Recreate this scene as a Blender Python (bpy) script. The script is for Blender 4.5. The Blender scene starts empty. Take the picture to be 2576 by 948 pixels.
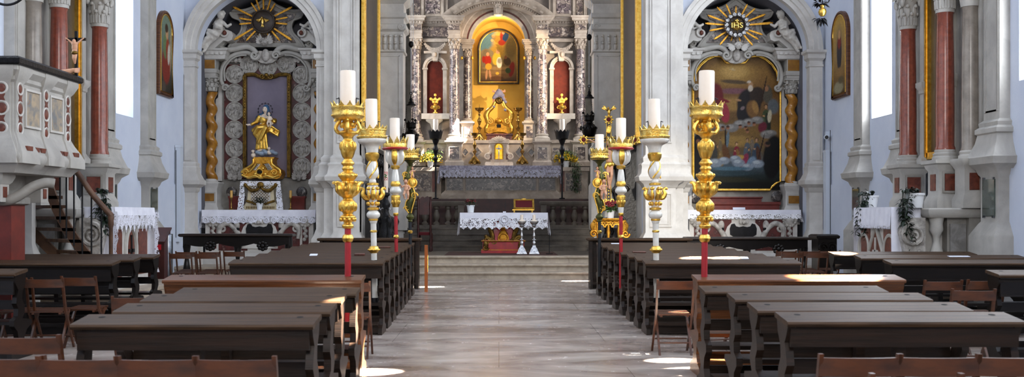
import bpy, bmesh, math, random
import numpy as np
from mathutils import Vector as V, Matrix, Euler
random.seed(11)
PI = math.pi
CX, CY, F, H = 1255.0, 540.0, 2600.0, 1.55      # vanishing point, focal length in pixels, eye height
def px(x, Y): return (x - CX) * Y / F
def pz(y, Y): return H + (CY - y) * Y / F
SC = bpy.context.scene
COL = SC.collection
def lin(c):
    if isinstance(c, str):
        c = tuple(int(c[i:i+2], 16) for i in (0, 2, 4))
    return tuple(((v/255)/12.92 if v/255 <= .04045 else ((v/255+.055)/1.055)**2.4) for v in c)
# ------------------------------------------------------------------ materials
MATS = {}
def _new(name):
    m = bpy.data.materials.new(name); m.use_nodes = True
    nt = m.node_tree; bs = nt.nodes['Principled BSDF']
    MATS[name] = m
    return m, nt, bs
def _coord(nt, stretch):
    tc = nt.nodes.new('ShaderNodeTexCoord'); mp = nt.nodes.new('ShaderNodeMapping')
    mp.inputs['Scale'].default_value = stretch
    nt.links.new(tc.outputs['Object'], mp.inputs['Vector'])
    return mp
def _noise(nt, mp, sc, det=5, rough=.6, dist=0):
    n = nt.nodes.new('ShaderNodeTexNoise')
    n.inputs['Scale'].default_value = sc; n.inputs['Detail'].default_value = det
    n.inputs['Roughness'].default_value = rough; n.inputs['Distortion'].default_value = dist
    nt.links.new(mp.outputs[0], n.inputs['Vector'])
    return n
def _ramp(nt, src, stops):
    r = nt.nodes.new('ShaderNodeValToRGB')
    e = r.color_ramp.elements
    while len(e) < len(stops): e.new(.5)
    for k, (p, c) in enumerate(stops):
        e[k].position = p; e[k].color = (*c, 1)
    nt.links.new(src, r.inputs['Fac'])
    return r
def M(name, c, c2=None, rough=.5, metal=0, scale=3, lo=.35, hi=.65, bump=0, bscale=30, stretch=(1,1,1), coat=0, dist=0, c3=None, emit=0, det=5, spec=.5):
    m, nt, bs = _new(name)
    c = lin(c); bs.inputs['Base Color'].default_value = (*c, 1)
    bs.inputs['Roughness'].default_value = rough; bs.inputs['Metallic'].default_value = metal
    bs.inputs['Specular IOR Level'].default_value = spec; bs.inputs['Coat Weight'].default_value = coat; bs.inputs['Coat Roughness'].default_value = .15
    mp = None
    if c2 is not None:
        mp = _coord(nt, stretch)
        n = _noise(nt, mp, scale, det, dist=dist)
        st = [(lo, c), (hi, lin(c2))]
        if c3 is not None: st.append((min(1, hi+.12), lin(c3)))
        r = _ramp(nt, n.outputs['Fac'], st)
        nt.links.new(r.outputs['Color'], bs.inputs['Base Color'])
    if bump:
        mp = mp or _coord(nt, stretch)
        n2 = _noise(nt, mp, bscale, 4)
        b = nt.nodes.new('ShaderNodeBump'); b.inputs['Strength'].default_value = bump; b.inputs['Distance'].default_value = .02
        nt.links.new(n2.outputs['Fac'], b.inputs['Height']); nt.links.new(b.outputs[0], bs.inputs['Normal'])
    if emit:
        bs.inputs['Emission Color'].default_value = (*c, 1); bs.inputs['Emission Strength'].default_value = emit
    return m
def breccia(name, stops, sc, vein, rough=.3, vw=.06):
    """broken marble: pale angular lumps between dark veins"""
    m, nt, bs = _new(name)
    mp = _coord(nt, (1,1,1)); n = _noise(nt, mp, sc*.8, 3)
    mx = nt.nodes.new('ShaderNodeMixRGB'); mx.blend_type = 'LINEAR_LIGHT'; mx.inputs[0].default_value = .12
    nt.links.new(mp.outputs[0], mx.inputs[1]); nt.links.new(n.outputs['Color'], mx.inputs[2])
    vo = nt.nodes.new('ShaderNodeTexVoronoi'); vo.inputs['Scale'].default_value = sc
    ve = nt.nodes.new('ShaderNodeTexVoronoi'); ve.feature = 'DISTANCE_TO_EDGE'; ve.inputs['Scale'].default_value = sc
    nt.links.new(mx.outputs[0], vo.inputs['Vector']); nt.links.new(mx.outputs[0], ve.inputs['Vector'])
    sep = nt.nodes.new('ShaderNodeSeparateColor'); nt.links.new(vo.outputs['Color'], sep.inputs[0])
    r = _ramp(nt, sep.outputs[0], [(p, lin(c)) for p, c in stops])
    er = _ramp(nt, ve.outputs['Distance'], [(vw*.3, (0,0,0)), (vw, (1,1,1))])
    m2 = nt.nodes.new('ShaderNodeMixRGB'); nt.links.new(er.outputs[0], m2.inputs[0])
    m2.inputs[1].default_value = (*lin(vein), 1); nt.links.new(r.outputs[0], m2.inputs[2])
    nt.links.new(m2.outputs[0], bs.inputs['Base Color']); bs.inputs['Roughness'].default_value = rough
    return m
def lace(name, c, sc=28, thr=.1, kind='F'):
    m, nt, bs = _new(name)
    bs.inputs['Base Color'].default_value = (*lin(c), 1); bs.inputs['Roughness'].default_value = .9
    mp = _coord(nt, (1, 1, 1))
    ve = nt.nodes.new('ShaderNodeTexVoronoi'); ve.feature = 'DISTANCE_TO_EDGE'; ve.inputs['Scale'].default_value = sc
    nt.links.new(mp.outputs[0], ve.inputs['Vector'])
    big = _noise(nt, mp, sc*.35, 2)
    ad = nt.nodes.new('ShaderNodeMath'); ad.operation = 'SUBTRACT'
    b2 = nt.nodes.new('ShaderNodeMath'); b2.operation = 'MULTIPLY_ADD'; b2.inputs[1].default_value = .9; b2.inputs[2].default_value = -.36
    nt.links.new(big.outputs['Fac'], b2.inputs[0])
    nt.links.new(ve.outputs['Distance'], ad.inputs[0]); nt.links.new(b2.outputs[0], ad.inputs[1])
    r = _ramp(nt, ad.outputs[0], [(thr, (1,1,1)), (thr+.03, (0,0,0))])
    nt.links.new(r.outputs[0], bs.inputs['Alpha'])
    return m
def paintmat(name, rough=.45):
    m, nt, bs = _new(name)
    a = nt.nodes.new('ShaderNodeVertexColor'); a.layer_name = 'Col'
    nt.links.new(a.outputs['Color'], bs.inputs['Base Color']); bs.inputs['Roughness'].default_value = rough; bs.inputs['Specular IOR Level'].default_value = .15
    return m
M('plaster', 'd0d6e2', 'c5ccdb', rough=.85, scale=1.2, bump=.12, bscale=40)
M('stone', 'b9b5ad', '98948d', rough=.6, scale=2.2, lo=.3, hi=.75, bump=.1, bscale=25, dist=.6)
M('stone_white', 'd0ccc5', 'b4afa8', rough=.5, scale=2.5, lo=.3, hi=.75, bump=.08, bscale=25, dist=.6)
M('stone_grey', 'a09b93', '7c776f', rough=.55, scale=2.4, lo=.3, hi=.7, bump=.1, bscale=25, dist=1)
M('stone_dark', '6a6156', '443d36', rough=.6, scale=3, lo=.3, hi=.7, bump=.15, bscale=20)
M('stone_step', 'b9ab98', '8f8272', rough=.5, scale=4, lo=.3, hi=.75, bump=.15, bscale=14, dist=1)
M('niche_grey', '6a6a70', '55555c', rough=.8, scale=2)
M('carved', 'b8b2aa', '79746e', rough=.55, scale=9, lo=.4, hi=.7, bump=.5, bscale=28)
M('statue_stone', 'd4cfc6', 'b0aaa2', rough=.5, scale=9, bump=.2, bscale=30)
M('relief', 'b2ada5', '8a857e', rough=.55, scale=14, lo=.42, hi=.62, bump=.5, bscale=22)
M('red_marble', '8c4632', '703526', rough=.28, scale=12, lo=.35, hi=.65, c3='985642', coat=.15)
M('red_panel', '763c2b', '522519', rough=.4, scale=12)
M('niche_red', '5c1e0e', '44150a', rough=.6, spec=.15, scale=4, c3='6c2a16')
M('dark_red_marble', '5a2420', '3a1614', rough=.35, scale=8, c3='a08078', lo=.4, hi=.62)
M('sanctuary_step', '42201a', '2e1612', rough=.5, scale=5)
M('altar_stone', 'b3a493', '86786a', rough=.55, scale=2.4, lo=.3, hi=.7, bump=.1, bscale=25, dist=1)
M('altar_stone_grey', '8c8074', '665c52', rough=.55, scale=2.4, lo=.3, hi=.7, bump=.1, bscale=25, dist=1)
M('altar_stone_pale', 'c4b8a8', '9c9082', rough=.5, scale=2.4, lo=.3, hi=.7, bump=.1, bscale=25, dist=1)
M('red_step', '73291f', '5b2019', rough=.45, scale=5)
M('grey_column', '90867a', '756b60', rough=.35, scale=5, coat=.2)
M('amber_marble', 'b8802e', '94601c', rough=.22, scale=5, c3='cc9a48', coat=.5, dist=1)
M('amber_panel', '9a6a22', '7c5216', rough=.35, scale=6)
M('yellow_plaster', 'e2b44e', 'd6a440', rough=.75, scale=2)
breccia('breccia', [(0,'bcaea2'),(.35,'8e7c76'),(.55,'5e5054'),(.8,'a89888'),(1,'463a3e')], 8, '2a2024', vw=.1)
breccia('breccia_small', [(0,'b4a698'),(.4,'8a7868'),(.7,'5c4e4a'),(1,'3c3030')], 10, '2c2224', vw=.09)
breccia('breccia_dark', [(0,'8a8078'),(.5,'5c5450'),(1,'3c3636')], 9, '1c1818', vw=.1)
M('gold', 'f4cc66', 'd49c38', rough=.33, metal=1, scale=14, lo=.35, hi=.7, bump=.25, bscale=40)
M('gold_leaf', 'e0a63c', '9a6218', rough=.42, metal=.85, scale=9, lo=.35, hi=.7, bump=.4, bscale=30)
M('gold_bright', 'fadd84', 'e0b04c', rough=.25, metal=1, scale=16, bump=.35, bscale=60)
M('gold_ray', 'e6ac3c', 'b87c1c', rough=.4, metal=.7, scale=20)
M('gold_old', '8a6a2c', '4a3614', rough=.4, metal=.8, scale=12, bump=.5, bscale=30)
M('brass', 'b08a4a', '6e5226', rough=.3, metal=1, scale=10)
M('silver', 'dcdcdc', 'a0a0a4', rough=.25, metal=.9, scale=20, bump=.4, bscale=60)
M('iron', '17161a', '0c0b0d', rough=.45, metal=.4, scale=10)
M('iron_carved', '131216', '060607', rough=.4, metal=.3, scale=14, bump=.8, bscale=30)
M('white_enamel', 'dcdad2', 'c8c4ba', rough=.25, scale=8, coat=.5)
M('red_paint', 'b01c24', '8e141c', rough=.35, scale=6, coat=.3)
M('black_paint', '14171c', rough=.35)
M('green_gold', '5c5a28', '34391c', rough=.35, metal=.6, scale=9, c3='b08a34')
M('wax', 'f4e6d6', 'ecdcc8', rough=.5, scale=3)
M('wax_yellow', 'd0a050', rough=.5)
M('skin', 'd9a684', 'c48d6c', rough=.5, scale=8)
M('skin_pale', 'e0cdb8', rough=.5)
M('blue_cloth', '2f5d84', '234a6c', rough=.6, scale=6)
M('cloud_blue', '9aa9b4', '7c8ba0', rough=.6, scale=5)
M('cloud_violet', '8c8ba6', '75748f', rough=.6, scale=8)
M('mauve_panel', '7f7684', '746b7a', rough=.8, scale=2)
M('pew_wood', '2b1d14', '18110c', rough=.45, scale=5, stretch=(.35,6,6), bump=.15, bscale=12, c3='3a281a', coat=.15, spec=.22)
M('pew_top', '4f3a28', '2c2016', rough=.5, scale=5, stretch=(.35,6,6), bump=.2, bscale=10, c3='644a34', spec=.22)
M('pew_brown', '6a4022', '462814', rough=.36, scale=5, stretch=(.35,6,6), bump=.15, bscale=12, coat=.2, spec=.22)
M('black_wood', '17110e', '0c0908', rough=.35, scale=5, stretch=(.4,5,5), coat=.2, spec=.22)
M('chair_wood', '52290d', '351908', rough=.45, scale=5, stretch=(1,1,3), coat=.15)
M('stair_wood', '6a4a34', '432c1e', rough=.5, scale=4, stretch=(1,4,1), bump=.15, bscale=12)
M('stall_wood', '1d1613', '0e0a09', rough=.4, scale=6, bump=.3, bscale=14)
M('lectern_wood', '6b4a1a', '4a300e', rough=.4, scale=6)
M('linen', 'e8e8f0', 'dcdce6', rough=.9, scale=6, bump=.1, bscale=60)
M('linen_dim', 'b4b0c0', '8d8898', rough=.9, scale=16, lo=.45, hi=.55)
lace('lace', 'f0f0f6', 26, .12)
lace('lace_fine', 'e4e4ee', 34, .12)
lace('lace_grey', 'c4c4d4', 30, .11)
M('pot_white', 'e6e8ea', rough=.35)
M('leaf', '2f4a20', '1c3014', rough=.5, scale=20)
M('leaf_dark', '1d2b18', '101a10', rough=.45, scale=20)
M('leaf_bright', '4f7a2c', '2f541c', rough=.5, scale=20)
M('mimosa', 'e8c020', 'c89a10', rough=.7, scale=30)
M('flower_red', '8e1c24', '5c1018', rough=.6, scale=30)
M('flower_pink', '7c4a50', rough=.6)
M('canvas_dark', '3e3026', '2a2019', rough=.5, scale=2.5, c3='6a5138', lo=.4, hi=.6, dist=1)
M('canvas_grey', '574a42', '423832', rough=.5, scale=3, stretch=(1,4,.6), c3='665a50')
M('glass_pic', '54605a', '2f3833', rough=.08, scale=7, c3='7c5a44', stretch=(2,2,1), coat=1)
M('velvet', '5c1018', rough=.9)
M('book_leather', '7a2016', rough=.5)
M('white_paper', 'dfe4f4', rough=.7)
M('paper_dark', '3a2420', '6a3a30', rough=.4, scale=20)
M('conduit', 'c9d0da', rough=.4)
M('chrome', '9aa0a8', '5c626c', rough=.2, metal=1, scale=3)
M('box_red', '4a1d18', '33120f', rough=.4, scale=6)
M('bright_red', 'c01828', rough=.4)
M('inlay_scene', 'b09c80', '6e7478', rough=.4, scale=6, c3='a07038', dist=1)
M('marble_grey', '8f8c88', '6c6864', rough=.35, scale=4, dist=1.5)
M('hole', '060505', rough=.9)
M('pendant_dark', '1a1718', '0c0a0b', rough=.3, metal=.7, scale=16, bump=.5, bscale=30)
M('cream', 'd9ccab', 'c8b994', rough=.45, scale=6)
M('tab_marble', 'e6d3bd', 'd4b99c', rough=.4, scale=9, dist=1)
M('tab_gold', 'f0b428', 'd89414', rough=.3, metal=.7, scale=6)
M('rug', '4a2420', '3c2a20', rough=.95, scale=14, c3='6a5848')
M('orange_lit_wood', 'b8611c', '8a4210', rough=.35, scale=6, stretch=(1,1,.4), coat=.3)  # orange light put into the wood colour of the upright board
for nm in ('paint_saints','paint_niche','paint_saint_l','paint_saint_r'): paintmat(nm)
def glass(name, c, s):
    m, nt, bs = _new(name)
    bs.inputs['Base Color'].default_value = (0,0,0,1)
    bs.inputs['Emission Color'].default_value = (*lin(c), 1); bs.inputs['Emission Strength'].default_value = s
glass('daylight', 'eef4ff', 7)
glass('daylight_soft', 'bcd8ff', .55)
glass('lamp_glow', 'ffd890', 6)
def floor_mat():
    m, nt, bs = _new('floor_marble')
    mp = _coord(nt, (1,1,1))
    mp2 = _coord(nt, (.5,1.3,1)); n = _noise(nt, mp2, .8, 6, .55, 1.5)
    r = _ramp(nt, n.outputs['Fac'], [(.3, lin('705f53')), (.48, lin('a0928a')), (.7, lin('c6bcb2'))])
    br = nt.nodes.new('ShaderNodeTexBrick'); br.inputs['Scale'].default_value = 1
    br.inputs['Brick Width'].default_value = 2.6; br.inputs['Row Height'].default_value = 2.1; br.inputs['Mortar Size'].default_value = .005
    br.offset = .5
    for k in (1,2): br.inputs[k].default_value = (1,1,1,1)
    br.inputs['Color2'].default_value = (.9,.9,.9,1); br.inputs['Mortar'].default_value = (.45,.43,.4,1)
    nt.links.new(mp.outputs[0], br.inputs['Vector'])
    mx = nt.nodes.new('ShaderNodeMixRGB'); mx.blend_type = 'MULTIPLY'; mx.inputs[0].default_value = .8
    nt.links.new(r.outputs[0], mx.inputs[1]); nt.links.new(br.outputs['Color'], mx.inputs[2])
    nt.links.new(mx.outputs[0], bs.inputs['Base Color'])
    n2 = _noise(nt, mp, 3, 5); rr = _ramp(nt, n2.outputs['Fac'], [(.3, (.12,.12,.12)), (.7, (.3,.3,.3))])
    nt.links.new(rr.outputs[0], bs.inputs['Roughness'])
    n3 = _noise(nt, mp, 5, 3); b = nt.nodes.new('ShaderNodeBump'); b.inputs['Strength'].default_value = .1; b.inputs['Distance'].default_value = .02
    nt.links.new(n3.outputs['Fac'], b.inputs['Height']); nt.links.new(b.outputs[0], bs.inputs['Normal'])
floor_mat()
# ------------------------------------------------------------------ mesh builder
class B:
    def __init__(s): s.bm = bmesh.new()
    def face(s, vs):
        try: s.bm.faces.new(vs)
        except ValueError: pass
    def box(s, x0, x1, y0, y1, z0, z1):
        v = [s.bm.verts.new(p) for p in ((x0,y0,z0),(x1,y0,z0),(x1,y1,z0),(x0,y1,z0),(x0,y0,z1),(x1,y0,z1),(x1,y1,z1),(x0,y1,z1))]
        for f in ((0,1,2,3),(4,5,6,7),(0,1,5,4),(1,2,6,5),(2,3,7,6),(3,0,4,7)): s.face([v[i] for i in f])
        return s
    def pbox(s, xa, xb, ya, yb, Y, d):
        """a box whose front face, at depth Y, spans pixels xa..xb, ya..yb"""
        return s.box(px(xa,Y), px(xb,Y), Y, Y+d, pz(yb,Y), pz(ya,Y))
    def obox(s, c, sz, rot=(0,0,0)):
        R = Euler(rot).to_matrix(); c = V(c)
        v = [s.bm.verts.new(c + R @ V((a*sz[0]/2, b*sz[1]/2, d*sz[2]/2))) for d in (-1,1) for a,b in ((-1,-1),(1,-1),(1,1),(-1,1))]
        for f in ((0,1,2,3),(4,5,6,7),(0,1,5,4),(1,2,6,5),(2,3,7,6),(3,0,4,7)): s.face([v[i] for i in f])
        return s
    def rl(s, x0, x1, y0, y1, prof):
        """moulded block: rectangle grown by each profile outset, stacked by height"""
        rings = []
        for o, z in prof:
            rings.append([s.bm.verts.new(p) for p in ((x0-o,y0-o,z),(x1+o,y0-o,z),(x1+o,y1+o,z),(x0-o,y1+o,z))])
        for a, b in zip(rings, rings[1:]):
            for k in range(4): s.face([a[k], a[(k+1)%4], b[(k+1)%4], b[k]])
        s.face(rings[0]); s.face(rings[-1]); return s
    def slathe(s, prof, c=(0,0,0), n=20, sub=4):
        out = []
        for i in range(len(prof)-1):
            p0, p1, p2, p3 = prof[max(i-1,0)], prof[i], prof[i+1], prof[min(i+2,len(prof)-1)]
            for j in range(sub):
                t = j/sub; q = []
                for a, b, d, e in zip(p0, p1, p2, p3):
                    q.append(.5*(2*b+(d-a)*t+(2*a-5*b+4*d-e)*t*t+(3*b-a-3*d+e)*t**3))
                out.append((max(q[0], .001), min(max(q[1], min(p1[1],p2[1])), max(p1[1],p2[1]))))
        return s.lathe(out+[prof[-1]], c, n)
    def lathe(s, prof, c=(0,0,0), n=20, off=None, sq=1):
        rings = []
        for r, z in prof:
            ox, oy = off(z) if off else (0,0)
            rings.append([s.bm.verts.new((c[0]+ox+r*math.cos(2*PI*k/n), c[1]+oy+r*sq*math.sin(2*PI*k/n), c[2]+z)) for k in range(n)])
        for a, b in zip(rings, rings[1:]):
            for k in range(n): s.face([a[k], a[(k+1)%n], b[(k+1)%n], b[k]])
        s.face(rings[0]); s.face(rings[-1]); return s
    def cone(s, p0, p1, r0, r1=None, n=10):
        return s.tube([p0, p1], [r0, r0 if r1 is None else r1], n)
    def tube(s, pts, r, n=8, closed=False, flat=1):
        pts = [V(p) for p in pts]; m = len(pts)
        rr = list(r) if isinstance(r, (list, tuple)) else [r]*m
        if 4 <= m <= 14 and not closed:                      # round the run of the curve between its points
            P2, R2 = [], []
            for i in range(m-1):
                q = [pts[max(i-1,0)], pts[i], pts[i+1], pts[min(i+2,m-1)]]
                for j in range(4):
                    t = j/4; P2.append(.5*(2*q[1]+(q[2]-q[0])*t+(2*q[0]-5*q[1]+4*q[2]-q[3])*t*t+(3*q[1]-q[0]-3*q[2]+q[3])*t**3)); R2.append(rr[i]*(1-t)+rr[i+1]*t)
            pts, rr = P2+[pts[-1]], R2+[rr[-1]]; m = len(pts)
        rings = []; up = None
        for i, p in enumerate(pts):
            if closed: d = pts[(i+1)%m] - pts[i-1]
            else: d = pts[min(i+1,m-1)] - pts[max(i-1,0)]
            if d.length < 1e-9: d = V((0,0,1))
            d.normalize()
            if up is None: up = V((0,1,0)) if abs(d.y) < .9 else V((0,0,1))
            a = d.cross(up)
            if a.length < 1e-6: a = d.cross(V((1,0,0)))
            a.normalize(); b = a.cross(d); up = b
            rings.append([s.bm.verts.new(p + (a*math.cos(2*PI*k/n) + b*math.sin(2*PI*k/n)*flat)*rr[i]) for k in range(n)])
        for i in range(m if closed else m-1):
            a, b = rings[i], rings[(i+1)%m]
            for k in range(n): s.face([a[k], a[(k+1)%n], b[(k+1)%n], b[k]])
        if not closed: s.face(rings[0]); s.face(rings[-1])
        return s
    def prism(s, poly, plane, d0, d1):
        def P(a, b, d): return (a,d,b) if plane == 'xz' else (d,a,b) if plane == 'yz' else (a,b,d)
        A = [s.bm.verts.new(P(a,b,d0)) for a,b in poly]; Bv = [s.bm.verts.new(P(a,b,d1)) for a,b in poly]
        n = len(poly)
        for k in range(n): s.face([A[k], A[(k+1)%n], Bv[(k+1)%n], Bv[k]])
        s.face(A); s.face(Bv); return s
    def ppoly(s, pts, Y, d):
        """a flat-fronted solid with its outline in pixels on the plane at depth Y"""
        return s.prism([(px(a,Y), pz(b,Y)) for a,b in pts], 'xz', Y, Y+d)
    def ell(s, c, r, nu=14, nv=9, rot=(0,0,0)):
        R = Euler(rot).to_matrix(); c = V(c)
        if not isinstance(r, (list, tuple)): r = (r,r,r)
        rings = []
        for j in range(1, nv):
            t = PI*j/nv
            rings.append([s.bm.verts.new(c + R @ V((r[0]*math.sin(t)*math.cos(2*PI*k/nu), r[1]*math.sin(t)*math.sin(2*PI*k/nu), r[2]*math.cos(t)))) for k in range(nu)])
        top = s.bm.verts.new(c + R @ V((0,0,r[2]))); bot = s.bm.verts.new(c - R @ V((0,0,r[2])))
        for a, b in zip(rings, rings[1:]):
            for k in range(nu): s.face([a[k], a[(k+1)%nu], b[(k+1)%nu], b[k]])
        for k in range(nu):
            s.face([top, rings[0][k], rings[0][(k+1)%nu]]); s.face([bot, rings[-1][(k+1)%nu], rings[-1][k]])
        return s
    def torus(s, c, R, r, axis='y', n=24, m=8, sx=1):
        pts = []
        for k in range(n):
            a = 2*PI*k/n; u, w = R*math.cos(a)*sx, R*math.sin(a)
            pts.append((c[0]+u, c[1], c[2]+w) if axis == 'y' else (c[0], c[1]+u, c[2]+w) if axis == 'x' else (c[0]+u, c[1]+w, c[2]))
        return s.tube(pts, r, m, True)
    def arch(s, cx, cz, prof, a0=0, a1=PI, n=32):
        """closed section of (radius, y) swept round the y axis through (cx, cz)"""
        rings = []
        for k in range(n+1):
            a = a0 + (a1-a0)*k/n
            rings.append([s.bm.verts.new((cx + r*math.cos(a), y, cz + r*math.sin(a))) for r, y in prof])
        m = len(prof)
        for a, b in zip(rings, rings[1:]):
            for k in range(m): s.face([a[k], a[(k+1)%m], b[(k+1)%m], b[k]])
        s.face(rings[0]); s.face(rings[-1]); return s
    def spiral(s, c, R, r, turns=2, a0=0, dirn=1, plane='xz', n=28, r1=None):
        pts = []; rr = []
        for k in range(n+1):
            t = k/n; a = a0 + dirn*2*PI*turns*t; q = R*(1-t*.88)
            u, w = q*math.cos(a), q*math.sin(a)
            pts.append((c[0]+u, c[1], c[2]+w) if plane == 'xz' else (c[0], c[1]+u, c[2]+w)); rr.append(r*(1-.55*t))
        return s.tube(pts, rr, 6)
    def grid(s, rows, thick=None):
        """rows of points joined into a sheet (given a thickness along y when asked)"""
        vs = [[s.bm.verts.new(p) for p in row] for row in rows]
        for a, b in zip(vs, vs[1:]):
            for k in range(len(a)-1): s.face([a[k], a[k+1], b[k+1], b[k]])
        return s
    def leaf(s, p, d, l, w, droop=.3):
        p = V(p); d = V(d).normalized(); sd = d.cross(V((0,0,1)))
        if sd.length < .01: sd = V((1,0,0))
        sd.normalize(); m = p + d*l*.5 + V((0,0,.02*l)); e = p + d*l - V((0,0,droop*l))
        a, b, c1, c2 = (s.bm.verts.new(q) for q in (p, e, m+sd*w/2, m-sd*w/2))
        mm = s.bm.verts.new(m + V((0,0,-.12*w)))
        s.face([a,c1,mm]); s.face([a,mm,c2]); s.face([c1,b,mm]); s.face([mm,b,c2]); return s
    def mesh(s, name, off=(0,0,0), ang=38):
        bmesh.ops.recalc_face_normals(s.bm, faces=s.bm.faces)
        if off != (0,0,0): bmesh.ops.translate(s.bm, verts=s.bm.verts, vec=-V(off))
        for f in s.bm.faces: f.smooth = True
        lim = math.radians(ang)
        for e in s.bm.edges:
            if len(e.link_faces) == 2 and e.calc_face_angle(0) > lim: e.smooth = False
        me = bpy.data.meshes.new(name); s.bm.to_mesh(me); s.bm.free(); return me
def wloc(o):
    p = V((0,0,0))
    while o: p = p + V(o.location); o = o.parent
    return p
def tag(o, label=None, cat=None, group=None, kind=None):
    if label: o['label'] = label
    if cat: o['category'] = cat
    if group: o['group'] = group
    if kind: o['kind'] = kind
    return o
def O(name, b, mat, parent=None, label=None, cat=None, group=None, kind=None, base=None, ang=38):
    """link a builder as ONE mesh object; its points are world points"""
    off = wloc(parent) if parent else V(base or (0,0,0))
    me = b.mesh(name, tuple(off), ang) if isinstance(b, B) else b
    o = bpy.data.objects.new(name, me); COL.objects.link(o)
    o.parent = parent
    if base and not parent: o.location = base
    if mat: me.materials.append(MATS[mat])
    return tag(o, label, cat, group, kind)
def T(name, loc, label=None, cat=None, group=None, rz=0):
    o = bpy.data.objects.new(name, None); COL.objects.link(o); o.location = loc; o.rotation_euler = (0,0,rz)
    o.empty_display_size = .1
    return tag(o, label, cat, group)
def S(name, b, mat): return O(name, b, mat, kind='structure')
def dup(root, loc, rz=None, label=None, group=None, mirror=False, scale=None):
    def cp(o, par):
        c = o.copy(); COL.objects.link(c); c.parent = par
        for ch in KIDS(o): cp(ch, c)
        return c
    r = cp(root, None); r.location = loc
    if rz is not None: r.rotation_euler = (0,0,rz)
    if scale: r.scale = scale
    if label: r['label'] = label
    if group: r['group'] = group
    return r
def KIDS(o): return [c for c in bpy.data.objects if c.parent == o]
def blob(prims, vox, smooth=4):
    """one continuous carved surface grown from tapered limbs and ellipsoids"""
    b = B()
    for p in prims:
        if len(p) >= 4 and isinstance(p[1], (int, float)) and isinstance(p[2], tuple):      # capsule p0,r0,p1,r1
            p0, r0, p1, r1 = p[:4]
            b.cone(p0, p1, r0, r1, 10); b.ell(p0, r0, 10, 7); b.ell(p1, r1, 10, 7)
        else:
            b.ell(p[0], p[1], 14, 9, p[2] if len(p) > 2 else (0,0,0))
    me = b.mesh('tmp')
    o = bpy.data.objects.new('tmp', me); COL.objects.link(o)
    r = o.modifiers.new('r', 'REMESH'); r.mode = 'VOXEL'; r.voxel_size = vox
    sm = o.modifiers.new('s', 'SMOOTH'); sm.iterations = smooth; sm.factor = .5
    dg = bpy.context.evaluated_depsgraph_get()
    out = bpy.data.meshes.new_from_object(o.evaluated_get(dg))
    bpy.data.objects.remove(o)
    for p in out.polygons: p.use_smooth = True
    return out
def shift_mesh(me, f):
    for v in me.vertices: v.co = f(v.co)
    return me
def OB(name, prims, vox, mat, parent=None, smooth=3, **k):
    me = blob(prims, vox, smooth); off = wloc(parent) if parent else V(k.get('base') or (0,0,0))
    me.transform(Matrix.Translation(-off)); me.name = name
    return O(name, me, mat, parent, **k)
def text_mesh(txt, size, depth, font=None):
    cu = bpy.data.curves.new('t', 'FONT'); cu.body = txt; cu.size = size; cu.extrude = depth; cu.align_x = 'CENTER'; cu.align_y = 'CENTER'
    o = bpy.data.objects.new('t', cu); COL.objects.link(o)
    me = bpy.data.meshes.new_from_object(o.evaluated_get(bpy.context.evaluated_depsgraph_get()))
    bpy.data.objects.remove(o); return me
# ================================================================== THE ROOM
XL, XR, YF, ZC = -7.8, 8.08, 25.7, 11.0
S('floor', B().box(XL-.4, XR+.4, -3.4, 26.5, -.2, 0), 'floor_marble')
b = B(); b.box(-9, 9, -3.6, 27.5, ZC, ZC+.3); S('ceiling', b, 'plaster')
# rear wall with a big round-headed window behind the photographer, unseen and added for fill light
b = B(); b.box(XL-.4, -1.6, -3.53, -3.1, 0, ZC); b.box(1.6, XR+.4, -3.53, -3.1, 0, ZC); b.box(-1.6, 1.6, -3.53, -3.1, 0, 5); b.box(-1.6, 1.6, -3.53, -3.1, 9.5, ZC); S('wall_rear', b, 'plaster')
S('window_1', B().box(-1.6, 1.6, -3.35, -3.3, 5, 9.5), 'daylight_soft')
def side_wall(x0, x1, wins):
    """wall slab between x0 and x1 with rectangular openings (y0, y1, z0, z1)"""
    b = B(); ys = sorted({-3.53, 27.4} | {w[k] for w in wins for k in (0, 1)})
    for ya, yb in zip(ys, ys[1:]):
        cuts = sorted((w[2], w[3]) for w in wins if w[0] <= ya and w[1] >= yb)
        z = 0
        for a, c in cuts:
            b.box(x0, x1, ya, yb, z, a); z = c
        b.box(x0, x1, ya, yb, z, ZC)
    return b
WL = [(21.05, 22.05, 3.62, 7.4), (14.9, 16.0, 3.62, 7.4), (9.0, 10.1, 3.62, 7.4), (6.5, 9.5, 8.2, 10.4), (12.5, 15.5, 8.2, 10.4), (18.5, 21.5, 8.2, 10.4)]  # last three here and below: unseen clerestory openings added for fill light
WR = [(21.25, 22.4, 3.63, 7.4), (14.95, 16.05, 3.63, 7.4), (9.0, 10.1, 3.63, 7.4), (6.5, 9.5, 8.2, 10.4), (12.5, 15.5, 8.2, 10.4), (18.5, 21.5, 8.2, 10.4)]
S('wall_left', side_wall(XL-.75, XL, WL), 'plaster')
S('wall_right', side_wall(XR, XR+.4, WR), 'plaster')
# glazing: deep reveals on the left, almost flush panes on the sunny right
n = 4
for w in WL:
    o = S('window_%d' % n, B().box(XL-.72, XL-.68, w[0], w[1], w[2], w[3]), 'daylight_soft'); n += 1
for i, w in enumerate(WR):
    o = S('window_%d' % n, B().box(XR+.08, XR+.12, w[0], w[1], w[2], w[3]), 'daylight'); n += 1
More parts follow.
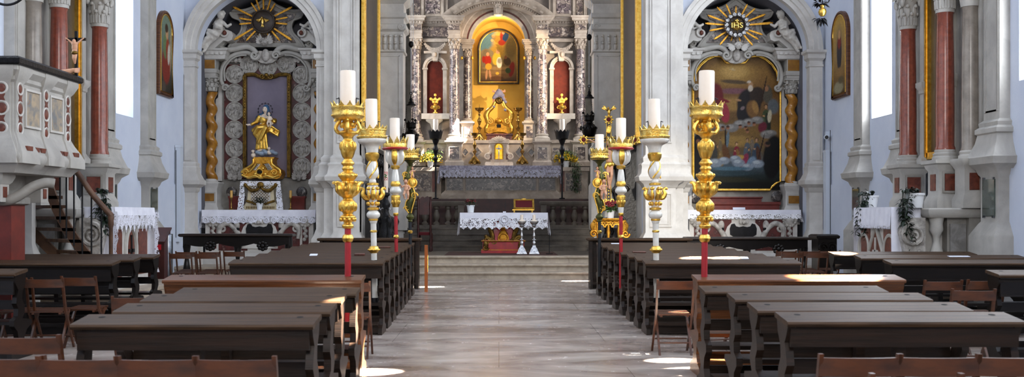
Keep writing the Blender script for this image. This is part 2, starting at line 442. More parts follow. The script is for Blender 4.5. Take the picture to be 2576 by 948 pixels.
# casement hardware seen on the edge of the left window
# front wall with two altar niches and the chancel opening
CLX, CRX, RI, RO, ZS = -6.02, 6.18, 1.52, 1.83, 5.62
b = B(); y0, y1 = YF, YF+.5
def under_arch(cx):
    pts = [(cx-RI, ZC), (cx-RI, ZS)] + [(cx+RI*math.cos(a), ZS+RI*math.sin(a)) for a in [PI-PI*k/40 for k in range(1, 40)]] + [(cx+RI, ZS), (cx+RI, ZC)]
    b.prism(pts, 'xz', y0, y1)
b.box(XL, CLX-RI, y0, y1, 0, ZC); under_arch(CLX); b.box(CLX+RI, -3.53, y0, y1, 0, ZC)
b.box(3.62, CRX-RI, y0, y1, 0, ZC); under_arch(CRX); b.box(CRX+RI, XR, y0, y1, 0, ZC)
b.box(-3.53, 3.62, y0, y1, 9.6, ZC)
S('wall_front', b, 'plaster')
for nm, cx in (('wall_niche_left', CLX), ('wall_niche_right', CRX)):
    b = B(); ya, yb = y1, 27.4
    b.box(cx-RI-.15, cx-RI, ya, yb, 0, ZS); b.box(cx+RI, cx+RI+.15, ya, yb, 0, ZS); b.box(cx-RI-.15, cx+RI+.15, yb, yb+.15, 0, 7.6)
    b.arch(cx, ZS, [(RI, ya), (RI+.15, ya), (RI+.15, yb), (RI, yb)], n=40)
    S(nm, b, 'niche_grey')
# stone archivolts, imposts and jambs round the niches
k = 1
for cx in (CLX, CRX):
    b = B()
    b.arch(cx, ZS, [(RI-.02, YF+.1), (RI-.02, YF-.1), (RI+.08, YF-.1), (RI+.1, YF-.14), (RI+.2, YF-.14), (RI+.22, YF-.18), (RO, YF-.18), (RO, YF+.05)], n=48)
    for s in (-1, 1):
        xa, xb = sorted((cx+s*(RI-.02), cx+s*RO))
        b.rl(xa, xb, YF-.14, YF+.12, [(0,ZS-.42),(.02,ZS-.4),(.02,ZS-.36),(0,ZS-.35),(0,ZS-.26),(.05,ZS-.2),(.05,ZS-.1),(.1,ZS-.06),(.1,ZS)])
        b.box(xa+.004, xb-.004, YF-.136, YF+.12, 2.55, ZS-.35)
        b.box(xa+.08, xb-.08, YF-.17, YF-.13, 2.9, ZS-.6)
        b.rl(xa, xb, YF-.14, YF+.12, [(.1,0),(.1,.95),(.06,1.02),(0,1.2),(0,2.1),(.03,2.13),(.05,2.22),(.16,2.3),(.16,2.4),(.12,2.44),(.05,2.6),(.06,2.72),(.03,2.75),(.04,2.82),(0,2.86),(0,2.9)])
    S('trim_%d' % k, b, 'stone_white'); k += 1
# great pilasters flanking the chancel, each on a tall pedestal
def great_pier(xa, xb, xc):
    """front pilaster xa..xb with a half pilaster out to xc behind it"""
    b = B(); Y = 25.25
    lo, hi = sorted((xb, xc))
    ped = [(.2,0),(.2,.78),(.16,.84),(.04,1.05),(0,1.12),(0,2.2),(.03,2.22),(.06,2.3),(.17,2.38),(.19,2.48),(.17,2.5),(.15,2.52)]
    top = [(.15,2.52),(.12,2.56),(.1,2.72),(.12,2.78),(.06,2.84),(.07,2.94),(0,3.02),(0,3.06)]
    for x0, x1, y in ((xa, xb, Y), (lo, hi, Y+.16)):
        b.rl(x0, x1, y, YF, ped + top[1:]); b.box(x0+.004, x1-.004, y+.004, YF, 3.0, ZC-.01)
    for z0, z1, y, m in ((1.25, 2.08, Y, .1), (3.3, 8.6, Y, .1)):                   # raised panel mouldings
        x0, x1 = xa+m, xb-m
        for q, e in ((0, .03), (.06, .015)):
            b.box(x0+q, x0+q+.03, y-e, y+.01, z0+q, z1-q); b.box(x1-q-.03, x1-q, y-e, y+.01, z0+q, z1-q)
            b.box(x0+q+.03, x1-q-.03, y-e, y+.01, z0+q, z0+q+.03); b.box(x0+q+.03, x1-q-.03, y-e, y+.01, z1-q-.03, z1-q)
    return b
S('trim_3', great_pier(px(838,25.25), px(903,25.25), px(812,25.25)), 'stone_white')
S('trim_4', great_pier(px(1624,25.25), px(1700,25.25), px(1722,25.25)), 'stone_white')
# wall pilasters down both aisles
def wall_pilaster(s, yc, w=.56):
    xw = XL if s < 0 else XR
    b = B(); f = xw - s*.2
    xa, xb = sorted((xw+s*.05, f))
    b.rl(xa, xb, yc-w/2, yc+w/2, [(.14,0),(.14,1.2),(.12,1.24),(.03,1.4),(0,1.44),(0,2.16),(.03,2.2),(.06,2.28),(.17,2.36),(.19,2.47),(.15,2.5),(.07,2.7),(.04,2.84),(.07,2.86),(.07,2.93),(.02,2.97),(.03,3.03),(-.03,3.08),(-.04,ZC-.02)])
    fa, fb = sorted((f+s*.04, f-s*.0+s*.025))
    for q in (.06, .12):
        for ya, yb, za, zb in ((yc-w/2+q, yc-w/2+q+.025, 3.2, 9), (yc+w/2-q-.025, yc+w/2-q, 3.2, 9), (yc-w/2+q+.025, yc+w/2-q-.025, 3.2, 3.225)):
            b.box(f+s*.02-.0, f+s*.06, ya, yb, za, zb)
    return b
t = 5
for s in (-1, 1):
    for yc in ((22.75, 20.3, 16.55, 13.9, 10.8) if s < 0 else (22.78, 20.35, 16.6, 13.9, 10.8)):
        S('trim_%d' % t, wall_pilaster(s, yc, .6), 'stone'); t += 1
# slightly proud lower wall with the groove that runs round the aisles
for nm, x0, x1 in (('trim_20', XL, XL+.03), ('trim_21', XR-.03, XR)):
    b = B(); b.box(x0, x1, -3, YF, 0, 2.28); S(nm, b, 'plaster')
# chancel: steps, floor, walls, vault
b = B()
for y, z in ((24.8,.17),(25.25,.34),(25.75,.52)):
    zb = z-.17 if z < .5 else z-.18
    b.prism([(y+.05,zb),(y+.05,z-.07),(y,z-.05),(y-.01,z-.02),(y+.01,z),(26.3,z),(26.3,zb)], 'yz', -3.3, 3.4)
S('trim_22', b, 'stone_step')
S('floor_chancel', B().box(-3.9, 3.9, 25.85, 36.8, .3, .518), 'stone_dark')
b = B()
for i in range(4): b.box(-3.53, 3.5, 29.5+.36*i, 34, .5+.16*i, .68+.16*i); b.box(-3.53, 3.5, 29.47+.36*i, 29.6+.36*i, .64+.16*i, .68+.16*i)
S('trim_23', b, 'stone_dark')
b = B()
for i in range(6): b.box(-3.0, 3.0, 31.6+.3*i, 34, 1.16+.15*i, 1.31+.15*i)
S('trim_24', b, 'sanctuary_step')
CWL = [(32.6, 33.8, 4.4, 9.5)]
def chancel_wall(x0, x1, wins):
    b = B(); ys = sorted({26.2, 36.8} | {w[k] for w in wins for k in (0, 1)})
    for ya, yb in zip(ys, ys[1:]):
        z = 0
        for a, c in sorted((w[2], w[3]) for w in wins if w[0] <= ya and w[1] >= yb):
            b.box(x0, x1, ya, yb, z, a); z = c
        b.box(x0, x1, ya, yb, z, 10.8)
    return b
S('wall_chancel_left', chancel_wall(-4.0, -3.53, CWL), 'stone_white')
S('wall_chancel_right', chancel_wall(3.62, 4.05, CWL), 'stone_white')
S('window_2', B().box(-3.95, -3.9, 32.6, 33.8, 4.4, 9.5), 'daylight'); S('window_3', B().box(3.95, 4.0, 32.6, 33.8, 4.4, 9.5), 'daylight')
S('wall_chancel_back', B().box(-4.0, 4.05, 36.5, 36.8, 0, 10.8), 'stone_grey')
S('ceiling_chancel', B().box(-4.05, 4.1, 26.2, 36.9, 10.8, 11.1), 'plaster')
# chancel wall pilasters with capitals and entablature, carrying the inner arch
for j, s in enumerate((-1, 1)):
    cx0, cx1 = ((-3.53, px(1014,30)) if s < 0 else (px(1494,30), 3.62))
    b = B(); Yp = 30.0
    b.box(cx0+.004, cx1-.004, Yp+.004, Yp+.79, .5, pz(128,Yp))
    b.rl(cx0, cx1, Yp, Yp+.8, [(.08,1.1),(.08,2.4),(.03,2.5),(.03,3.3),(.08,3.36),(.08,3.5),(0,3.6)])
    b.rl(cx0, cx1, Yp, Yp+.8, [(0,pz(132,Yp)),(.04,pz(130,Yp)),(.04,pz(125,Yp)),(.01,pz(124,Yp)),(.01,pz(80,Yp)),(.09,pz(74,Yp)),(.09,pz(62,Yp)),(.02,pz(60,Yp)),(.02,pz(48,Yp)),(.08,pz(44,Yp)),(.1,pz(34,Yp)),(.02,pz(33,Yp)),(.02,pz(10,Yp)),(.14,pz(2,Yp)),(.2,pz(-12,Yp)),(.2,pz(-20,Yp)),(0,pz(-21,Yp)),(0,10.7)])
    x0, x1 = cx0+.08, cx1-.1
    b.box(x0, x0+.03, Yp-.02, Yp+.01, 3.8, pz(140,Yp)); b.box(x1-.03, x1, Yp-.02, Yp+.01, 3.8, pz(140,Yp)); b.box(x0, x1, Yp-.02, Yp+.01, pz(142,Yp), pz(139,Yp))
    e = cx1 if s < 0 else cx0
    for q in range(5):                                                            # acanthus leaves of the capital
        u = cx0+.06+(cx1-cx0-.12)*q/4
        for z in (118, 100): b.ell((u, Yp-.03, pz(z,Yp)), (.06,.06,.11), 8, 6); b.ell((u, Yp-.08, pz(z-9,Yp)), (.05,.05,.04), 8, 5)
    for u in (cx0+.06, cx1-.06): b.spiral((u, Yp-.08, pz(68,Yp)), .1, .035, 1.6, 0, s)
    S('trim_%d' % (25+j), b, 'stone_white')
# ================================================================== PEWS, CHAIRS, STAFFS
ORD = ['first','second','third','fourth','fifth','sixth','seventh','eighth','ninth','tenth']
def pew(label, group, w, h, top, body, apron=.13, mould=False, solid=False):
    t = T('pew', (0,0,0), label, 'pew', group)
    hw = w/2; th = .035
    sl = lambda y: h + y*.11                                             # the book ledge tips towards the kneeler
    b = B()
    pts = [(-.012,sl(0)-th*.5),(-.004,sl(0)-.004),(.012,sl(0)),(.29,sl(.29)),(.305,sl(.3)-.012),(.3,sl(.3)-th),(0,sl(0)-th)]
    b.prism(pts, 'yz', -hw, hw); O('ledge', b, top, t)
    b = B(); b.box(-hw+.03, hw-.03, .03, .055, h-th-apron, h-th+.006)
    if mould:
        b.prism([(.0,h-th),(.0,h-th-.012),(.018,h-th-.03),(.03,h-th-.05),(.03,h-th+.002)], 'yz', -hw+.015, hw-.015)
        b.box(-hw+.03, hw-.03, .018, .032, h-th-apron, h-th-apron+.025)
    O('apron', b, body, t)
    prof = [(.02,h-th),(.28,h-.012),(.26,.8),(.2,.72),(.19,.64),(.25,.56),(.25,.5),(.2,.43),(.42,.40),(.43,.36),(.3,.3),(.24,.22),(.3,.13),(.42,.09),(.44,0),(-.06,0),(-.05,.08),(.06,.12),(.11,.2),(.08,.3),(.0,.36),(.0,.42),(.09,.46),(.1,.54),(.05,.6),(.07,.68),(.1,.74),(.05,.8),(.02,.86)]
    prof = [(y, min(z, h-.02) if k > 1 else z) for k, (y, z) in enumerate(prof)]
    for s in (-1, 1):
        b = B(); x = s*(hw-.035); b.prism(prof, 'yz', x-.025, x+.025); O('side_panel', b, body, t)
    b = B(); b.box(-hw+.06, hw-.06, .1, .43, .365, .40); O('seat', b, body, t)
    b = B(); b.box(-hw+.06, hw-.06, .24, .265, .52, .62) if not solid else b.box(-hw+.06, hw-.06, .24, .265, .1, h-.1)
    b.box(-hw+.06, hw-.06, .3, .33, .1, .2); O('back_rail', b, body, t)
    b = B(); b.box(-hw+.06, hw-.06, -.1, .1, .13, .16); b.box(-hw+.06, hw-.06, .0, .03, .02, .13); O('kneeler', b, body, t)
    b = B(); b.prism([(.06,h-th-.02),(.2,h-th-.02),(.17,.6),(.2,.36),(.12,.36),(.1,.6)], 'yz', -.03, .03); b.box(-.03,.03,.12,.4,0,.37); O('middle_leg', b, body, t)
    for s in (-1, 1):
        b = B(); c = V((s*(hw-.12), .2, sl(.2)+.001)); pts = [c + V((.022*math.cos(a), .022*math.sin(a), .022*math.sin(a)*.11)) for a in [2*PI*k/12 for k in range(12)]]
        vs = [b.bm.verts.new(p) for p in pts]; b.face(vs); vs2 = [b.bm.verts.new(p-V((0,0,.002))) for p in pts]; b.face(vs2)
        O('candle_hole', b, 'hole', t)
    return t
def put(p, xa, xb, Y, label, w, group=None):
    """a copy stretched along its width to span xa..xb"""
    return dup(p, ((xa+xb)/2, Y, 0), 0, label, group, scale=((xb-xa)/w, 1, 1))
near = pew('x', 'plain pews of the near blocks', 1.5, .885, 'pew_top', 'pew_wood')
LN = [(-2.61,-1.13,6.29),(-2.66,-1.16,7.11),(-2.78,-1.22,8.0),(-2.75,-1.21,8.73)]
RN = [(1.8,3.29,6.45),(1.8,3.31,7.2),(1.855,3.41,8.12),(1.785,3.38,8.96)]
for k, (xa, xb, Y) in enumerate(LN):
    lb = 'plain dark pew left of the aisle, %s of the near row counted from the camera' % ORD[k]
    if k == 0: near['label'] = lb; near.location = ((xa+xb)/2, Y, 0); near.scale = ((xb-xa)/1.5,1,1)
    else: put(near, xa, xb, Y, lb, 1.5)
for k, (xa, xb, Y) in enumerate(RN): put(near, xa, xb, Y, 'plain dark pew right of the aisle, %s of the near row counted from the camera' % ORD[k], 1.5)
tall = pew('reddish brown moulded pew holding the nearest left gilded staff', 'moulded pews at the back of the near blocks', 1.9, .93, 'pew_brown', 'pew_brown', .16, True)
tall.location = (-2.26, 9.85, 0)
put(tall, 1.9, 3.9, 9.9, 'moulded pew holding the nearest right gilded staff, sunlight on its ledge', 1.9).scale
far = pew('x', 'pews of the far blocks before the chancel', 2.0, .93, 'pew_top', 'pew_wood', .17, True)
FY = [13.35,14.15,15.05,15.95,16.9,17.85,18.8,19.8]
for s in (-1, 1):
    for k, Y in enumerate(FY):
        u = k/7; xi = (1.48+.16*u) if s < 0 else 1.89
        xa, xb = (-xi-2.03, -xi) if s < 0 else (xi, xi+2.02)
        lb = 'moulded pew %s of the aisle, %s of the far block counted from the camera' % ('left' if s < 0 else 'right', ORD[k])
        if s < 0 and k == 0: far['label'] = lb; far.location = ((xa+xb)/2, Y, 0)
        else:
            o = put(far, xa, xb, Y, lb, 2.0); o.scale.z = 1+.05*u
# tall panelled front of each far block
for s in (-1, 1):
    xa, xb = (-3.75, -1.68) if s < 0 else (1.9, 4.0)
    t = T('panelled_screen', ((xa+xb)/2, 21.6, 0), 'tall panelled front closing the %s far block of pews' % ('left' if s < 0 else 'right'), 'screen', 'panelled screens before the pews')
    b = B(); b.box(xa, xb, 21.72, 21.8, 0, 1.0)
    for q in range(4):
        x0 = xa+.08+q*(xb-xa-.1)/4; b.box(x0, x0+.4, 21.7, 21.73, .2, .85)
    O('panel', b, 'pew_wood', t)
    O('ledge', B().rl(xa-.03, xb+.03, 21.6, 21.95, [(0,1.0),(.02,1.02),(.02,1.05),(0,1.06)]), 'pew_top', t)
    for x in (xa, xb-.06): O('side_panel', B().prism([(21.62,1.0),(21.92,1.0),(21.9,.5),(21.95,0),(21.55,0),(21.62,.4)], 'yz', x, x+.06), 'pew_wood', t)
    O('kneeler', B().box(xa+.05, xb-.05, 21.45, 21.66, .1, .14), 'pew_wood', t)
aisle = pew('x', 'pews along the side aisles', 2.2, .93, 'pew_top', 'black_wood', .2, True)
A = [(-7.3,-4.94,13.2,'dark pew in the left aisle, nearest of three before the pulpit stair'),(-7.3,-5.05,14.3,'dark pew in the left aisle, middle of three before the pulpit stair'),(-7.25,-5.08,15.2,'dark pew in the left aisle, farthest of three before the pulpit stair'),
     (5.05,7.7,13.3,'dark pew in the right aisle with a round hole at its ledge end'),(5.2,7.6,14.85,'dark pew in the right aisle with a white slip lying on its ledge'),(5.25,7.5,16.2,'black pew in the right aisle with scalloped apron and sunlit corner'),
     (5.2,7.4,10.75,'brown pew in the right aisle with a pale curved side panel'),(-7.4,-5.15,11.0,'dark pew cropped at the left edge with a worn curved side')]
for k, (xa, xb, Y, lb) in enumerate(A):
    if k == 0: aisle['label'] = lb; aisle.location = ((xa+xb)/2, Y, 0); aisle.scale.x = (xb-xa)/2.2
    else: put(aisle, xa, xb, Y, lb, 2.2)
# benches kneeling before the two side altars
def altar_bench(xa, xb, Y, z, label):
    t = T('kneeling_bench', ((xa+xb)/2, Y, 0), label, 'bench', 'long kneeling benches before the altars')
    O('bench_top', B().rl(xa, xb, Y, Y+.36, [(0,z-.07),(.03,z-.05),(.03,z-.02),(.015,z)]), 'pew_wood', t)
    n = 60; pts = []
    for k in range(n+1):
        u = k/n; x = xa+.06+(xb-xa-.12)*u
        d = .16 + .07*abs(math.sin(u*PI*3.0)) + (.05 if abs((u*4) % 1-.5) > .45 else 0)
        pts.append((x, z-.06-d))
    b = B(); b.prism([(xb-.06,z-.06),(xa+.06,z-.06)] + pts, 'xz', Y+.04, Y+.1); O('apron', b, 'black_wood', t)
    for u in (.27, .74):
        x = xa+(xb-xa)*u; b = B(); b.ell((x, Y+.02, z-.27), (.05,.05,.05))
        for q in range(8): b.ell((x+.09*math.cos(q*PI/4), Y+.03, z-.27+.08*math.sin(q*PI/4)), (.05,.04,.045), 8, 6)
        O('rosette', b, 'black_wood', t)
    for x in (xa+.1, (xa+xb)/2, xb-.1):
        b = B(); b.lathe([(.09,0),(.1,.04),(.06,.08),(.05,.2),(.085,.32),(.06,.45),(.045,.55),(.07,z-.42),(.09,z-.3),(.08,z-.06)], (x, Y+.2, 0), 12); O('leg', b, 'black_wood', t)
    O('kneeler', B().box(xa+.1, xb-.1, Y-.2, Y+.1, .12, .17), 'black_wood', t)
altar_bench(px(452,23.3), px(733,23.3), 23.3, pz(588,23.3), 'long black kneeling bench with two carved rosettes before the left altar')
altar_bench(px(1728,23.3), px(2040,23.3), 23.3, pz(596,23.3), 'long black kneeling bench before the right altar with the painting')
# folding chairs
ch = T('folding_chair', (0,0,0), 'x', 'chair', 'folding wooden chairs')
cw = .42
b = B(); rows = []
for k in range(9):
    u = -1+k/4; y = -.215 - .03*(1-u*u)
    rows.append([(u*cw/2, y, .725), (u*cw/2, y-.006, .82), (u*cw/2, y+.016, .82), (u*cw/2, y+.02, .725), (u*cw/2, y, .725)])
b.grid(rows); b.box(-cw/2, -cw/2+.006, -.215, -.195, .725, .82); b.box(cw/2-.006, cw/2, -.215, -.195, .725, .82); O('backrest', b, 'chair_wood', ch)
for s in (-1, 1):
    x = s*(cw/2-.01)
    b = B(); b.prism([(-.235,.84),(-.2,.84),(-.1,.47),(.22,.0),(.185,.0),(-.14,.46)], 'yz', x-.011, x+.011); O('front_leg', b, 'chair_wood', ch)
    x = s*(cw/2-.036)
    b = B(); b.prism([(-.23,0),(-.195,0),(.12,.45),(.085,.46)], 'yz', x-.011, x+.011); O('rear_leg', b, 'chair_wood', ch)
b = B()
for k in range(5): b.box(-cw/2+.03, cw/2-.03, -.15+.07*k, -.095+.07*k, .435+.004*k, .452+.004*k)
b.box(-cw/2+.05, -cw/2+.075, -.15, .2, .415, .44); b.box(cw/2-.075, cw/2-.05, -.15, .2, .415, .44); O('seat', b, 'chair_wood', ch)
b = B(); b.cone((-cw/2+.03,.115,.15), (cw/2-.03,.115,.15), .01); b.cone((-cw/2+.04,-.13,.13), (cw/2-.04,-.13,.13), .01); O('rung', b, 'chair_wood', ch)
CH = [  # pixel of the back's middle, depth, turn, label
 (196,5.42,0,'folding chair at the bottom edge, leftmost of three abreast before the near left pew'),(393,5.42,0,'folding chair at the bottom edge, middle of three abreast before the near left pew'),(590,5.42,0,'folding chair at the bottom edge, right of three abreast before the near left pew'),
 (8,5.45,0,'folding chair cropped by the bottom left corner'),(62,6.35,0,'folding chair at the left edge one step behind the corner chair'),
 (2164,5.5,0,'folding chair at the bottom right, left of three abreast'),(2364,5.5,0,'folding chair at the bottom right, middle of three abreast'),(2562,5.5,0,'folding chair at the bottom right corner'),(2306,4.85,0,'folding chair of which only the top edge shows at the bottom right'),
 (106,11.9,.1,'folding chair beside the cropped left aisle pew'),(199,12.2,-.05,'folding chair backed against the nearest left aisle pew'),(28,11.9,.1,'folding chair behind the cropped left aisle pew'),
 (452,19.6,.05,'folding chair in the front row of the far left group, left one'),(517,19.6,0,'folding chair in the front row of the far left group, right one'),(468,20.4,0,'folding chair in the back row of the far left group, left one'),(527,20.4,0,'folding chair in the back row of the far left group, middle one'),(588,20.6,0,'folding chair in the back row of the far left group, right one'),
 (1994,20.0,0,'folding chair in the front row of the far right group, left one'),(2057,20.0,0,'folding chair in the front row of the far right group, right one'),(1976,20.8,.1,'folding chair in the back row of the far right group, left one'),(2036,20.8,0,'folding chair in the back row of the far right group, middle one'),(2090,20.9,-.1,'folding chair in the back row of the far right group beside the black pew'),
 (2374,11.5,0,'folding chair right of the sunlit pew, left of the pair by the brown pew'),(2453,10.15,-.05,'folding chair standing against the pale side panel of the brown pew'),(2482,11.6,0,'folding chair half hidden behind the brown right aisle pew'),
 (1700,11.6,0,'sunlit folding chair on the aisle behind the nearest right gilded staff'),(1812,11.9,.3,'folding chair behind the sunlit moulded pew, second from the aisle'),(1905,11.9,-.2,'folding chair behind the sunlit moulded pew, third from the aisle'),
 (880,11.3,.05,'folding chair on the aisle behind the reddish brown pew'),(330,9.3,.2,'folding chair under the ledges at the wall end of the near left pews')]
for k, (x, Y, rz, lb) in enumerate(CH):
    X = px(x, Y-.22); o = ch if k == 0 else dup(ch, (0,0,0))
    o.location = (X, Y, 0); o.rotation_euler.z = rz; o['label'] = lb
# processional candle staffs
def prof(Y, zb, pts): return [(hw*Y/F, pz(y,Y)-zb) for hw, y in pts]
def candle(t, c, r, z0, z1, hooks=True, parent=None):
    b = B(); h = z1-z0
    b.lathe([(r*.98,0),(r,h*.02),(r,h-.012),(r*.93,h-.002),(r*.75,h),(r*.3,h-.006),(.003,h-.008)], (c[0],c[1],z0), 24)
    cn = O('candle', b, 'wax', t)
    b = B(); b.cone((c[0],c[1],z1-.01), (c[0]+.003,c[1],z1+.014), .0025, .0018, 6); O('wick', b, 'iron', cn)
    if hooks:
        for a in (PI*1.08, -.1):
            d = V((math.cos(a), math.sin(a), 0)); p = V((c[0],c[1],0)) + d*(r+.008)
            b = B(); b.tube([p+V((0,0,z0-.06)), p+V((0,0,z0+h*.36)), p+d*.012+V((0,0,z0+h*.38)), p+d*.03+V((0,0,z0+h*.375))], .005, 6); O('candle_pin', b, 'iron', t)
def petals(b, c, r, n, h, w, tilt=.35, th=.006):
    """a ring of pointed, outward leaning crown leaves"""
    c = V(c)
    for k in range(n):
        a = 2*PI*(k+.5)/n; d = V((math.cos(a), math.sin(a), 0)); e = V((-math.sin(a), math.cos(a), 0)); L = []
        for o in (0, th):
            L.append([b.bm.verts.new(c+d*(r-o+tilt*max(0,v)*h*.8-.35*abs(u)*w*.3)+e*u*w+V((0,0,v*h))) for u, v in ((-.46,-.25),(-.5,.1),(-.36,.45),(-.16,.75),(0,1.15),(.16,.75),(.36,.45),(.5,.1),(.46,-.25))])
        m = len(L[0])
        for i in range(m): b.face([L[0][i], L[0][(i+1)%m], L[1][(i+1)%m], L[1][i]])
        b.face(L[0]); b.face(L[1])
def beads(b, c, r, n, s, z=1):
    for k in range(n):
        a = 2*PI*k/n; b.ell((c[0]+r*math.cos(a), c[1]+r*math.sin(a), c[2]), (s, s, s*z), 8, 6)
def staff1(X, label, tilt):
    Y = 10.07; zb = .40; k = Y/F; z = lambda y: pz(y,Y)
    t = T('processional_candlestick', (X,Y,zb), label, 'candlestick', 'processional candlesticks on poles'); o = (X,Y,zb)
    b = B(); b.lathe(prof(Y,zb,[(8,832),(8,575)]) if False else [(8*k,0),(8*k,z(570)-zb)], o, 12)
    O('pole', b, 'red_paint', t)
    b = B(); b.lathe(prof(Y,zb,[(7,610),(12,607),(15,599),(12,591),(7,588)]), o, 16); O('pole_ring', b, 'gold', t)
    b = B(); b.slathe(prof(Y,zb,[(8,575),(13,573),(15,567),(10,560),(17,552),(20,545),(12,538),(17,530),(22,520),(19,508),(12,500),(17,494),(23,488),(26,474),(22,462),(15,456),(20,449),(23,441),(17,434),(12,430),(15,424),(12,418),(17,411),(13,405),(10,400),(14,394),(18,382),(20,368),(15,355),(11,350),(15,343),(22,337),(24,333),(16,329),(11,326),(15,318),(19,312),(13,305),(17,301)]), o, 20)
    c = lambda y: (X,Y,z(y))
    beads(b, c(368), 17*k, 10, 5*k, 2.4); beads(b, c(520), 18*k, 10, 6*k, 2); beads(b, c(441), 21*k, 12, 4*k, 1.2); beads(b, c(552), 18*k, 10, 4*k, 1.3); beads(b, c(315), 16*k, 8, 5*k, 1.5)
    O('shaft', b, 'gold', t)
    b = B()
    for q in range(8):
        a = q*PI/4; d = V((math.cos(a), math.sin(a), 0)); p = V(c(470)) + d*22*k
        b.tube([V(c(490))+d*14*k, V(c(478))+d*24*k, V(c(466))+d*27*k, V(c(459))+d*33*k, V(c(461))+d*39*k], [6*k,8*k,6*k,4*k,2.5*k], 6); b.ell(p, (6*k,6*k,11*k), 8, 6)
    O('leaf_knop', b, 'gold', t)
    for q in range(4):
        a = q*PI/2+.1; d = V((math.cos(a), math.sin(a), 0)); b = B()
        b.tube([V(c(335))+d*14*k, V(c(333))+d*24*k, V(c(324))+d*30*k, V(c(312))+d*26*k, V(c(303))+d*20*k, V(c(300))+d*28*k, V(c(306))+d*33*k], [4*k,5*k,5*k,5*k,5*k,4*k,3*k], 7); O('scroll_handle', b, 'gold', t)
    b = B(); b.lathe(prof(Y,zb,[(14,303),(24,302),(36,298),(40,293),(41,290),(40,286),(40,276),(42,273),(42,270),(40,268),(38,270),(36,290),(20,296),(4,297)]), o, 32)
    petals(b, c(272), 40*k, 12, 14*k, 17*k, .4); beads(b, c(291), 40*k, 28, 2.2*k); O('crown', b, 'gold_bright', t)
    candle(t, (X,Y), 19.5*k, z(292), z(178)); t.rotation_euler.y = tilt; return t
def staff2(X, label, tilt):
    Y = 13.6; zb = .40; k = Y/F; z = lambda y: pz(y,Y); o = (X,Y,zb); c = lambda y: (X,Y,z(y))
    t = T('processional_candlestick', o, label, 'candlestick', 'processional candlesticks on poles')
    b = B(); b.lathe([(7.5*k,0),(7.5*k,z(560)-zb)], o, 12); O('pole', b, 'white_enamel', t)
    b = B(); b.lathe([(9*k,0),(9*k,.06)], o, 12); O('ferrule', b, 'iron', t)
    b = B(); b.lathe(prof(Y,zb,[(7,637),(11,634),(14,628),(11,620),(7,618)]), o, 16); beads(b, c(628), 13*k, 8, 3*k); O('pole_ring', b, 'gold', t)
    b = B(); b.lathe(prof(Y,zb,[(7,585),(9,583),(9,580),(7,578)]), o, 14); O('pole_ring', b, 'gold', t)
    b = B(); b.slathe(prof(Y,zb,[(8,562),(10,556),(9,552),(16,545),(17,538),(13,532),(9,528),(8,522),(11,516),(10,500),(14,492),(17,480),(14,468),(9,464),(9,456),(8,450),(13,444),(16,436),(15,424),(12,412),(9,404),(11,398),(9,392),(15,384),(16,375),(20,366),(32,360),(36,355),(36,350),(30,348)]), o, 24); O('shaft', b, 'white_enamel', t)
    b = B()
    for ring in ([(9,529),(15,527),(15,523),(9,521)],[(9,467),(15,465),(15,461),(9,459)],[(10,406),(13,404),(17,396),(18,388),(15,384),(9,383)],[(9,556),(12,554),(12,551),(9,549)]): rb = B(); rb.lathe(prof(Y,zb,ring), o, 20); O('gold_ring', rb, 'gold', t)
    beads(b, c(512), 13*k, 8, 4.5*k, 1.2)
    for q in range(3):                                                  # gold ribbons twisting up the tapered neck
        pts = []; 
        for j in range(16):
            u = j/15; a = q*2*PI/3+u*2.6; y = 448-u*48; r = (8+7.5*math.sin(min(1,(1-u)*1.05)*PI*.72))*k
            pts.append((X+r*math.cos(a), Y+r*math.sin(a), z(y)))
        rb = B(); rb.tube(pts, 2.2*k, 6); O('twisted_ribbon', rb, 'gold', t)
    O('gold_band', b, 'gold', t)
    for q in range(4):
        a = q*PI/2+.15; d = V((math.cos(a), math.sin(a), 0)); b = B()
        b.tube([V(c(500))+d*9*k, V(c(497))+d*19*k, V(c(488))+d*25*k, V(c(478))+d*23*k, V(c(473))+d*28*k, V(c(477))+d*32*k], [4*k,7*k,6*k,4.5*k,3.5*k,2.5*k], 7); O('scroll_handle', b, 'gold', t)
    for q in range(4):
        a = q*PI/2+PI/4+.15; d = V((math.cos(a), math.sin(a), 0)); b = B(); b.ell(V(c(488))+d*14*k, (5*k,5*k,15*k), 10, 7); b.ell(V(c(474))+d*14*k, (7*k,7*k,5*k), 10, 6); O('leaf', b, 'gold', t)
    b = B(); b.lathe(prof(Y,zb,[(20,352),(36,350),(38,346),(38,343),(35,341),(36,330),(38,328),(37,326),(35,328),(33,342),(4,346)]), o, 32)
    petals(b, c(328), 37*k, 14, 11*k, 14*k, .3); beads(b, c(344), 37*k, 32, 2*k); O('crown', b, 'gold_bright', t)
    candle(t, (X,Y), 15*k, z(342), z(249)); t.rotation_euler.y = tilt; return t
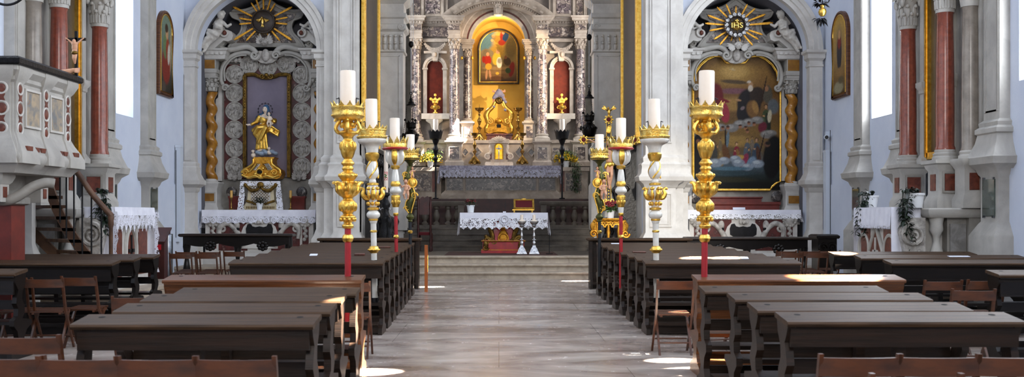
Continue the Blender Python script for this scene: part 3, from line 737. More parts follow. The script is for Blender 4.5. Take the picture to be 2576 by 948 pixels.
def staff3(X, label, tilt):
    Y = 16.15; zb = .40; k = Y/F; z = lambda y: pz(y,Y); o = (X,Y,zb); c = lambda y: (X,Y,z(y))
    t = T('processional_candlestick', o, label, 'candlestick', 'processional candlesticks on poles')
    b = B(); b.lathe([(4.5*k,0),(4.5*k,z(540)-zb)], o, 12); O('pole', b, 'red_paint', t)
    b = B(); b.lathe(prof(Y,zb,[(4,600),(7,598),(7.5,595),(5,591),(4,590)]), o, 14); O('pole_ring', b, 'gold', t)
    b = B(); b.slathe(prof(Y,zb,[(6,537),(7.5,520),(8,505),(8,490),(14,484),(15,479),(12,473),(8,466),(10,455),(8.5,440),(7,430),(5.5,424),(8,418),(15,408),(17,398),(16,385),(12,378)]), o, 20); O('shaft', b, 'white_enamel', t)
    b = B()
    for ring in ([(5,543),(6.5,541),(6.5,536),(5.5,534)],[(7,522),(9,518),(10,506),(12,496),(11,492),(8,490)],[(8,470),(12,467),(13,462),(10,456),(7,453)],[(6,426),(11,423),(12,419),(9,416)]): rb = B(); rb.lathe(prof(Y,zb,ring), o, 20); O('gold_ring', rb, 'gold', t)
    beads(b, c(508), 9*k, 8, 3*k, 2); O('gold_band', b, 'gold', t)
    for q in range(6):
        a = q*PI/3+PI/2; d = V((math.cos(a), math.sin(a), 0)); b = B(); g = q % 2
        b.tube([V(c(414))+d*10*k, V(c(404))+d*17*k, V(c(392))+d*19*k, V(c(382))+d*18*k, V(c(376))+d*22*k, V(c(377))+d*28*k], [3*k,7*k,7.5*k,6.5*k,5*k,2*k], 8, flat=.5)
        O('acanthus_leaf', b, 'gold' if g else 'white_enamel', t)
    b = B(); b.lathe(prof(Y,zb,[(12,378),(30,377),(33,374),(30,371),(10,372)]), o, 24); O('collar', b, 'red_paint', t)
    b = B(); b.lathe(prof(Y,zb,[(10,375),(27,374),(30,371),(31,362),(30,360),(28,362),(26,371),(4,372)]), o, 28); petals(b, c(360), 31*k, 12, 14*k, 13*k, .35); O('crown', b, 'gold_bright', t)
    candle(t, (X,Y), 12.7*k, z(371), z(297)); t.rotation_euler.y = tilt; return t
def putto(base, s, face=1, wings=False):
    """a small plump child figure as blob limbs, about 1 unit*s tall, turned left or right"""
    P = lambda x, y, z: (base[0]+face*x*s, base[1]+y*s, base[2]+z*s)
    return [(P(0,0,.52),(.13*s,.11*s,.17*s)),(P(0,0,.66),(.12*s,.1*s,.1*s)),(P(.0,.0,.76),.05*s,P(.01,-.01,.82),.05*s),(P(.02,-.02,.9),(.105*s,.105*s,.12*s)),(P(.02,-.12,.885),(.025*s,.03*s,.025*s)),
            (P(-.11,0,.7),.05*s,P(-.2,-.06,.56),.042*s),(P(-.2,-.06,.56),.042*s,P(-.1,-.15,.46),.032*s),(P(.11,0,.7),.05*s,P(.22,-.05,.62),.04*s),(P(.22,-.05,.62),.04*s,P(.26,-.14,.74),.03*s),
            (P(-.06,0,.42),.085*s,P(-.1,-.06,.22),.06*s),(P(-.1,-.06,.22),.06*s,P(-.08,.02,.04),.042*s),(P(.06,0,.42),.085*s,P(.12,-.1,.26),.06*s),(P(.12,-.1,.26),.06*s,P(.06,-.04,.06),.042*s),(P(-.08,-.05,.02),(.04*s,.07*s,.03*s)),(P(.06,-.1,.04),(.04*s,.07*s,.03*s))]
def hair(p, s, f, par):
    b = B(); q = lambda x, y, z: (p[0]+f*x*s, p[1]+y*s, p[2]+z*s)
    b.ell(q(.02,.02,.945), (.112*s,.1*s,.1*s))
    for j in range(9): a = j*.75; b.ell(q(.02+.09*math.cos(a),.0+.07*math.sin(a),.94), .04*s, 8, 6)
    O('hair', b, 'pew_brown', par)
def staff4(X, label, face):
    Y = 19.25; zb = .40; k = Y/F; z = lambda y: pz(y,Y); o = (X,Y,zb); c = lambda y, dx=0, dy=0: (X+dx*k*face,Y+dy*k,z(y))
    t = T('processional_candlestick', o, label, 'candlestick', 'processional candlesticks on poles')
    b = B(); b.lathe([(4*k,0),(4*k,z(556)-zb)], o, 12); O('pole', b, 'black_paint', t)
    b = B(); b.lathe(prof(Y,zb,[(4,587),(6,585),(6.5,582),(4,579)]), o, 14); O('pole_ring', b, 'gold', t)
    b = B(); b.lathe(prof(Y,zb,[(5,558),(6,555),(5,553),(9,549),(10,545),(7,540),(4,537),(4,532)]), o, 18); O('cup', b, 'green_gold', t)
    b = B(); b.tube([c(536), c(522,-3), c(508,0), c(495,5), c(480,3), c(465,-3), c(448,-6), c(432,-3), c(418,0)], [5*k,9*k,10*k,8*k,7*k,8*k,10*k,8*k,6*k], 10, flat=.7); O('scroll_stem', b, 'green_gold', t)
    b = B()
    for s in (-1, 1): b.tube([c(536,s*3,-5), c(522,-3+s*9,-5), c(508,s*10,-5), c(495,5+s*8,-5), c(480,3+s*7,-5), c(465,-3+s*8,-5), c(448,-6+s*10,-5), c(432,-3+s*9,-5)], 1.8*k, 6)
    b.spiral(c(492,10,-4), 9*k, 2*k, 1.5, 0, 1); b.spiral(c(525,-9,-4), 7*k, 2*k, 1.5, PI, -1); b.spiral(c(440,-13,-4), 8*k, 2*k, 1.5, 0, 1); O('gilt_edging', b, 'gold', t)
    b = B(); b.ell(c(460,6,-7), (9*k,4*k,13*k)); b.torus(c(460,6,-8), 11*k, 2*k, 'y', 20, 6); O('cartouche', b, 'gold', t)
    for p, sz, fc, vx in ((c(502,-9,-10), 50*k, -face, .0045), (c(452,5,-3), 32*k, face, .004)):
        ch_o = OB('cherub', putto(p, sz, fc), vx, 'skin', t, 2); hair(p, sz, fc, ch_o)
    b = B(); b.lathe(prof(Y,zb,[(4,420),(6,412),(12,406),(20,402),(24,398)]), o, 20); O('trumpet', b, 'green_gold', t)
    b = B(); b.lathe(prof(Y,zb,[(8,404),(21,402),(23,398),(21,395),(22,382),(23,380),(21,380),(19,396),(3,398)]), o, 28); petals(b, c(381), 22.5*k, 14, 8*k, 9*k, .2); beads(b, c(389), 22*k, 22, 2*k); beads(b, c(397), 22*k, 26, 1.5*k); O('crown', b, 'gold_bright', t)
    candle(t, (X,Y), 11*k, z(397), z(338)); return t
staff1(px(875,10.07), 'nearest left candlestick, gilded shaft on a red pole', 0); staff1(px(1770,10.07), 'nearest right candlestick, gilded shaft on a red pole', .012)
staff2(px(943,13.6), 'second left candlestick, white and gold with twisted neck', -.018); staff2(px(1652,13.6), 'second right candlestick, white and gold with twisted neck', -.014)
staff3(px(998,16.15), 'third left candlestick, white acanthus cup on a red pole', -.012); staff3(px(1562,16.15), 'third right candlestick, white acanthus cup on a red pole', 0)
staff4(px(1032,19.25), 'farthest left candlestick, green scroll with cherubs on a black pole', 1); staff4(px(1508,19.25), 'farthest right candlestick, green scroll with cherubs on a black pole', -1)
# small things lying on the pew ledges
def on_ledge(x, Y, w, d, th, mat, name, label, cat, rz=0, yoff=.13, zl=.93):
    b = B(); b.obox((px(x,Y+yoff), Y+yoff, zl+yoff*.11+th/2+.001), (w, d, th), (.11,0,rz)); O(name, b, mat, None, label, cat, base=(px(x,Y+yoff), Y+yoff, zl+yoff*.11))
on_ledge(789, FY[2], .11, .16, .006, 'white_paper', 'leaflet', 'white leaflet lying on a left pew ledge beside the red pole', 'leaflet', .1, zl=.944)
on_ledge(905, FY[2], .15, .1, .02, 'paper_dark', 'hymn_booklet', 'small dark printed booklet on a left pew ledge by the white pole', 'booklet', zl=.944)
on_ledge(968, FY[5], .2, .1, .012, 'paper_dark', 'hymn_booklet', 'printed booklet on a left pew ledge before the third staff', 'booklet', zl=.966)
on_ledge(1873, FY[1], .1, .18, .005, 'white_paper', 'leaflet', 'white leaflet lying on a right pew ledge near its hole', 'leaflet', -.15, zl=.937)
on_ledge(1548, FY[7], .16, .1, .006, 'white_paper', 'leaflet', 'white leaflet on a right pew ledge beside the farthest black pole', 'leaflet', zl=.977)
on_ledge(1608, FY[3], .2, .1, .012, 'paper_dark', 'hymn_booklet', 'dark printed booklet on a right pew ledge by the red pole', 'booklet', zl=.95)
on_ledge(2412, 14.85, .3, .09, .004, 'white_paper', 'paper_slip', 'white paper slip on a right aisle pew ledge', 'paper', zl=.93)
# pew panel edge built as a narrow board, orange light put into its colour
b = B(); b.box(px(1068,20.75), px(1076,20.75), 20.75, 20.8, 0, pz(616,20.75)); O('upright_board', b, 'orange_lit_wood', None, 'narrow board with orange light in its colour, upright at the end of the left pews', 'board', base=(px(1072,20.75),20.75,0))
# ================================================================== SHARED ORNAMENT
def shaft(b, x, y, r, z0, z1, n=20):
    h = z1-z0; b.lathe([(r*1.12,0),(r*1.12,h*.012),(r*1.0,h*.03),(r*1.02,h*.3),(r*.97,h*.65),(r*.87,h*.965),(r*.95,h*.975),(r*.95,h*.99),(r*.88,h)], (x,y,z0), n); return b
def col_base(b, x, y, r, z0, h):
    b.box(x-r*1.5, x+r*1.5, y-r*1.5, y+r*1.5, z0, z0+h*.32)
    b.lathe([(r*1.4,h*.3),(r*1.5,h*.4),(r*1.42,h*.52),(r*1.2,h*.6),(r*1.15,h*.68),(r*1.3,h*.78),(r*1.3,h*.86),(r*1.12,h*.93),(r*1.1,h)], (x,y,z0), 20); return b
def capital(b, x, y, r, z0, h):
    b.lathe([(r*.9,0),(r*1.05,h*.03),(r*.88,h*.08),(r*.9,h*.4),(r*1.1,h*.75),(r*1.35,h*.86)], (x,y,z0), 16)
    for row, (zz, n, q) in enumerate(((.2,8,.98),(.45,8,1.06))):
        for k in range(n):
            a = 2*PI*(k+.5*row)/n; d = V((math.cos(a), math.sin(a), 0)); c = V((x,y,z0+h*zz))
            b.ell(c+d*r*q, (r*.3, r*.16, h*.2), 8, 6, (0,0,a+PI/2)); b.ell(c+d*r*(q+.22)+V((0,0,h*.17)), (r*.24, r*.16, h*.06), 8, 5, (0,0,a+PI/2))
    for k in range(4):
        a = PI/4+k*PI/2; d = V((math.cos(a), math.sin(a), 0))
        b.ell(V((x,y,z0+h*.74))+d*r*1.5, (r*.3, r*.3, h*.15), 10, 6); b.ell(V((x,y,z0+h*.84))+d*r*1.25, (r*.3, r*.3, h*.08), 8, 5)
        b.ell((x+r*1.22*math.cos(k*PI/2), y+r*1.22*math.sin(k*PI/2), z0+h*.86), (r*.2,r*.2,h*.1), 8, 5)
    b.box(x-r*1.42, x+r*1.42, y-r*1.42, y+r*1.42, z0+h*.88, z0+h); return b
def entab(b, x0, x1, y0, y1, za, zf, zc, zt, out=.12, dent=True):
    """architrave za..zf, frieze zf..zc, cornice zc..zt"""
    b.rl(x0, x1, y0, y1, [(0,za),(0,za+(zf-za)*.5),(.015,za+(zf-za)*.55),(.015,zf-.02),(.04,zf),(0,zf+.01),(0,zc),(.03,zc+.01),(.03,zc+(zt-zc)*.3),(out*.7,zc+(zt-zc)*.45),(out*.75,zc+(zt-zc)*.7),(out,zc+(zt-zc)*.8),(out,zt),(0,zt+.005)])
    if dent:
        n = max(2, int((x1-x0)/.09))
        for k in range(n): 
            u = x0+(x1-x0)*(k+.5)/n; b.box(u-.022, u+.022, y0-.07, y0, zc+(zt-zc)*.12, zc+(zt-zc)*.34)
    return b
def frame_box(b, x0, x1, z0, z1, y, w, d):
    b.box(x0-w, x0, y-d, y+.01, z0-w, z1+w); b.box(x1, x1+w, y-d, y+.01, z0-w, z1+w); b.box(x0, x1, y-d, y+.01, z0-w, z0); b.box(x0, x1, y-d, y+.01, z1, z1+w); return b
def painting(name, mat, parent, box, top, bg, strokes, nx, ny, pt, **kw):
    """a painted canvas: grid of coloured points; pt maps picture coordinates to the place it hangs"""
    x0, x1, yb = box
    xs = np.linspace(x0, x1, nx); vs = np.linspace(0, 1, ny)
    Xg = np.repeat(xs[:,None], ny, 1); tops = np.array([top(x) for x in xs])
    Yg = yb + vs[None,:]*(tops[:,None]-yb)
    rng = np.random.RandomState(5)
    ys = np.array([p[0] for p in bg]); cs = np.array([lin(p[1]) for p in bg])
    C = np.stack([np.interp(Yg, ys, cs[:,k]) for k in range(3)], -1)
    for s in strokes:
        cx, cy, rx, ry, dg, c, soft = s
        a = math.radians(dg); dx, dy = Xg-cx, Yg-cy
        u = (dx*math.cos(a)+dy*math.sin(a))/rx; v = (-dx*math.sin(a)+dy*math.cos(a))/ry
        d = np.sqrt(u*u+v*v); al = np.clip((1-d)/max(soft*.5,.02), 0, 1)[...,None]
        C = C*(1-al)+np.array(lin(c))*al
    C *= (1+.10*rng.randn(nx, ny, 1)).clip(.6,1.4)
    b = B(); b.grid([[pt(Xg[i,j], Yg[i,j]) for j in range(ny)] for i in range(nx)])
    o = O(name, b, mat, parent, **kw)
    ca = o.data.color_attributes.new('Col', 'FLOAT_COLOR', 'POINT')
    # vertices were made row by row, so indices follow the grid order
    flat = np.ones((nx*ny, 4), np.float32); flat[:,:3] = C.reshape(-1,3); ca.data.foreach_set('color', flat.ravel())
    return o
def figure(x, y, h, robe, skin='a87850', cloak=None, lean=0, hair='3a2416'):
    """brush strokes of a robed person, head at (x, y), h pixels tall"""
    s = [(x+lean*h*.3, y+h*.62, h*.2, h*.42, lean*25, robe, .35), (x+lean*h*.1, y+h*.3, h*.15, h*.2, 0, robe, .4)]
    if cloak: s += [(x+h*.08+lean*h*.3, y+h*.6, h*.1, h*.4, lean*25-8, cloak, .4)]
    s += [(x, y-h*.01, h*.085, h*.1, 0, hair, .4), (x, y+h*.015, h*.06, h*.085, 0, skin, .4), (x-h*.08, y+h*.36, h*.05, h*.035, 30, skin, .5)]
    return s
def wing_b(b, base, s, face=1, spread=.9):
    for k in range(7):
        a = math.radians(35+k*16*spread); l = s*(1-.06*k)
        d = V((face*math.cos(a), .15, math.sin(a))); b.ell(V(base)+d*l*.5, (s*.11, s*.035, l*.52), 8, 6, (0, face*(PI/2-a), 0))
    return b
def cherub_head(b, c, s, wings=True, wa=62):
    b.ell(c, (.5*s,.45*s,.58*s)); b.ell((c[0],c[1]-.42*s,c[2]-.05*s), (.1*s,.14*s,.12*s), 8, 6)
    for q in (-1, 1):
        b.ell((c[0]+q*.22*s,c[1]-.36*s,c[2]-.14*s), (.16*s,.12*s,.14*s), 8, 6)
        for k in range(4): b.ell((c[0]+q*(.15+.12*k)*s,c[1]-.1*s,c[2]+(.5-.1*k)*s), (.17*s,.2*s,.16*s), 8, 6)
        if wings:
            for k in range(5):
                a = math.radians(wa-k*14); d = V((q*math.cos(a), 0, math.sin(a)))
                b.ell(V(c)+V((q*.25*s,.12*s,-.25*s))+d*(.95-.08*k)*s, (.19*s,.1*s,(.7-.07*k)*s), 8, 6, (0, q*(PI/2-a), 0))
    return b
def cloth(t, x0, x1, y0, y1, z, drop, lace_h, mat='linen', lmat='lace', name='cloth', scal=.22, side=.5, lab=None):
    """altar cloth as children of t: top sheet, plain band in front and lace edge, short falls at the ends"""
    b = B(); b.box(x0, x1, y0-.012, y1, z, z+.012)
    n = 90; rows = [[], []]
    for k in range(n+1):
        u = k/n; x = x0+(x1-x0)*u; w = .008*math.sin(u*37)+.005*math.sin(u*83)
        rows[0].append((x, y0-.012, z+.008)); rows[1].append((x, y0-.02+w, z-drop))
    b.grid(rows)
    for s, x in ((-1, x0), (1, x1)):
        rr = [[], []]
        for k in range(12):
            v = k/11; y = y0-.012+(y1-y0)*v; w = .02*math.sin(v*17)
            rr[0].append((x, y, z+.008)); rr[1].append((x+s*(.03+w), y, z-drop*side*2))
        b.grid(rr)
    O(name, b, mat, t)
    b = B(); rows = [[] for _ in range(5)]
    for k in range(n*2+1):
        u = k/n/2; x = x0+(x1-x0)*u; w = .008*math.sin(u*37)+.005*math.sin(u*83)
        e = lace_h*(1-.22*abs(math.cos(PI*(x-x0)/scal)))
        for j in range(5): rows[j].append((x, y0-.022+w*(1+j*.2), z-drop-e*j/4))
    b.grid(rows)
    for s, x in ((-1, x0), (1, x1)):
        rr = [[] for _ in range(4)]
        for k in range(16):
            v = k/15; y = y0-.012+(y1-y0)*v; w = .02*math.sin(v*17)
            for j in range(4): rr[j].append((x+s*(.032+w+.01*j), y, z-drop*side*2-lace_h*j/3*(1-.2*abs(math.sin(v*20)))))
        b.grid(rr)
    O('lace_edge', b, lmat, t)
# ================================================================== HIGH ALTAR
AX = 1253.5
mir = lambda x: 2*AX-x
ha = T('high_altar', (px(AX,34.4), 34.4, 2.06), 'tall veined marble high altar with columns, arch and glowing yellow niche', 'altar')
Ym, Yc, Yw = 33.4, 34.5, 35.1
zt = pz(418, Ym)
b = B(); b.rl(px(1120,Ym), px(1400,Ym), Ym, 34.3, [(.12,2.06),(.12,2.22),(.1,2.25),(.02,2.32),(0,2.36),(0,zt-.16),(.04,zt-.12),(.12,zt-.07),(.14,zt-.04),(.14,zt)]); O('mensa', b, 'altar_stone', ha)
for xa, xb in ((1124,1164),(1172,1348),(1356,1396)):
    b = B(); b.pbox(xa, xb, 449, 480, Ym-.012, .03); p = O('inlay_panel', b, 'breccia_dark', ha)
    b = B(); frame_box(b, px(xa,Ym), px(xb,Ym), pz(480,Ym), pz(449,Ym), Ym-.01, .025, .02); O('panel_moulding', b, 'altar_stone_grey', p)
for s in (0, 1):
    f = (lambda x: mir(x)) if s else (lambda x: x)
    def bx(b, xa, xb, ya, yb, Y, d):
        xa, xb = sorted((f(xa), f(xb))); return b.pbox(xa, xb, ya, yb, Y, d)
    # wing walls beside the mensa
    b = B(); bx(b, 1028, 1110, 428, 512, 34.3, .8); bx(b, 1024, 1112, 420, 430, 34.2, .9); bx(b, 1026, 1112, 488, 512, 34.24, .8); O('wing_wall', b, 'altar_stone', ha)
    b = B(); bx(b, 1044, 1083, 436, 480, 34.28, .05); O('inlay_panel', b, 'breccia_small', ha)
    b = B(); bx(b, 1087, 1098, 430, 482, 34.28, .05); O('red_strip', b, 'red_panel', ha)
    # zone of pedestals behind the candles
    b = B(); bx(b, 1064, 1130, 357, 416, 34.75, .5); bx(b, 1062, 1160, 352, 360, 34.7, .5); O('gradine', b, 'altar_stone', ha)
    b = B(); bx(b, 1073, 1118, 372, 402, 34.73, .05); O('inlay_panel', b, 'breccia_small', ha)
    for x, Yp in ((1047, 34.6), (1143, 34.3)):
        xx = f(x); xl, xr = px(xx-19, Yp), px(xx+19, Yp); zb, z1 = pz(418,Yp), pz(354,Yp)
        b = B(); b.rl(xl, xr, Yp, Yp+.55, [(.07,zb),(.07,zb+.14),(.02,zb+.2),(0,zb+.23),(0,z1-.12),(.03,z1-.09),(.07,z1-.04),(.07,z1)]); O('pedestal', b, 'altar_stone', ha)
        b = B(); b.pbox(xx-12, xx+12, 370, 400, Yp-.012, .03); p = O('inlay_panel', b, 'breccia_small', ha)
        b = B(); frame_box(b, px(xx-12,Yp), px(xx+12,Yp), pz(400,Yp), pz(370,Yp), Yp-.005, .03, .025); O('panel_moulding', b, 'altar_stone', p)
        yc = Yp+.28; xc = px(xx, yc); r = 12.6*yc/F
        b = B(); col_base(b, xc, yc, r, z1, .26); O('column_base', b, 'altar_stone_pale', ha)
        b = B(); shaft(b, xc, yc, r, z1+.25, pz(124,yc)); O('column', b, 'breccia', ha)
        b = B(); capital(b, xc, yc, r*.92, pz(125,yc), pz(95,yc)-pz(125,yc)); O('capital', b, 'altar_stone', ha)
        b = B(); xl, xr = xc-r*1.15, xc+r*1.15
        entab(b, xl, xr, yc-r*1.1, Yw, pz(95,yc), pz(78,yc), pz(63,yc), pz(43,yc), .15); O('entablature_block', b, 'altar_stone', ha)
        b = B(); b.box(xl+.02, xr-.02, yc-r*1.1-.008, yc, pz(77,yc), pz(64,yc)); O('frieze_panel', b, 'breccia_small', ha)
    # small column pair holding the niche arch
    xx = f(1175); Yp = 34.75; xl, xr = px(xx-14,Yp), px(xx+14,Yp); zb, z1 = pz(358,Yp), pz(306,Yp)
    b = B(); b.rl(xl, xr, Yp, Yp+.42, [(.07,zb),(.07,zb+.08),(0,zb+.14),(0,z1-.1),(.06,z1-.04),(.06,z1)]); O('pedestal', b, 'altar_stone_pale', ha)
    b = B(); b.pbox(xx-8, xx+8, 318, 346, Yp-.012, .03); O('inlay_panel', b, 'breccia_small', ha)
    yc = Yp+.2; xc = px(xx, yc); r = 9.6*yc/F
    b = B(); col_base(b, xc, yc, r, z1, .13); O('column_base', b, 'altar_stone_pale', ha)
    b = B(); shaft(b, xc, yc, r, z1+.125, pz(140,yc), 18); O('column', b, 'breccia_small', ha)
    b = B(); capital(b, xc, yc, r*.9, pz(141,yc), pz(122,yc)-pz(141,yc)); O('capital', b, 'altar_stone', ha)
    for q in (-1, 1):
        b = B(); b.ell((xc+q*r*1.35, yc-.02, pz(146,yc)), (.045,.045,.07), 8, 6); O('hanging_bud', b, 'gold_leaf', ha)
    b = B(); entab(b, xc-r*1.2, xc+r*1.2, yc-r, Yw+.1, pz(122,yc), pz(116,yc), pz(113,yc), pz(101,yc), .1, False); O('impost', b, 'altar_stone', ha)
    # panel wall with the round-headed red recess between the columns
    xm = f(1094.5)
    b = B(); xa, xb = sorted((px(f(1034),Yw), px(f(1186),Yw))); b.box(xa, xb, Yw, 36.45, 2.2, 8.9); O('back_wall', b, 'altar_stone_grey', ha)
    Yn = Yw-.05; cx, cz, r = px(xm,Yn), pz(172,Yn), 20*Yn/F
    arcp = [(cx+r*math.cos(a), cz+r*math.sin(a)) for a in [PI*k/24 for k in range(25)]]
    b = B(); b.prism(arcp + [(cx-r, pz(296,Yn)), (cx+r, pz(296,Yn))], 'xz', Yn, Yn+.1); O('red_recess', b, 'niche_red', ha)
    b = B(); b.arch(cx, cz, [(r,Yn+.05),(r,Yn-.12),(r*1.15,Yn-.12),(r*1.2,Yn-.16),(r*1.5,Yn-.16),(r*1.5,Yn+.05)], n=28)
    for q in (-1, 1):
        xa, xb = sorted((cx+q*r, cx+q*r*1.48)); b.box(xa, xb, Yn-.12, Yn+.05, pz(298,Yn), cz); b.rl(xa, xb, Yn-.12, Yn+.05, [(0,cz-.08),(.03,cz-.05),(.03,cz),(0,cz+.005)])
    O('recess_arch', b, 'altar_stone', ha)
    b = B(); b.ppoly([(xm-9,132),(xm+9,132),(xm+6,153),(xm-6,153)], Yn-.25, .3); b.ell((cx, Yn-.26, pz(140,Yn)), (.07,.06,.09)); O('keystone', b, 'altar_stone', ha)
    b = B(); bx(b, 1066, 1124, 128, 134, Yn-.14, .2); O('string_course', b, 'altar_stone', ha)
    b = B()
    for k in range(15):
        u = -1+k/7; 
        for q in (-1, 1, 0): b.ell((cx+u*.34, Yn-.1, pz(112,Yn)-(1-u*u)*.22+q*.045*(1.3-u*u)), (.045,.05,.04), 8, 6, (0,k,0))
    O('garland', b, 'altar_stone', ha)
    b = B(); bx(b, 1064, 1126, 97, 105, Yn-.12, .2); O('architrave', b, 'altar_stone', ha)
    b = B(); bx(b, 1062, 1128, 68, 92, Yn-.04, .1); O('frieze_panel', b, 'breccia_small', ha)
    b = B(); xa, xb = sorted((px(f(1060),Yn), px(f(1130),Yn))); entab(b, xa, xb, Yn-.1, Yw, pz(68,Yn), pz(66,Yn), pz(62,Yn), pz(46,Yn), .12); O('cornice', b, 'altar_stone_grey', ha)
    b = B(); bx(b, 1060, 1130, 285, 299, 34.65, .5); b.lathe([(.3,0),(.28,-.06),(.16,-.14),(.1,-.3),(.05,-.36)], (cx, 34.7, pz(300,34.65)), 16, sq=.6); O('bracket_shelf', b, 'altar_stone_pale', ha)
    # attic panels above the cornice
    b = B(); bx(b, 1030, 1126, -8, 42, 34.9, .5)
    for xa_, xb_ in ((1034,1038),(1060,1066),(1110,1116)): bx(b, xa_, xb_, -8, 42, 34.82, .2)
    O('attic', b, 'altar_stone', ha)
    b = B(); bx(b, 1070, 1107, -8, 34, 34.88, .1); p = O('attic_panel', b, 'breccia', ha)
    b = B(); bx(b, 1041, 1057, -8, 38, 34.86, .1); O('attic_panel', b, 'breccia_small', ha)
# wall over the niche, its arches and pediment
cx, cz, r = px(AX,Yw), pz(106,Yw), 69*Yw/F
b = B(); xo = 1180; pts = [(px(xo,Yw), 8.9), (px(xo,Yw), cz)] + [(cx+r*math.cos(PI-PI*k/36), cz+r*math.sin(PI-PI*k/36)) for k in range(37)] + [(px(mir(xo),Yw), cz), (px(mir(xo),Yw), 8.9)]
b.prism(pts, 'xz', Yw, 36.45); O('niche_wall', b, 'altar_stone', ha)
b = B(); b.box(px(1180,36.2), px(1326,36.2), 36.3, 36.46, 3.9, cz+1.1); O('niche_back', b, 'yellow_plaster', ha)
b = B(); b.arch(cx, cz, [(r-.005,Yw+.12),(r+.05,Yw+.12),(r+.05,36.4),(r-.005,36.4)], n=36); b.box(cx-r-.04, cx-r+.005, Yw+.12, 36.4, 3.9, cz); b.box(cx+r-.005, cx+r+.04, Yw+.12, 36.4, 3.9, cz); O('niche_reveal', b, 'yellow_plaster', ha)
b = B(); b.arch(cx, cz, [(r-.02,Yw+.15),(r-.02,Yw-.05),(r+.09,Yw-.05),(r+.09,Yw+.15)], n=40); O('inner_arch', b, 'altar_stone_pale', ha)
b = B(); b.arch(cx, cz, [(r+.09,Yw),(r+.09,Yw-.03),(r+.15,Yw-.03),(r+.15,Yw)], n=40); O('red_band', b, 'red_panel', ha)
b = B(); b.arch(cx, cz, [(r+.15,Yw),(r+.15,Yw-.14),(r+.28,Yw-.14),(r+.31,Yw-.18),(r+.52,Yw-.2),(r+.54,Yw)], 0, PI, 44); O('archivolt', b, 'altar_stone', ha)
Yp = 34.5; cx2, cz2, R2 = px(AX,Yp), pz(183,Yp), 190*Yp/F
a0 = math.radians(45); 
b = B(); b.arch(cx2, cz2, [(R2-.28,Yw),(R2-.28,Yp+.25),(R2-.2,Yp+.2),(R2-.14,Yp+.12),(R2-.12,Yp),(R2,Yp-.06),(R2+.08,Yp-.08),(R2+.16,Yp-.1),(R2+.16,Yw)], a0, PI-a0, 48)
for k in range(46):
    a = a0+.02+(PI-2*a0-.04)*k/45; b.obox((cx2+(R2-.17)*math.cos(a), Yp+.1, cz2+(R2-.17)*math.sin(a)), (.05,.1,.06), (0,-a+PI/2,0))
for k in range(14):
    a = a0+.05+(PI-2*a0-.1)*k/13; b.obox((cx2+(R2-.05)*math.cos(a), Yp-.0, cz2+(R2-.05)*math.sin(a)), (.12,.2,.07), (0,-a+PI/2,0))
O('pediment', b, 'altar_stone', ha)
for s in (-1, 1):
    b = B(); b.arch(cx, cz, [(r+.56,Yw-.02),(r+.56,Yw-.06),(r+.85,Yw-.06),(r+.85,Yw-.02)], *((PI*.56, PI*.8) if s < 0 else (PI*.2, PI*.44)), 16); O('spandrel_panel', b, 'breccia_small', ha)
b = B(); k0 = (cx, 34.65, pz(14,34.65)); b.ppoly([(AX-15,-12),(AX+15,-12),(AX+11,36),(AX-11,36)], 34.75, .4); cherub_head(b, k0, .22, False); b.ell((cx,34.6,pz(26,34.6)), (.09,.08,.12)); O('keystone_head', b, 'altar_stone', ha)
# gradine behind the tabernacle with diamond inlays
b = B(); b.pbox(1158, mir(1158), 357, 418, 34.72, 1.6); b.pbox(1152, mir(1152), 352, 360, 34.66, 1.7); b.pbox(1158, mir(1158), 402, 418, 34.66, .3); O('gradine', b, 'altar_stone', ha)
for x in (1170, 1200, 1307, 1337):
    cxx, zz = px(x,34.7), pz(383,34.7)
    b = B(); q = .17 if x in (1200,1307) else .13; b.prism([(cxx-q,zz),(cxx,zz+q*1.15),(cxx+q,zz),(cxx,zz-q*1.15)], 'xz', 34.69, 34.75); p = O('inlay_panel', b, 'breccia_dark', ha)
    b = B(); 
    for u, v in (((-q,0),(0,q*1.15)),((0,q*1.15),(q,0)),((q,0),(0,-q*1.15)),((0,-q*1.15),(-q,0))): b.tube([(cxx+u[0],34.69,zz+u[1]),(cxx+v[0],34.69,zz+v[1])], .025, 6)
    O('panel_moulding', b, 'altar_stone', p)
# cloth on the mensa
t = T('altar_cloth', (px(AX,Ym), Ym-.1, zt), 'grey violet lace cloth hanging over the long high altar mensa', 'altar cloth')
x0, x1 = px(1106,Ym-.16), px(1410,Ym-.16)
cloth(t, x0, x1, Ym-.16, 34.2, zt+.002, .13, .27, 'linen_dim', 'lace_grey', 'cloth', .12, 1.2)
# ------------------------------------------------------------------ tabernacle
Yt = 33.95; tz = zt+.015
t = T('tabernacle', (px(1255,Yt), Yt, tz), 'cream marble tabernacle with scrolled sides and golden arched door', 'tabernacle')
z = lambda y: pz(y, Yt-.2); xx = lambda x: px(x, Yt-.2)
b = B(); b.rl(xx(1220), xx(1291), Yt-.2, Yt+.2, [(0,tz),(0,tz+.1),(-.02,tz+.13),(-.02,tz+.15)]); O('base', b, 'tab_marble', t)
b = B(); b.box(xx(1234), xx(1277), Yt-.15, Yt+.15, tz+.15, z(358)); b.prism([(xx(1230),z(362)),(xx(1228),z(354)),(xx(1233),z(352)),(xx(1238),z(347)),(xx(1247),z(344)),(xx(1263),z(344)),(xx(1272),z(347)),(xx(1277),z(352)),(xx(1282),z(354)),(xx(1280),z(362)),(xx(1276),z(360)),(xx(1234),z(360))], 'xz', Yt-.22, Yt+.15); O('body', b, 'tab_marble', t)
b = B()
for k in range(7):
    a = math.radians(30+20*k); b.ell((xx(1255)+.12*math.cos(a), Yt-.24, z(358)+.12*math.sin(a)), (.025,.02,.1), 8, 6, (0,PI/2-a,0))
O('shell', b, 'tab_marble', t)
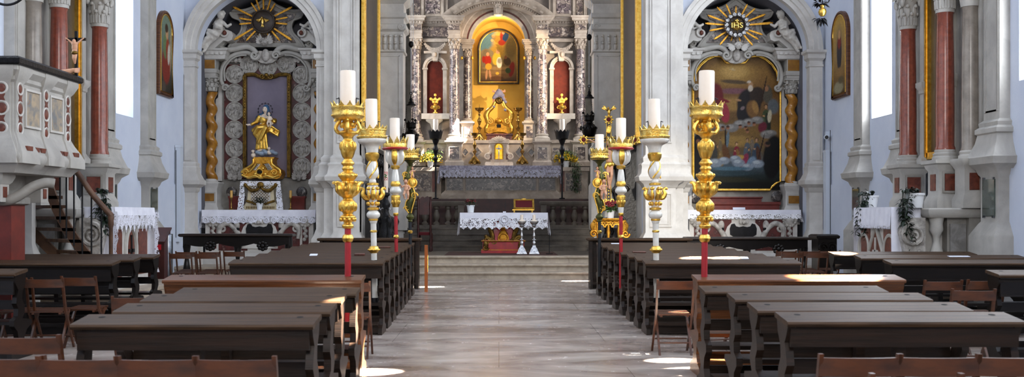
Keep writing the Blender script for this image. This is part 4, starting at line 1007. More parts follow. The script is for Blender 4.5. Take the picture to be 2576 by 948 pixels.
for s in (-1, 1):
    c = lambda dx: xx(1255+s*dx)
    b = B(); b.tube([(c(20),Yt-.16,z(360)),(c(22),Yt-.17,z(370)),(c(20),Yt-.17,z(378)),(c(23),Yt-.17,z(386)),(c(29),Yt-.17,z(388)),(c(33),Yt-.17,z(392))], [.03,.05,.045,.05,.05,.03], 8); b.spiral((c(28),Yt-.2,z(394)), .1, .03, 1.8, PI/2, -s); b.ell((c(28),Yt-.16,z(394)), (.1,.05,.1)); b.spiral((c(22),Yt-.2,z(354)), .05, .02, 1.4, 0, s); O('scroll', b, 'tab_marble', t)
    b = B(); b.pbox(*sorted((1255+s*18,1255+s*24)), 384, 401, Yt-.19, .1); O('red_inset', b, 'red_panel', t)
rr = .13; zc = z(370)
door = [(xx(1255)+rr*math.cos(PI*k/16), zc+rr*math.sin(PI*k/16)) for k in range(17)]+[(xx(1255)-rr, z(400)),(xx(1255)+rr, z(400))]
b = B(); b.prism(door, 'xz', Yt-.19, Yt-.14); d = O('door', b, 'tab_gold', t)
b = B(); b.tube([(p[0],Yt-.19,p[1]) for p in door], .022, 8, True); O('door_frame', b, 'gold', d)
b = B(); b.box(xx(1255)-.012, xx(1255)+.012, Yt-.22, Yt-.195, z(399), z(366)); b.box(xx(1255)-.09, xx(1255)+.09, Yt-.22, Yt-.195, z(375), z(372)); b.ell((xx(1255),Yt-.225,z(385)), (.022,.02,.1)); b.ell((xx(1255),Yt-.23,z(372)), .022); O('crucifix_relief', b, 'silver', d)
# ------------------------------------------------------------------ altar candlesticks
def altar_candlestick(x, Y, y0, y1, mat, label, group):
    zb = pz(y1, Y); h = pz(y0, Y)-zb; X = px(x, Y); o = (X, Y, zb)
    t = T('altar_candlestick', o, label, 'candlestick', group)
    b = B(); 
    for q in range(3):
        a = PI/2+q*2*PI/3+.0; d = V((math.cos(a), math.sin(a), 0)); c = V(o); b.tube([c+d*.17*h+V((0,0,.015*h)), c+d*.15*h+V((0,0,.06*h)), c+d*.08*h+V((0,0,.13*h)), c+d*.03*h+V((0,0,.2*h))], [.03*h,.04*h,.045*h,.04*h], 8)
    b.lathe([(.1*h,.02*h),(.1*h,.08*h),(.06*h,.14*h),(.04*h,.2*h)], o, 12); O('tripod_foot', b, mat, t)
    b = B(); b.slathe([(.03*h,.18*h),(.06*h,.22*h),(.03*h,.25*h),(.025*h,.3*h),(.05*h,.35*h),(.065*h,.38*h),(.03*h,.41*h),(.025*h,.46*h),(.05*h,.54*h),(.055*h,.58*h),(.025*h,.64*h),(.02*h,.7*h),(.04*h,.72*h),(.02*h,.75*h),(.03*h,.79*h),(.05*h,.82*h)], o, 16); O('stem', b, mat, t)
    b = B(); b.lathe([(.03*h,.81*h),(.1*h,.84*h),(.12*h,.9*h),(.11*h,.9*h),(.09*h,.85*h),(.01*h,.84*h)], o, 18); O('drip_pan', b, mat, t)
    b = B(); b.cone((X,Y,zb+.85*h), (X,Y,zb+h), .012*h, .004*h, 6); O('spike', b, mat, t)
altar_candlestick(1194, 33.9, 326, 414, 'brass', 'brass candlestick on the mensa left of the tabernacle', 'low brass candlesticks beside the tabernacle')
altar_candlestick(1314, 33.9, 326, 414, 'brass', 'brass candlestick on the mensa right of the tabernacle', 'low brass candlesticks beside the tabernacle')
altar_candlestick(1206, 34.9, 262, 358, 'brass', 'tall brass candlestick in the yellow niche, left one', 'tall brass candlesticks in the niche')
altar_candlestick(1303, 34.9, 262, 358, 'brass', 'tall brass candlestick in the yellow niche, right one', 'tall brass candlesticks in the niche')
# ------------------------------------------------------------------ gilded reliquary throne
Yr = 35.5; z = lambda y: pz(y, Yr); xx = lambda x: px(x, Yr); k = Yr/F
t = T('reliquary_throne', (xx(1255), Yr, z(359)), 'gilded open throne topped by blue cloud and cherubs in the niche', 'reliquary')
b = B(); b.rl(xx(1225), xx(1288), Yr-.2, Yr+.2, [(0,z(359)),(0,z(342)),(.03,z(341)),(.03,z(337))]); O('plinth', b, 'red_panel', t)
b = B(); b.prism([(xx(1222),z(332)),(xx(1230),z(338)),(xx(1245),z(333)),(xx(1265),z(333)),(xx(1280),z(338)),(xx(1288),z(332)),(xx(1284),z(322)),(xx(1268),z(318)),(xx(1262),z(310)),(xx(1255),z(306)),(xx(1248),z(310)),(xx(1242),z(318)),(xx(1226),z(322))], 'xz', Yr-.22, Yr+.15)
b.ell((xx(1255),Yr-.2,z(306)), (.12,.1,.1)); 
for q in range(9): a = PI*q/8; b.ell((xx(1255)+.12*math.cos(a),Yr-.2,z(308)+.1*math.sin(a)), (.03,.03,.05), 8, 6)
O('pedestal', b, 'gold_leaf', t)
b = B(); b.box(xx(1250), xx(1260), Yr-.24, Yr-.2, z(322), z(314)); O('relic_window', b, 'hole', t)
for s in (-1, 1):
    c = lambda dx, y: (xx(1255+s*dx), Yr-.05, z(y))
    b = B(); b.tube([c(31,334), c(32,322), c(28,312), c(30,300), c(32,290), c(27,280), c(18,272), c(13,264), c(10,256)], [5*k,6*k,4.5*k,6*k,7*k,6*k,5*k,4.5*k,4*k], 10); b.spiral((xx(1255+s*22),Yr-.12,z(306)), 7*k, 2.5*k, 1.6, PI/2, s); O('side_scroll', b, 'gold', t)
    hair(c(13,262), 20*k, s, OB('cherub', putto(c(13,262), 20*k, s), .012, 'skin', t, 1))
    b = B(); cherub_head(b, c(10,231), 5*k, True); O('cherub_head', b, 'skin', t)
cl = []
for dx, y, r in ((0,236,11),(-8,242,7),(8,241,7),(-12,246,5),(12,250,5),(16,257,5),(-14,268,5),(17,276,5),(0,228,5)): cl.append(((xx(1255+dx),Yr-.05,z(y)), (r*k,5*k,r*k*.9)))
OB('cloud', cl[:7]+cl[8:9], .02, 'cloud_violet', t, 1)
for c_ in (cl[6], cl[7]): O('cloud_puff', B().ell(*c_), 'cloud_violet', t)
b = B(); b.ell((xx(1255),Yr-.05,z(253)), (10*k,5*k,9*k)); b.torus((xx(1255),Yr-.12,z(253)), 6*k, 1.5*k); b.cone((xx(1255),Yr,z(232)), (xx(1255),Yr,z(222)), .012); O('crown_boss', b, 'gold_old', t)
# ------------------------------------------------------------------ arched painting in the niche
Yq = 36.2; q = lambda x, y: (px(x,Yq), Yq-.05, pz(y,Yq)); rad = 46
t = T('framed_painting', (px(1254,Yq), Yq, pz(210,Yq)), 'arched painting of saints below a heavenly figure in the yellow niche', 'painting')
cxp, cyp = 1254, 125
ap = lambda x, R: cyp-math.sqrt(max(0, R*R-(x-cxp)**2))
out = [(cxp+52*math.cos(PI*j/30), cyp-52*math.sin(PI*j/30)) for j in range(31)]+[(cxp-52,211),(cxp+52,211)]
b = B(); b.ppoly(out, Yq-.04, .1); O('backing', b, 'canvas_dark', t)
for rr_, mt, w, dy in ((50,'canvas_dark',.045,-.06),(47,'gold',.02,-.075)):
    pts = [q(cxp+rr_*math.cos(PI*j/30), cyp-rr_*math.sin(PI*j/30)) for j in range(31)]+[q(cxp-rr_, 160+rr_), q(cxp+rr_, 160+rr_)]
    b = B(); b.tube([(p[0],Yq+dy,p[2]) for p in pts], w, 8, True); O('frame', b, mt, t)
st = [(1225,110,30,40,0,'5c7f8c',.9),(1262,100,26,40,20,'d0a040',.9),(1250,130,25,20,0,'b08a38',.8),(1285,120,20,40,0,'6a5a34',.9),
      (1225,135,18,12,0,'8a7a5a',.3),(1222,150,13,30,0,'7a6a50',.5),(1255,185,45,16,0,'7a5a34',.6),(1250,172,40,5,0,'9a7a4c',.5),(1248,182,42,5,0,'8a6a40',.5)]
st += [(1266,95,9,17,-10,'b8321c',.4),(1272,93,8,16,20,'2c4a7c',.5),(1266,83,4,5,0,'d8a878',.4),(1262,108,10,8,0,'c04028',.5),(1241,92,5,5,0,'d8a878',.5),(1238,102,4,4,0,'d8a878',.5)]
st += [(1249,148,11,18,10,'d8b038',.4),(1256,158,8,15,0,'e8dcc0',.4),(1252,131,5,6,0,'c89468',.4)]+[(1227,152,10,14,0,'b02c18',.4),(1229,168,9,9,0,'d8a030',.4),(1227,137,4.5,5.5,0,'c89468',.4),(1224,188,3,14,5,'c08a60',.5),(1233,188,3,14,-8,'c08a60',.5),(1217,150,5,10,0,'a02818',.5)]
st += [(1276,155,10,12,-20,'4a3820',.4),(1272,145,4,5,0,'7a5030',.4),(1287,175,8,22,10,'7a2418',.5),(1278,178,8,8,0,'3a4a28',.5),(1250,197,20,6,0,'5c3c20',.6),(1251,185,5,4,0,'d8a838',.5)]
painting('canvas', 'paint_niche', t, (1208.5,1299.5,205), lambda x: ap(x,45.5), [(75,'7a8a7c'),(130,'a08a4c'),(165,'7c643c'),(205,'4a3422')], st, 110, 150, lambda x, y: (px(x,Yq), Yq-.055, pz(y,Yq)))
# gilded vases on the bracket shelves
for x, lb in ((1095,'left'),(1413,'right')):
    Yv = 34.72; X = px(x, Yv); z0 = pz(285,Yv)+.002; kk = Yv/F; o = (X,Yv,z0)
    t = T('gilded_vase', o, 'gilded vase of metal flowers before the %s red recess' % lb, 'vase', 'gilded vases before the red recesses')
    b = B(); b.lathe([(7*kk,0),(7*kk,2*kk),(3*kk,4*kk),(2.5*kk,7*kk),(8*kk,12*kk),(9*kk,17*kk),(6*kk,21*kk),(3.5*kk,23*kk),(5*kk,26*kk),(4*kk,26*kk)], o, 18); O('body', b, 'gold', t)
    for s in (-1, 1): b = B(); b.spiral((X+s*9.5*kk,Yv,z0+15*kk), 4*kk, 1.2*kk, 1.3, PI/2, s); O('handle', b, 'gold', t)
    for dx, dz in ((0,46),(-6,33),(6,33),(-11,36),(11,36),(0,36),(-4,28),(4,28)):
        b = B(); b.cone((X,Yv,z0+24*kk), (X+dx*kk,Yv,z0+dz*kk), .012, .008, 6); e = V((X+dx*kk,Yv,z0+dz*kk))
        for a in range(6): b.ell(e+V((math.cos(a*PI/3),-.2,math.sin(a*PI/3)))*2.2*kk, (1.8*kk,1*kk,1.8*kk), 8, 5)
        b.ell(e, 2*kk, 8, 6); O('metal_flower', b, 'gold', t)
# black iron candlesticks before the mensa
for x, lb in ((1096,'left'),(1414,'right')):
    Yb = 33.15; X = px(x,Yb); o = (X,Yb,2.06); kk = Yb/F; z = lambda y: pz(y,Yb)-2.06
    t = T('standing_candlestick', o, 'black standing candlestick at the %s end of the high altar' % lb, 'candlestick', 'black standing candlesticks')
    b = B(); b.slathe([(7*kk,0),(7*kk,.03),(2.4*kk,.06),(2.2*kk,z(420)),(4*kk,z(415)),(3*kk,z(410)),(5*kk,z(402)),(6*kk,z(398)),(3*kk,z(392)),(5*kk,z(384)),(7*kk,z(376)),(4*kk,z(366)),(7*kk,z(358)),(9*kk,z(352)),(12*kk,z(350))], o, 16); O('stem', b, 'iron', t)
    b = B(); b.lathe([(8*kk,z(352)),(15*kk,z(349)),(18*kk,z(336)),(19*kk,z(332)),(18*kk,z(332)),(14*kk,z(346)),(2*kk,z(347))], o, 24); petals(b, (X,Yb,pz(333,Yb)), 18.5*kk, 12, 6*kk, 9*kk, .3, .012); O('crown', b, 'iron', t)
    b = B(); b.lathe([(6.6*kk,z(347)),(6.6*kk,z(302)),(6*kk,z(300)),(.5*kk,z(301))], o, 18); O('candle', b, 'wax', t)
# yellow mimosa pots on the wing walls
def foliage(b, c, n, R, H_, l, w, rnd, up=.4, droop=.3):
    for _ in range(n):
        a = rnd.random()*2*PI; q = rnd.random()**.6; p = V(c)+V((math.cos(a)*R*q, math.sin(a)*R*q*.8, rnd.random()*H_))
        b.leaf(p, (math.cos(a), math.sin(a), up*rnd.uniform(-.5,1.5)), l*rnd.uniform(.7,1.2), w*rnd.uniform(.7,1.2), droop)
def flowerpot(x, Y, zb, r, h, label, mat='pot_white', name='potted_plant', cat='potted plant', group=None):
    X = px(x,Y); t = T(name, (X,Y,zb), label, cat, group)
    b = B(); b.lathe([(r*.72,0),(r*.76,h*.02),(r*.95,h*.85),(r*1.04,h*.86),(r*1.06,h*.98),(r*1.0,h),(r*.93,h*.98),(r*.88,h*.9),(.004,h*.88)], (X,Y,zb), 24); O('pot', b, mat, t); return t, X
rnd = random.Random(3)
for x, lb in ((1082,'left, in the sunbeam'),(1424,'right, with trailing green sprays')):
    zp = pz(420,34.2)+.001
    t, X = flowerpot(x, 34.4, zp, .11, .2, 'white pot of yellow mimosa at the high altar, %s' % lb, group='mimosa pots')
    b = B(); foliage(b, (X,34.4,zp+.2), 240, .3, .32, .22, .03, rnd, .5); O('leaves', b, 'leaf_bright', t)
    b = B()
    for _ in range(150):
        a = rnd.random()*2*PI; q = rnd.random()**.5*.42; b.ell((X+q*math.cos(a), 34.35+q*.6*math.sin(a), zp+.3+rnd.random()*.22-q*.35), rnd.uniform(.016,.03), 6, 4)
    O('blossom', b, 'mimosa', t)
    if x > 1400:
        b = B()
        for _ in range(420): 
            v = rnd.random(); p = (X+.32+rnd.gauss(0,.09)*(1-v*.3), 34.16+rnd.gauss(0,.03), zp+.15-v*.95); b.leaf(p, (rnd.gauss(0,1),rnd.gauss(0,.5)-.3,-.6), .09, .025, .3)
        O('trailing_sprays', b, 'leaf', t)
# ------------------------------------------------------------------ balustrade
for s, (xa, xb), bal in ((0,(1040,1165),(1046,1069,1098,1127,1150)),(1,(1362,1486),(1391,1417,1445,1472))):
    Yb = 31.05; zb = 1.16; t = T('balustrade', (px((xa+xb)/2,Yb), Yb, zb), 'dark stone balustrade %s of the opening to the high altar' % ('left' if s == 0 else 'right'), 'balustrade', 'altar rails')
    za, zc = 1.16, pz(506,Yb)
    b = B(); b.rl(px(xa,Yb), px(xb,Yb), Yb, Yb+.3, [(0,zc-.15),(.02,zc-.12),(.05,zc-.06),(.05,zc-.01),(.03,zc)]); O('rail', b, 'stone_dark', t)
    b = B(); b.box(px(xa,Yb), px(xb,Yb), Yb, Yb+.3, za, za+.08); O('plinth', b, 'stone_dark', t)
    for x in bal:
        b = B(); h = zc-.15-za-.08; X = px(x,Yb+.15); b.lathe([(.1,0),(.1,.05),(.06,.09),(.05,.12),(.1,h*.4),(.105,h*.5),(.06,h*.72),(.05,h*.82),(.09,h*.88),(.09,h)], (X,Yb+.15,za+.08), 14); O('baluster', b, 'stone_dark', t)
    pa, pb = (1152,1166) if s == 0 else (1361,1375); b = B(); b.pbox(pa, pb, 512, 575, Yb-.02, .34); O('end_post', b, 'stone_dark', t)
# ------------------------------------------------------------------ celebrant's table
Ya = 27.4; z = lambda y: pz(y,Ya); xx = lambda x: px(x,Ya)
t = T('altar_table', (xx(1266), Ya+.35, .52), 'free standing altar table on a gilded scroll base with red plinth', 'table')
b = B(); b.box(xx(1160), xx(1376), Ya, Ya+.8, z(545), z(536)); O('tabletop', b, 'lectern_wood', t)
b = B(); b.rl(xx(1214), xx(1319), Ya+.1, Ya+.75, [(.04,.52),(.04,.6),(0,.63),(0,.82),(.03,.84),(.03,.87)]); O('plinth', b, 'red_paint', t)
b = B()
for y in (.61,.85): b.rl(xx(1214)-.035, xx(1319)+.035, Ya+.07, Ya+.78, [(0,y-.012),(.008,y),(0,y+.012)])
O('gilt_line', b, 'gold', t)
b = B(); b.rl(xx(1243), xx(1289), Ya+.25, Ya+.6, [(.1,.86),(.06,1.0),(0,1.2),(.02,1.4),(.1,1.52)]); O('core', b, 'red_paint', t)
for s in (-1, 1):
    for dy in (.16, .68):
        c = lambda dx, y: (xx(1266+s*dx), Ya+dy, z(y)); kk = Ya/F
        b = B(); b.tube([c(30,566), c(33,575), c(29,588), c(27,598), c(33,606), c(41,600), c(45,592)], [5*kk,7*kk,6*kk,6*kk,7*kk,6*kk,4*kk], 8); b.spiral((c(40,603)[0],Ya+dy-.03,z(603)), 10*kk, 4*kk, 1.7, PI, -s); b.spiral((c(24,607)[0],Ya+dy-.04,z(607)), 7*kk, 3*kk, 1.6, 0, s); O('scroll_bracket', b, 'gold_old', t)
    b = B(); b.ell((xx(1266+s*44), Ya+.03, .74), (.07,.05,.12)); b.spiral((xx(1266+s*44), Ya+.0, .68), .07, .025, 1.4, 0, s); O('corner_scroll', b, 'gold_old', t)
b = B(); b.ell((xx(1266),Ya+.2,z(597)), (.14,.06,.2)); b.torus((xx(1266),Ya+.15,z(600)), .13, .025); b.ell((xx(1266),Ya+.2,z(572)), (.12,.06,.08)); O('cartouche', b, 'gold_leaf', t)
t = T('table_cloth', (xx(1266), Ya, z(535)), 'white cloth with deep lace scallops on the celebrant table', 'tablecloth')
cloth(t, xx(1157), xx(1378), Ya-.03, Ya+.86, z(536)+.001, .14, .3, 'linen', 'lace', 'cloth', .19, 1.1)
b = B(); b.torus((xx(1269),Ya-.075,z(553)), .12, .016, 'y', 24, 6); b.torus((xx(1269),Ya-.075,z(553)), .06, .014, 'y', 20, 6)
for q in range(16): a = q*PI/8; b.cone((xx(1269)+.07*math.cos(a),Ya-.075,z(553)+.07*math.sin(a)), (xx(1269)+.12*math.cos(a),Ya-.075,z(553)+.12*math.sin(a)), .007)
O('lace_roundel', b, 'linen', t)
tt = z(536)+.016
t, X = flowerpot(1184, Ya+.3, tt, .105, .2, 'white pot with small red flowered plant on the lace covered table'); rnd = random.Random(8)
b = B(); foliage(b, (X,Ya+.3,tt+.18), 160, .13, .14, .09, .03, rnd, .8); O('leaves', b, 'leaf', t)
b = B(); 
for _ in range(26): b.ell((X+rnd.uniform(-.13,.13), Ya+.25+rnd.uniform(-.1,.1), tt+.27+rnd.random()*.09), .016, 6, 4)
O('blossom', b, 'flower_red', t)
# missal on its stand
Xs = px(1316,Ya+.35); t = T('missal_stand', (Xs,Ya+.35,tt), 'gilded bookstand with dark red panel on the lace covered table', 'bookstand')
b = B(); 
for sx in (-1,1):
    for sy in (-.13,.13): b.lathe([(.02,0),(.025,.02),(.012,.04),(.012,.06)], (Xs+sx*.24,Ya+.35+sy,tt), 8)
b.rl(Xs-.28, Xs+.28, Ya+.2, Ya+.5, [(0,tt+.055),(.01,tt+.06),(.01,tt+.085),(0,tt+.09)]); O('foot', b, 'gold', t)
b = B(); rt = (-.75,0,0); c = V((Xs+.02,Ya+.32,tt+.22)); R = Euler(rt).to_matrix()
for dx, dz, sx, sz in ((0,.155,.5,.05),(0,-.155,.56,.05),(-.25,0,.05,.36),(.25,0,.05,.36)): b.obox(c+R@V((dx,0,dz)), (sx,.04,sz), rt)
b.ell(c+R@V((0,-.01,.18)), (.07,.03,.03)); O('frame', b, 'gold', t)
O('panel', B().obox(c+R@V((0,.005,0)), (.46,.02,.27), rt), 'velvet', t)
b = B(); 
for sx in (-1,1): b.cone(c+R@V((sx*.2,.02,.1)), (Xs+sx*.2,Ya+.48,tt+.08), .015)
O('prop', b, 'gold', t)
b = B(); c2 = c+R@V((0,.06,.05)); b.obox(c2, (.44,.05,.34), rt); t2 = O('missal', b, 'book_leather', None, 'red leather missal resting behind on the gilded bookstand', 'book', base=tuple(c2))
b = B(); b.obox(c2+R@V((0,.012,.01)), (.42,.03,.335), rt); O('page_block', b, 'tab_gold', t2)
b = B(); X = px(1271,Ya+.3); b.lathe([(.045,0),(.045,.02),(.01,.03)], (X,Ya+.3,tt), 12); t = O('table_microphone', b, 'iron', None, 'thin gooseneck microphone on the middle of the lace covered table', 'microphone', base=(X,Ya+.3,tt)); b = B(); b.tube([(X,Ya+.3,tt+.02),(X,Ya+.31,tt+.2),(X,Ya+.35,tt+.3)], .005); O('gooseneck', b, 'iron', t)
b = B(); X = px(1269,Ya+.1); b.box(X-.04,X+.04,Ya+.08,Ya+.15,tt,tt+.03); O('folded_napkin', b, 'linen', None, 'small folded white napkin on the lace covered table', 'napkin', base=(X,Ya+.1,tt))
# silver candlesticks on the floor before the table
for x, lb in ((1312.5,'left'),(1343.5,'right')):
    Yb = 26.75; X = px(x,Yb); o = (X,Yb,.52); kk = Yb/F; z0 = lambda y: pz(y,Yb)-.52
    t = T('silver_candlestick', o, 'silver floor candlestick before the lace table, %s of the pair' % lb, 'candlestick', 'silver floor candlesticks')
    b = B(); b.rl(X-.045, X+.045, Yb-.045, Yb+.045, [(.085,.535),(.085,.56),(.06,.6),(.03,.68),(.0,.72),(-.01,.76)])
    for q in range(4): a = PI/4+q*PI/2; b.ell((X+.12*math.cos(a),Yb+.12*math.sin(a),.56), (.035,.035,.04), 8, 6); b.ell((X+.08*math.cos(a),Yb+.08*math.sin(a),.64), (.025,.025,.05), 8, 6)
    O('foot', b, 'silver', t)
    b = B(); b.slathe([(4*kk,z0(616)),(5*kk,z0(610)),(2.5*kk,z0(604)),(5.5*kk,z0(604)),(5.5*kk,z0(602)),(2.5*kk,z0(600)),(3.5*kk,z0(592)),(2*kk,z0(585)),(2.8*kk,z0(578)),(1.6*kk,z0(572)),(4*kk,z0(570)),(6*kk,z0(567)),(4*kk,z0(565)),(7*kk,z0(563))], o, 16); O('stem', b, 'silver', t)
    b = B(); b.lathe([(4*kk,z0(566)),(8*kk,z0(563)),(11.5*kk,z0(558)),(11.5*kk,z0(556)),(10*kk,z0(559)),(2*kk,z0(560))], o, 20); O('drip_pan', b, 'silver', t)
    b = B(); b.lathe([(9*kk,z0(561)),(9.5*kk,z0(556)),(5*kk,z0(553)),(4*kk,z0(552)),(4*kk,z0(541)),(3*kk,z0(540)),(.5*kk,z0(540.5))], o, 18); O('candle', b, 'wax', t)
O('rug', B().box(px(1120,26.6), px(1402,26.6), 26.2, 28.6, .519, .53), 'rug', None, 'dark patterned rug under the altar table', 'rug', base=(.1,27.4,.519))
b = B(); X = px(1382,26.9); b.lathe([(.09,0),(.09,.015),(.01,.025),(.008,.55)], (X,26.9,.53), 12); t = O('microphone_stand', b, 'iron', None, 'thin black microphone stand right of the silver candlesticks', 'microphone stand', base=(X,26.9,.53))
# carved dark red chair
Yb = 28.9; X = px(1066,Yb); t = T('carved_armchair', (X,Yb,.52), 'carved dark red armchair before the left balustrade', 'armchair'); z = lambda y: pz(y,Yb)
b = B(); pts = [(1054,540),(1054,505),(1058,497),(1064,494),(1068,497),(1075,493),(1083,497),(1084,510),(1081,540)]; b.ppoly(pts, Yb, .07); O('backrest', b, 'dark_red_marble' if False else 'box_red', t)
for x in (1052, 1083):
    b = B(); b.lathe([(.03,0),(.035,.1),(.02,.15),(.035,.3),(.02,.4),(.035,.6),(.025,.75),(.04,.9),(.03,1.1),(.035,1.35),(.02,1.45),(.03,z(495)-.52)], (px(x,Yb),Yb,.52), 10); O('rear_post', b, 'box_red', t)
    b = B(); b.lathe([(.03,0),(.035,.1),(.02,.15),(.035,.3),(.03,.5)], (px(x,Yb),Yb+.5,.52), 10); O('front_leg', b, 'box_red', t)
b = B(); b.box(px(1053,Yb), px(1083,Yb), Yb+.02, Yb+.54, .98, 1.06); O('seat', b, 'velvet', t)
# ------------------------------------------------------------------ paschal candle and its stand
Yb = 26.6; X = px(971,Yb); o = (X,Yb,.52); t = T('candle_stand', o, 'black carved wooden stand of the tall paschal candle', 'candle stand'); kk = Yb/F; z = lambda y: pz(y,Yb)-.52
b = B(); b.slathe([(.26,0),(.26,.05),(.2,.1),(.2,z(588)),(.17,z(575)),(.14,z(560)),(.16,z(548)),(.1,z(540)),(.07,z(530)),(.1,z(520)),(.11,z(512)),(.06,z(502)),(.05,z(496)),(.09,z(492)),(.1,z(490)),(.1,z(486)),(.06,z(484))], o, 18); O('stem', b, 'iron_carved', t)
for q in range(3):
    a = -PI/2+q*2*PI/3+.5; d = V((math.cos(a), math.sin(a), 0)); b = B(); b.tube([V(o)+d*.12+V((0,0,z(545))), V(o)+d*.24+V((0,0,z(555))), V(o)+d*.2+V((0,0,z(575))), V(o)+d*.3+V((0,0,z(595))), V(o)+d*.36+V((0,0,.1))], [.04,.06,.05,.06,.05], 8); b.spiral(V(o)+d*.3+V((0,0,z(596))), .09, .03, 1.5); O('scroll_foot', b, 'iron_carved', t)
for s in (-1, 1): b = B(); b.tube([(X,Yb-.05,.52+z(528)), (X+s*.09,Yb-.05,.52+z(523)), (X+s*.13,Yb-.05,.52+z(528)), (X+s*.17,Yb-.05,.52+z(521))], .01); O('silver_arm', b, 'silver', t)
b = B(); b.torus((X,Yb,.52+z(480)), .05, .006, 'z'); b.torus((X,Yb,.52+z(474)), .04, .005, 'y'); b.box(X-.006,X+.006,Yb-.06,Yb-.05,.52+z(484),.52+z(468)); O('socket', b, 'iron', t)
zb = .52+z(484); b = B(); b.lathe([(5.6*kk,0),(5.6*kk,pz(341,Yb)-zb),(5*kk,pz(340,Yb)-zb),(.003,pz(340.5,Yb)-zb)], (X,Yb,zb), 20); t = O('paschal_candle', b, 'wax', None, 'tall white paschal candle marked with red year figures and green', 'candle', base=(X,Yb,zb))
def bent_text(txt, size, X, Y, Z, r, mat, parent):
    me = text_mesh(txt, size, .001); me.transform(Matrix.Rotation(PI/2, 4, 'X'))
    shift_mesh(me, lambda c: V((X+(r+.007-c.y)*math.sin(c.x/r), Y-(r+.007-c.y)*math.cos(c.x/r), Z+c.z)))
    me.transform(Matrix.Translation(-wloc(parent))); return O('year_figures', me, mat, parent)
bent_text('20', .11, X, Yb, pz(436,Yb), 5.6*kk, 'bright_red', t); bent_text('22', .11, X, Yb, pz(450,Yb), 5.6*kk, 'bright_red', t)
b = B()
for q in range(7): b.ell((X+.02*math.sin(q*2), Yb-5.6*kk-.001, pz(443,Yb)+.014*(q-3)), (.02,.006,.012), 8, 5)
O('green_emblem', b, 'leaf_bright', t)
# ------------------------------------------------------------------ gilded console, pot and processional cross
Yb = 25.86; X = px(1535,Yb); z = lambda y: pz(y,Yb); xx = lambda x: px(x,Yb); t = T('gilded_console', (X,Yb,.52), 'small gilded console table with arcaded apron right of the chancel', 'console table')
b = B(); b.rl(xx(1503), xx(1560), Yb, Yb+.24, [(0,z(557)),(.03,z(555)),(.05,z(552)),(.05,z(549))]); O('tabletop', b, 'gold_leaf', t)
for k in range(3):
    c0 = 1512+k*19.5; b = B(); b.arch(xx(c0), z(572), [(.07,Yb+.02),(.07,Yb+.06),(.1,Yb+.06),(.1,Yb+.02)], n=14); b.ell((xx(c0),Yb+.04,z(560)), (.07,.03,.04)); b.spiral((xx(c0-6),Yb+.03,z(562)), .05, .018, 1.3, 0, 1); b.spiral((xx(c0+6),Yb+.03,z(562)), .05, .018, 1.3, PI, -1); O('apron_arch', b, 'gold_leaf', t)
for x in (1505, 1531.5, 1558):
    b = B(); b.lathe([(.05,0),(.055,.1),(.03,.16),(.04,.3),(.03,.45),(.05,.6),(.035,.7),(.05,z(558)-.52)], (xx(x),Yb+.08,.52), 12); O('leg', b, 'gold_leaf', t)
for x in (1494, 1574):
    s = 1 if x < 1535 else -1; b = B(); kk = Yb/F; b.tube([(xx(x+s*10),Yb+.1,z(590)), (xx(x+s*3),Yb+.1,z(580)), (xx(x),Yb+.1,z(568)), (xx(x+s*4),Yb+.1,z(560)), (xx(x-s*2),Yb+.1,z(556))], [.05,.08,.09,.07,.04], 8); b.spiral((xx(x),Yb+.02,z(588)), .1, .035, 1.5, 0, s); O('side_scroll', b, 'gold_leaf', t)
tt = z(549)+.002
t, X2 = flowerpot(1536, Yb+.12, tt, .105, .2, 'white pot with broad leaves and dark red flowers on the gilded console'); rnd = random.Random(5)
b = B(); foliage(b, (X2,Yb+.12,tt+.18), 90, .13, .1, .13, .075, rnd, .5, .2); O('leaves', b, 'leaf_bright', t)
b = B(); 
for _ in range(60): b.ell((X2+rnd.gauss(0,.07), Yb+.1+rnd.gauss(0,.04), tt+.3+rnd.random()*.13), .024, 6, 5)
O('blossom', b, 'flower_red', t)
Yb = 26.32; X = px(1531,Yb); z = lambda y: pz(y,Yb); xx = lambda x: px(x,Yb); kk = Yb/F
t = T('processional_cross', (X,Yb,.52), 'gilded processional cross with eagle on top behind the gilded console', 'crucifix')
b = B(); b.lathe([(.14,0),(.14,.04),(.05,.08),(.03,.5),(.03,z(512)-.52)], (X,Yb,.52), 12); O('staff', b, 'gold_old', t)
b = B(); b.box(xx(1526), xx(1536), Yb-.03, Yb+.03, z(516), z(308)); b.box(xx(1470), xx(1594), Yb-.028, Yb+.028, z(357), z(346)); O('cross_beam', b, 'canvas_dark', t)
b = B()
for x in (1525.5,1536.5): b.cone((xx(x),Yb-.03,z(515)), (xx(x),Yb-.03,z(310)), .01)
for y in (345.5,357.5): b.cone((xx(1470),Yb-.03,z(y)), (xx(1594),Yb-.03,z(y)), .01)
for q in range(14): b.ell((xx(1476+q*8.6),Yb-.035,z(351.5)), (.03,.012,.02), 8, 5)
for q in range(5): b.ell((xx(1531),Yb-.035,z(480+q*8)), (.02,.012,.03), 8, 5)
O('gilt_edging', b, 'gold', t)
for cx_, cy_ in ((1531,301),(1468,352),(1596,352)):
    b = B(); c = (xx(cx_),Yb-.02,z(cy_)); b.torus(c, 7*kk, 2*kk); 
    for q in range(8): a = q*PI/4; b.ell((c[0]+10*kk*math.cos(a),Yb-.02,c[2]+10*kk*math.sin(a)), (2.8*kk,2*kk,2.8*kk), 8, 5)
    m = O('end_medallion', b, 'gold', t); O('red_stone', B().ell(c, (5*kk,2.5*kk,5*kk)), 'velvet', m)
b = B(); b.ell((xx(1532),Yb,z(282)), (4*kk,4*kk,8*kk)); b.ell((xx(1530),Yb-.02,z(272)), (2.5*kk,3*kk,3*kk))
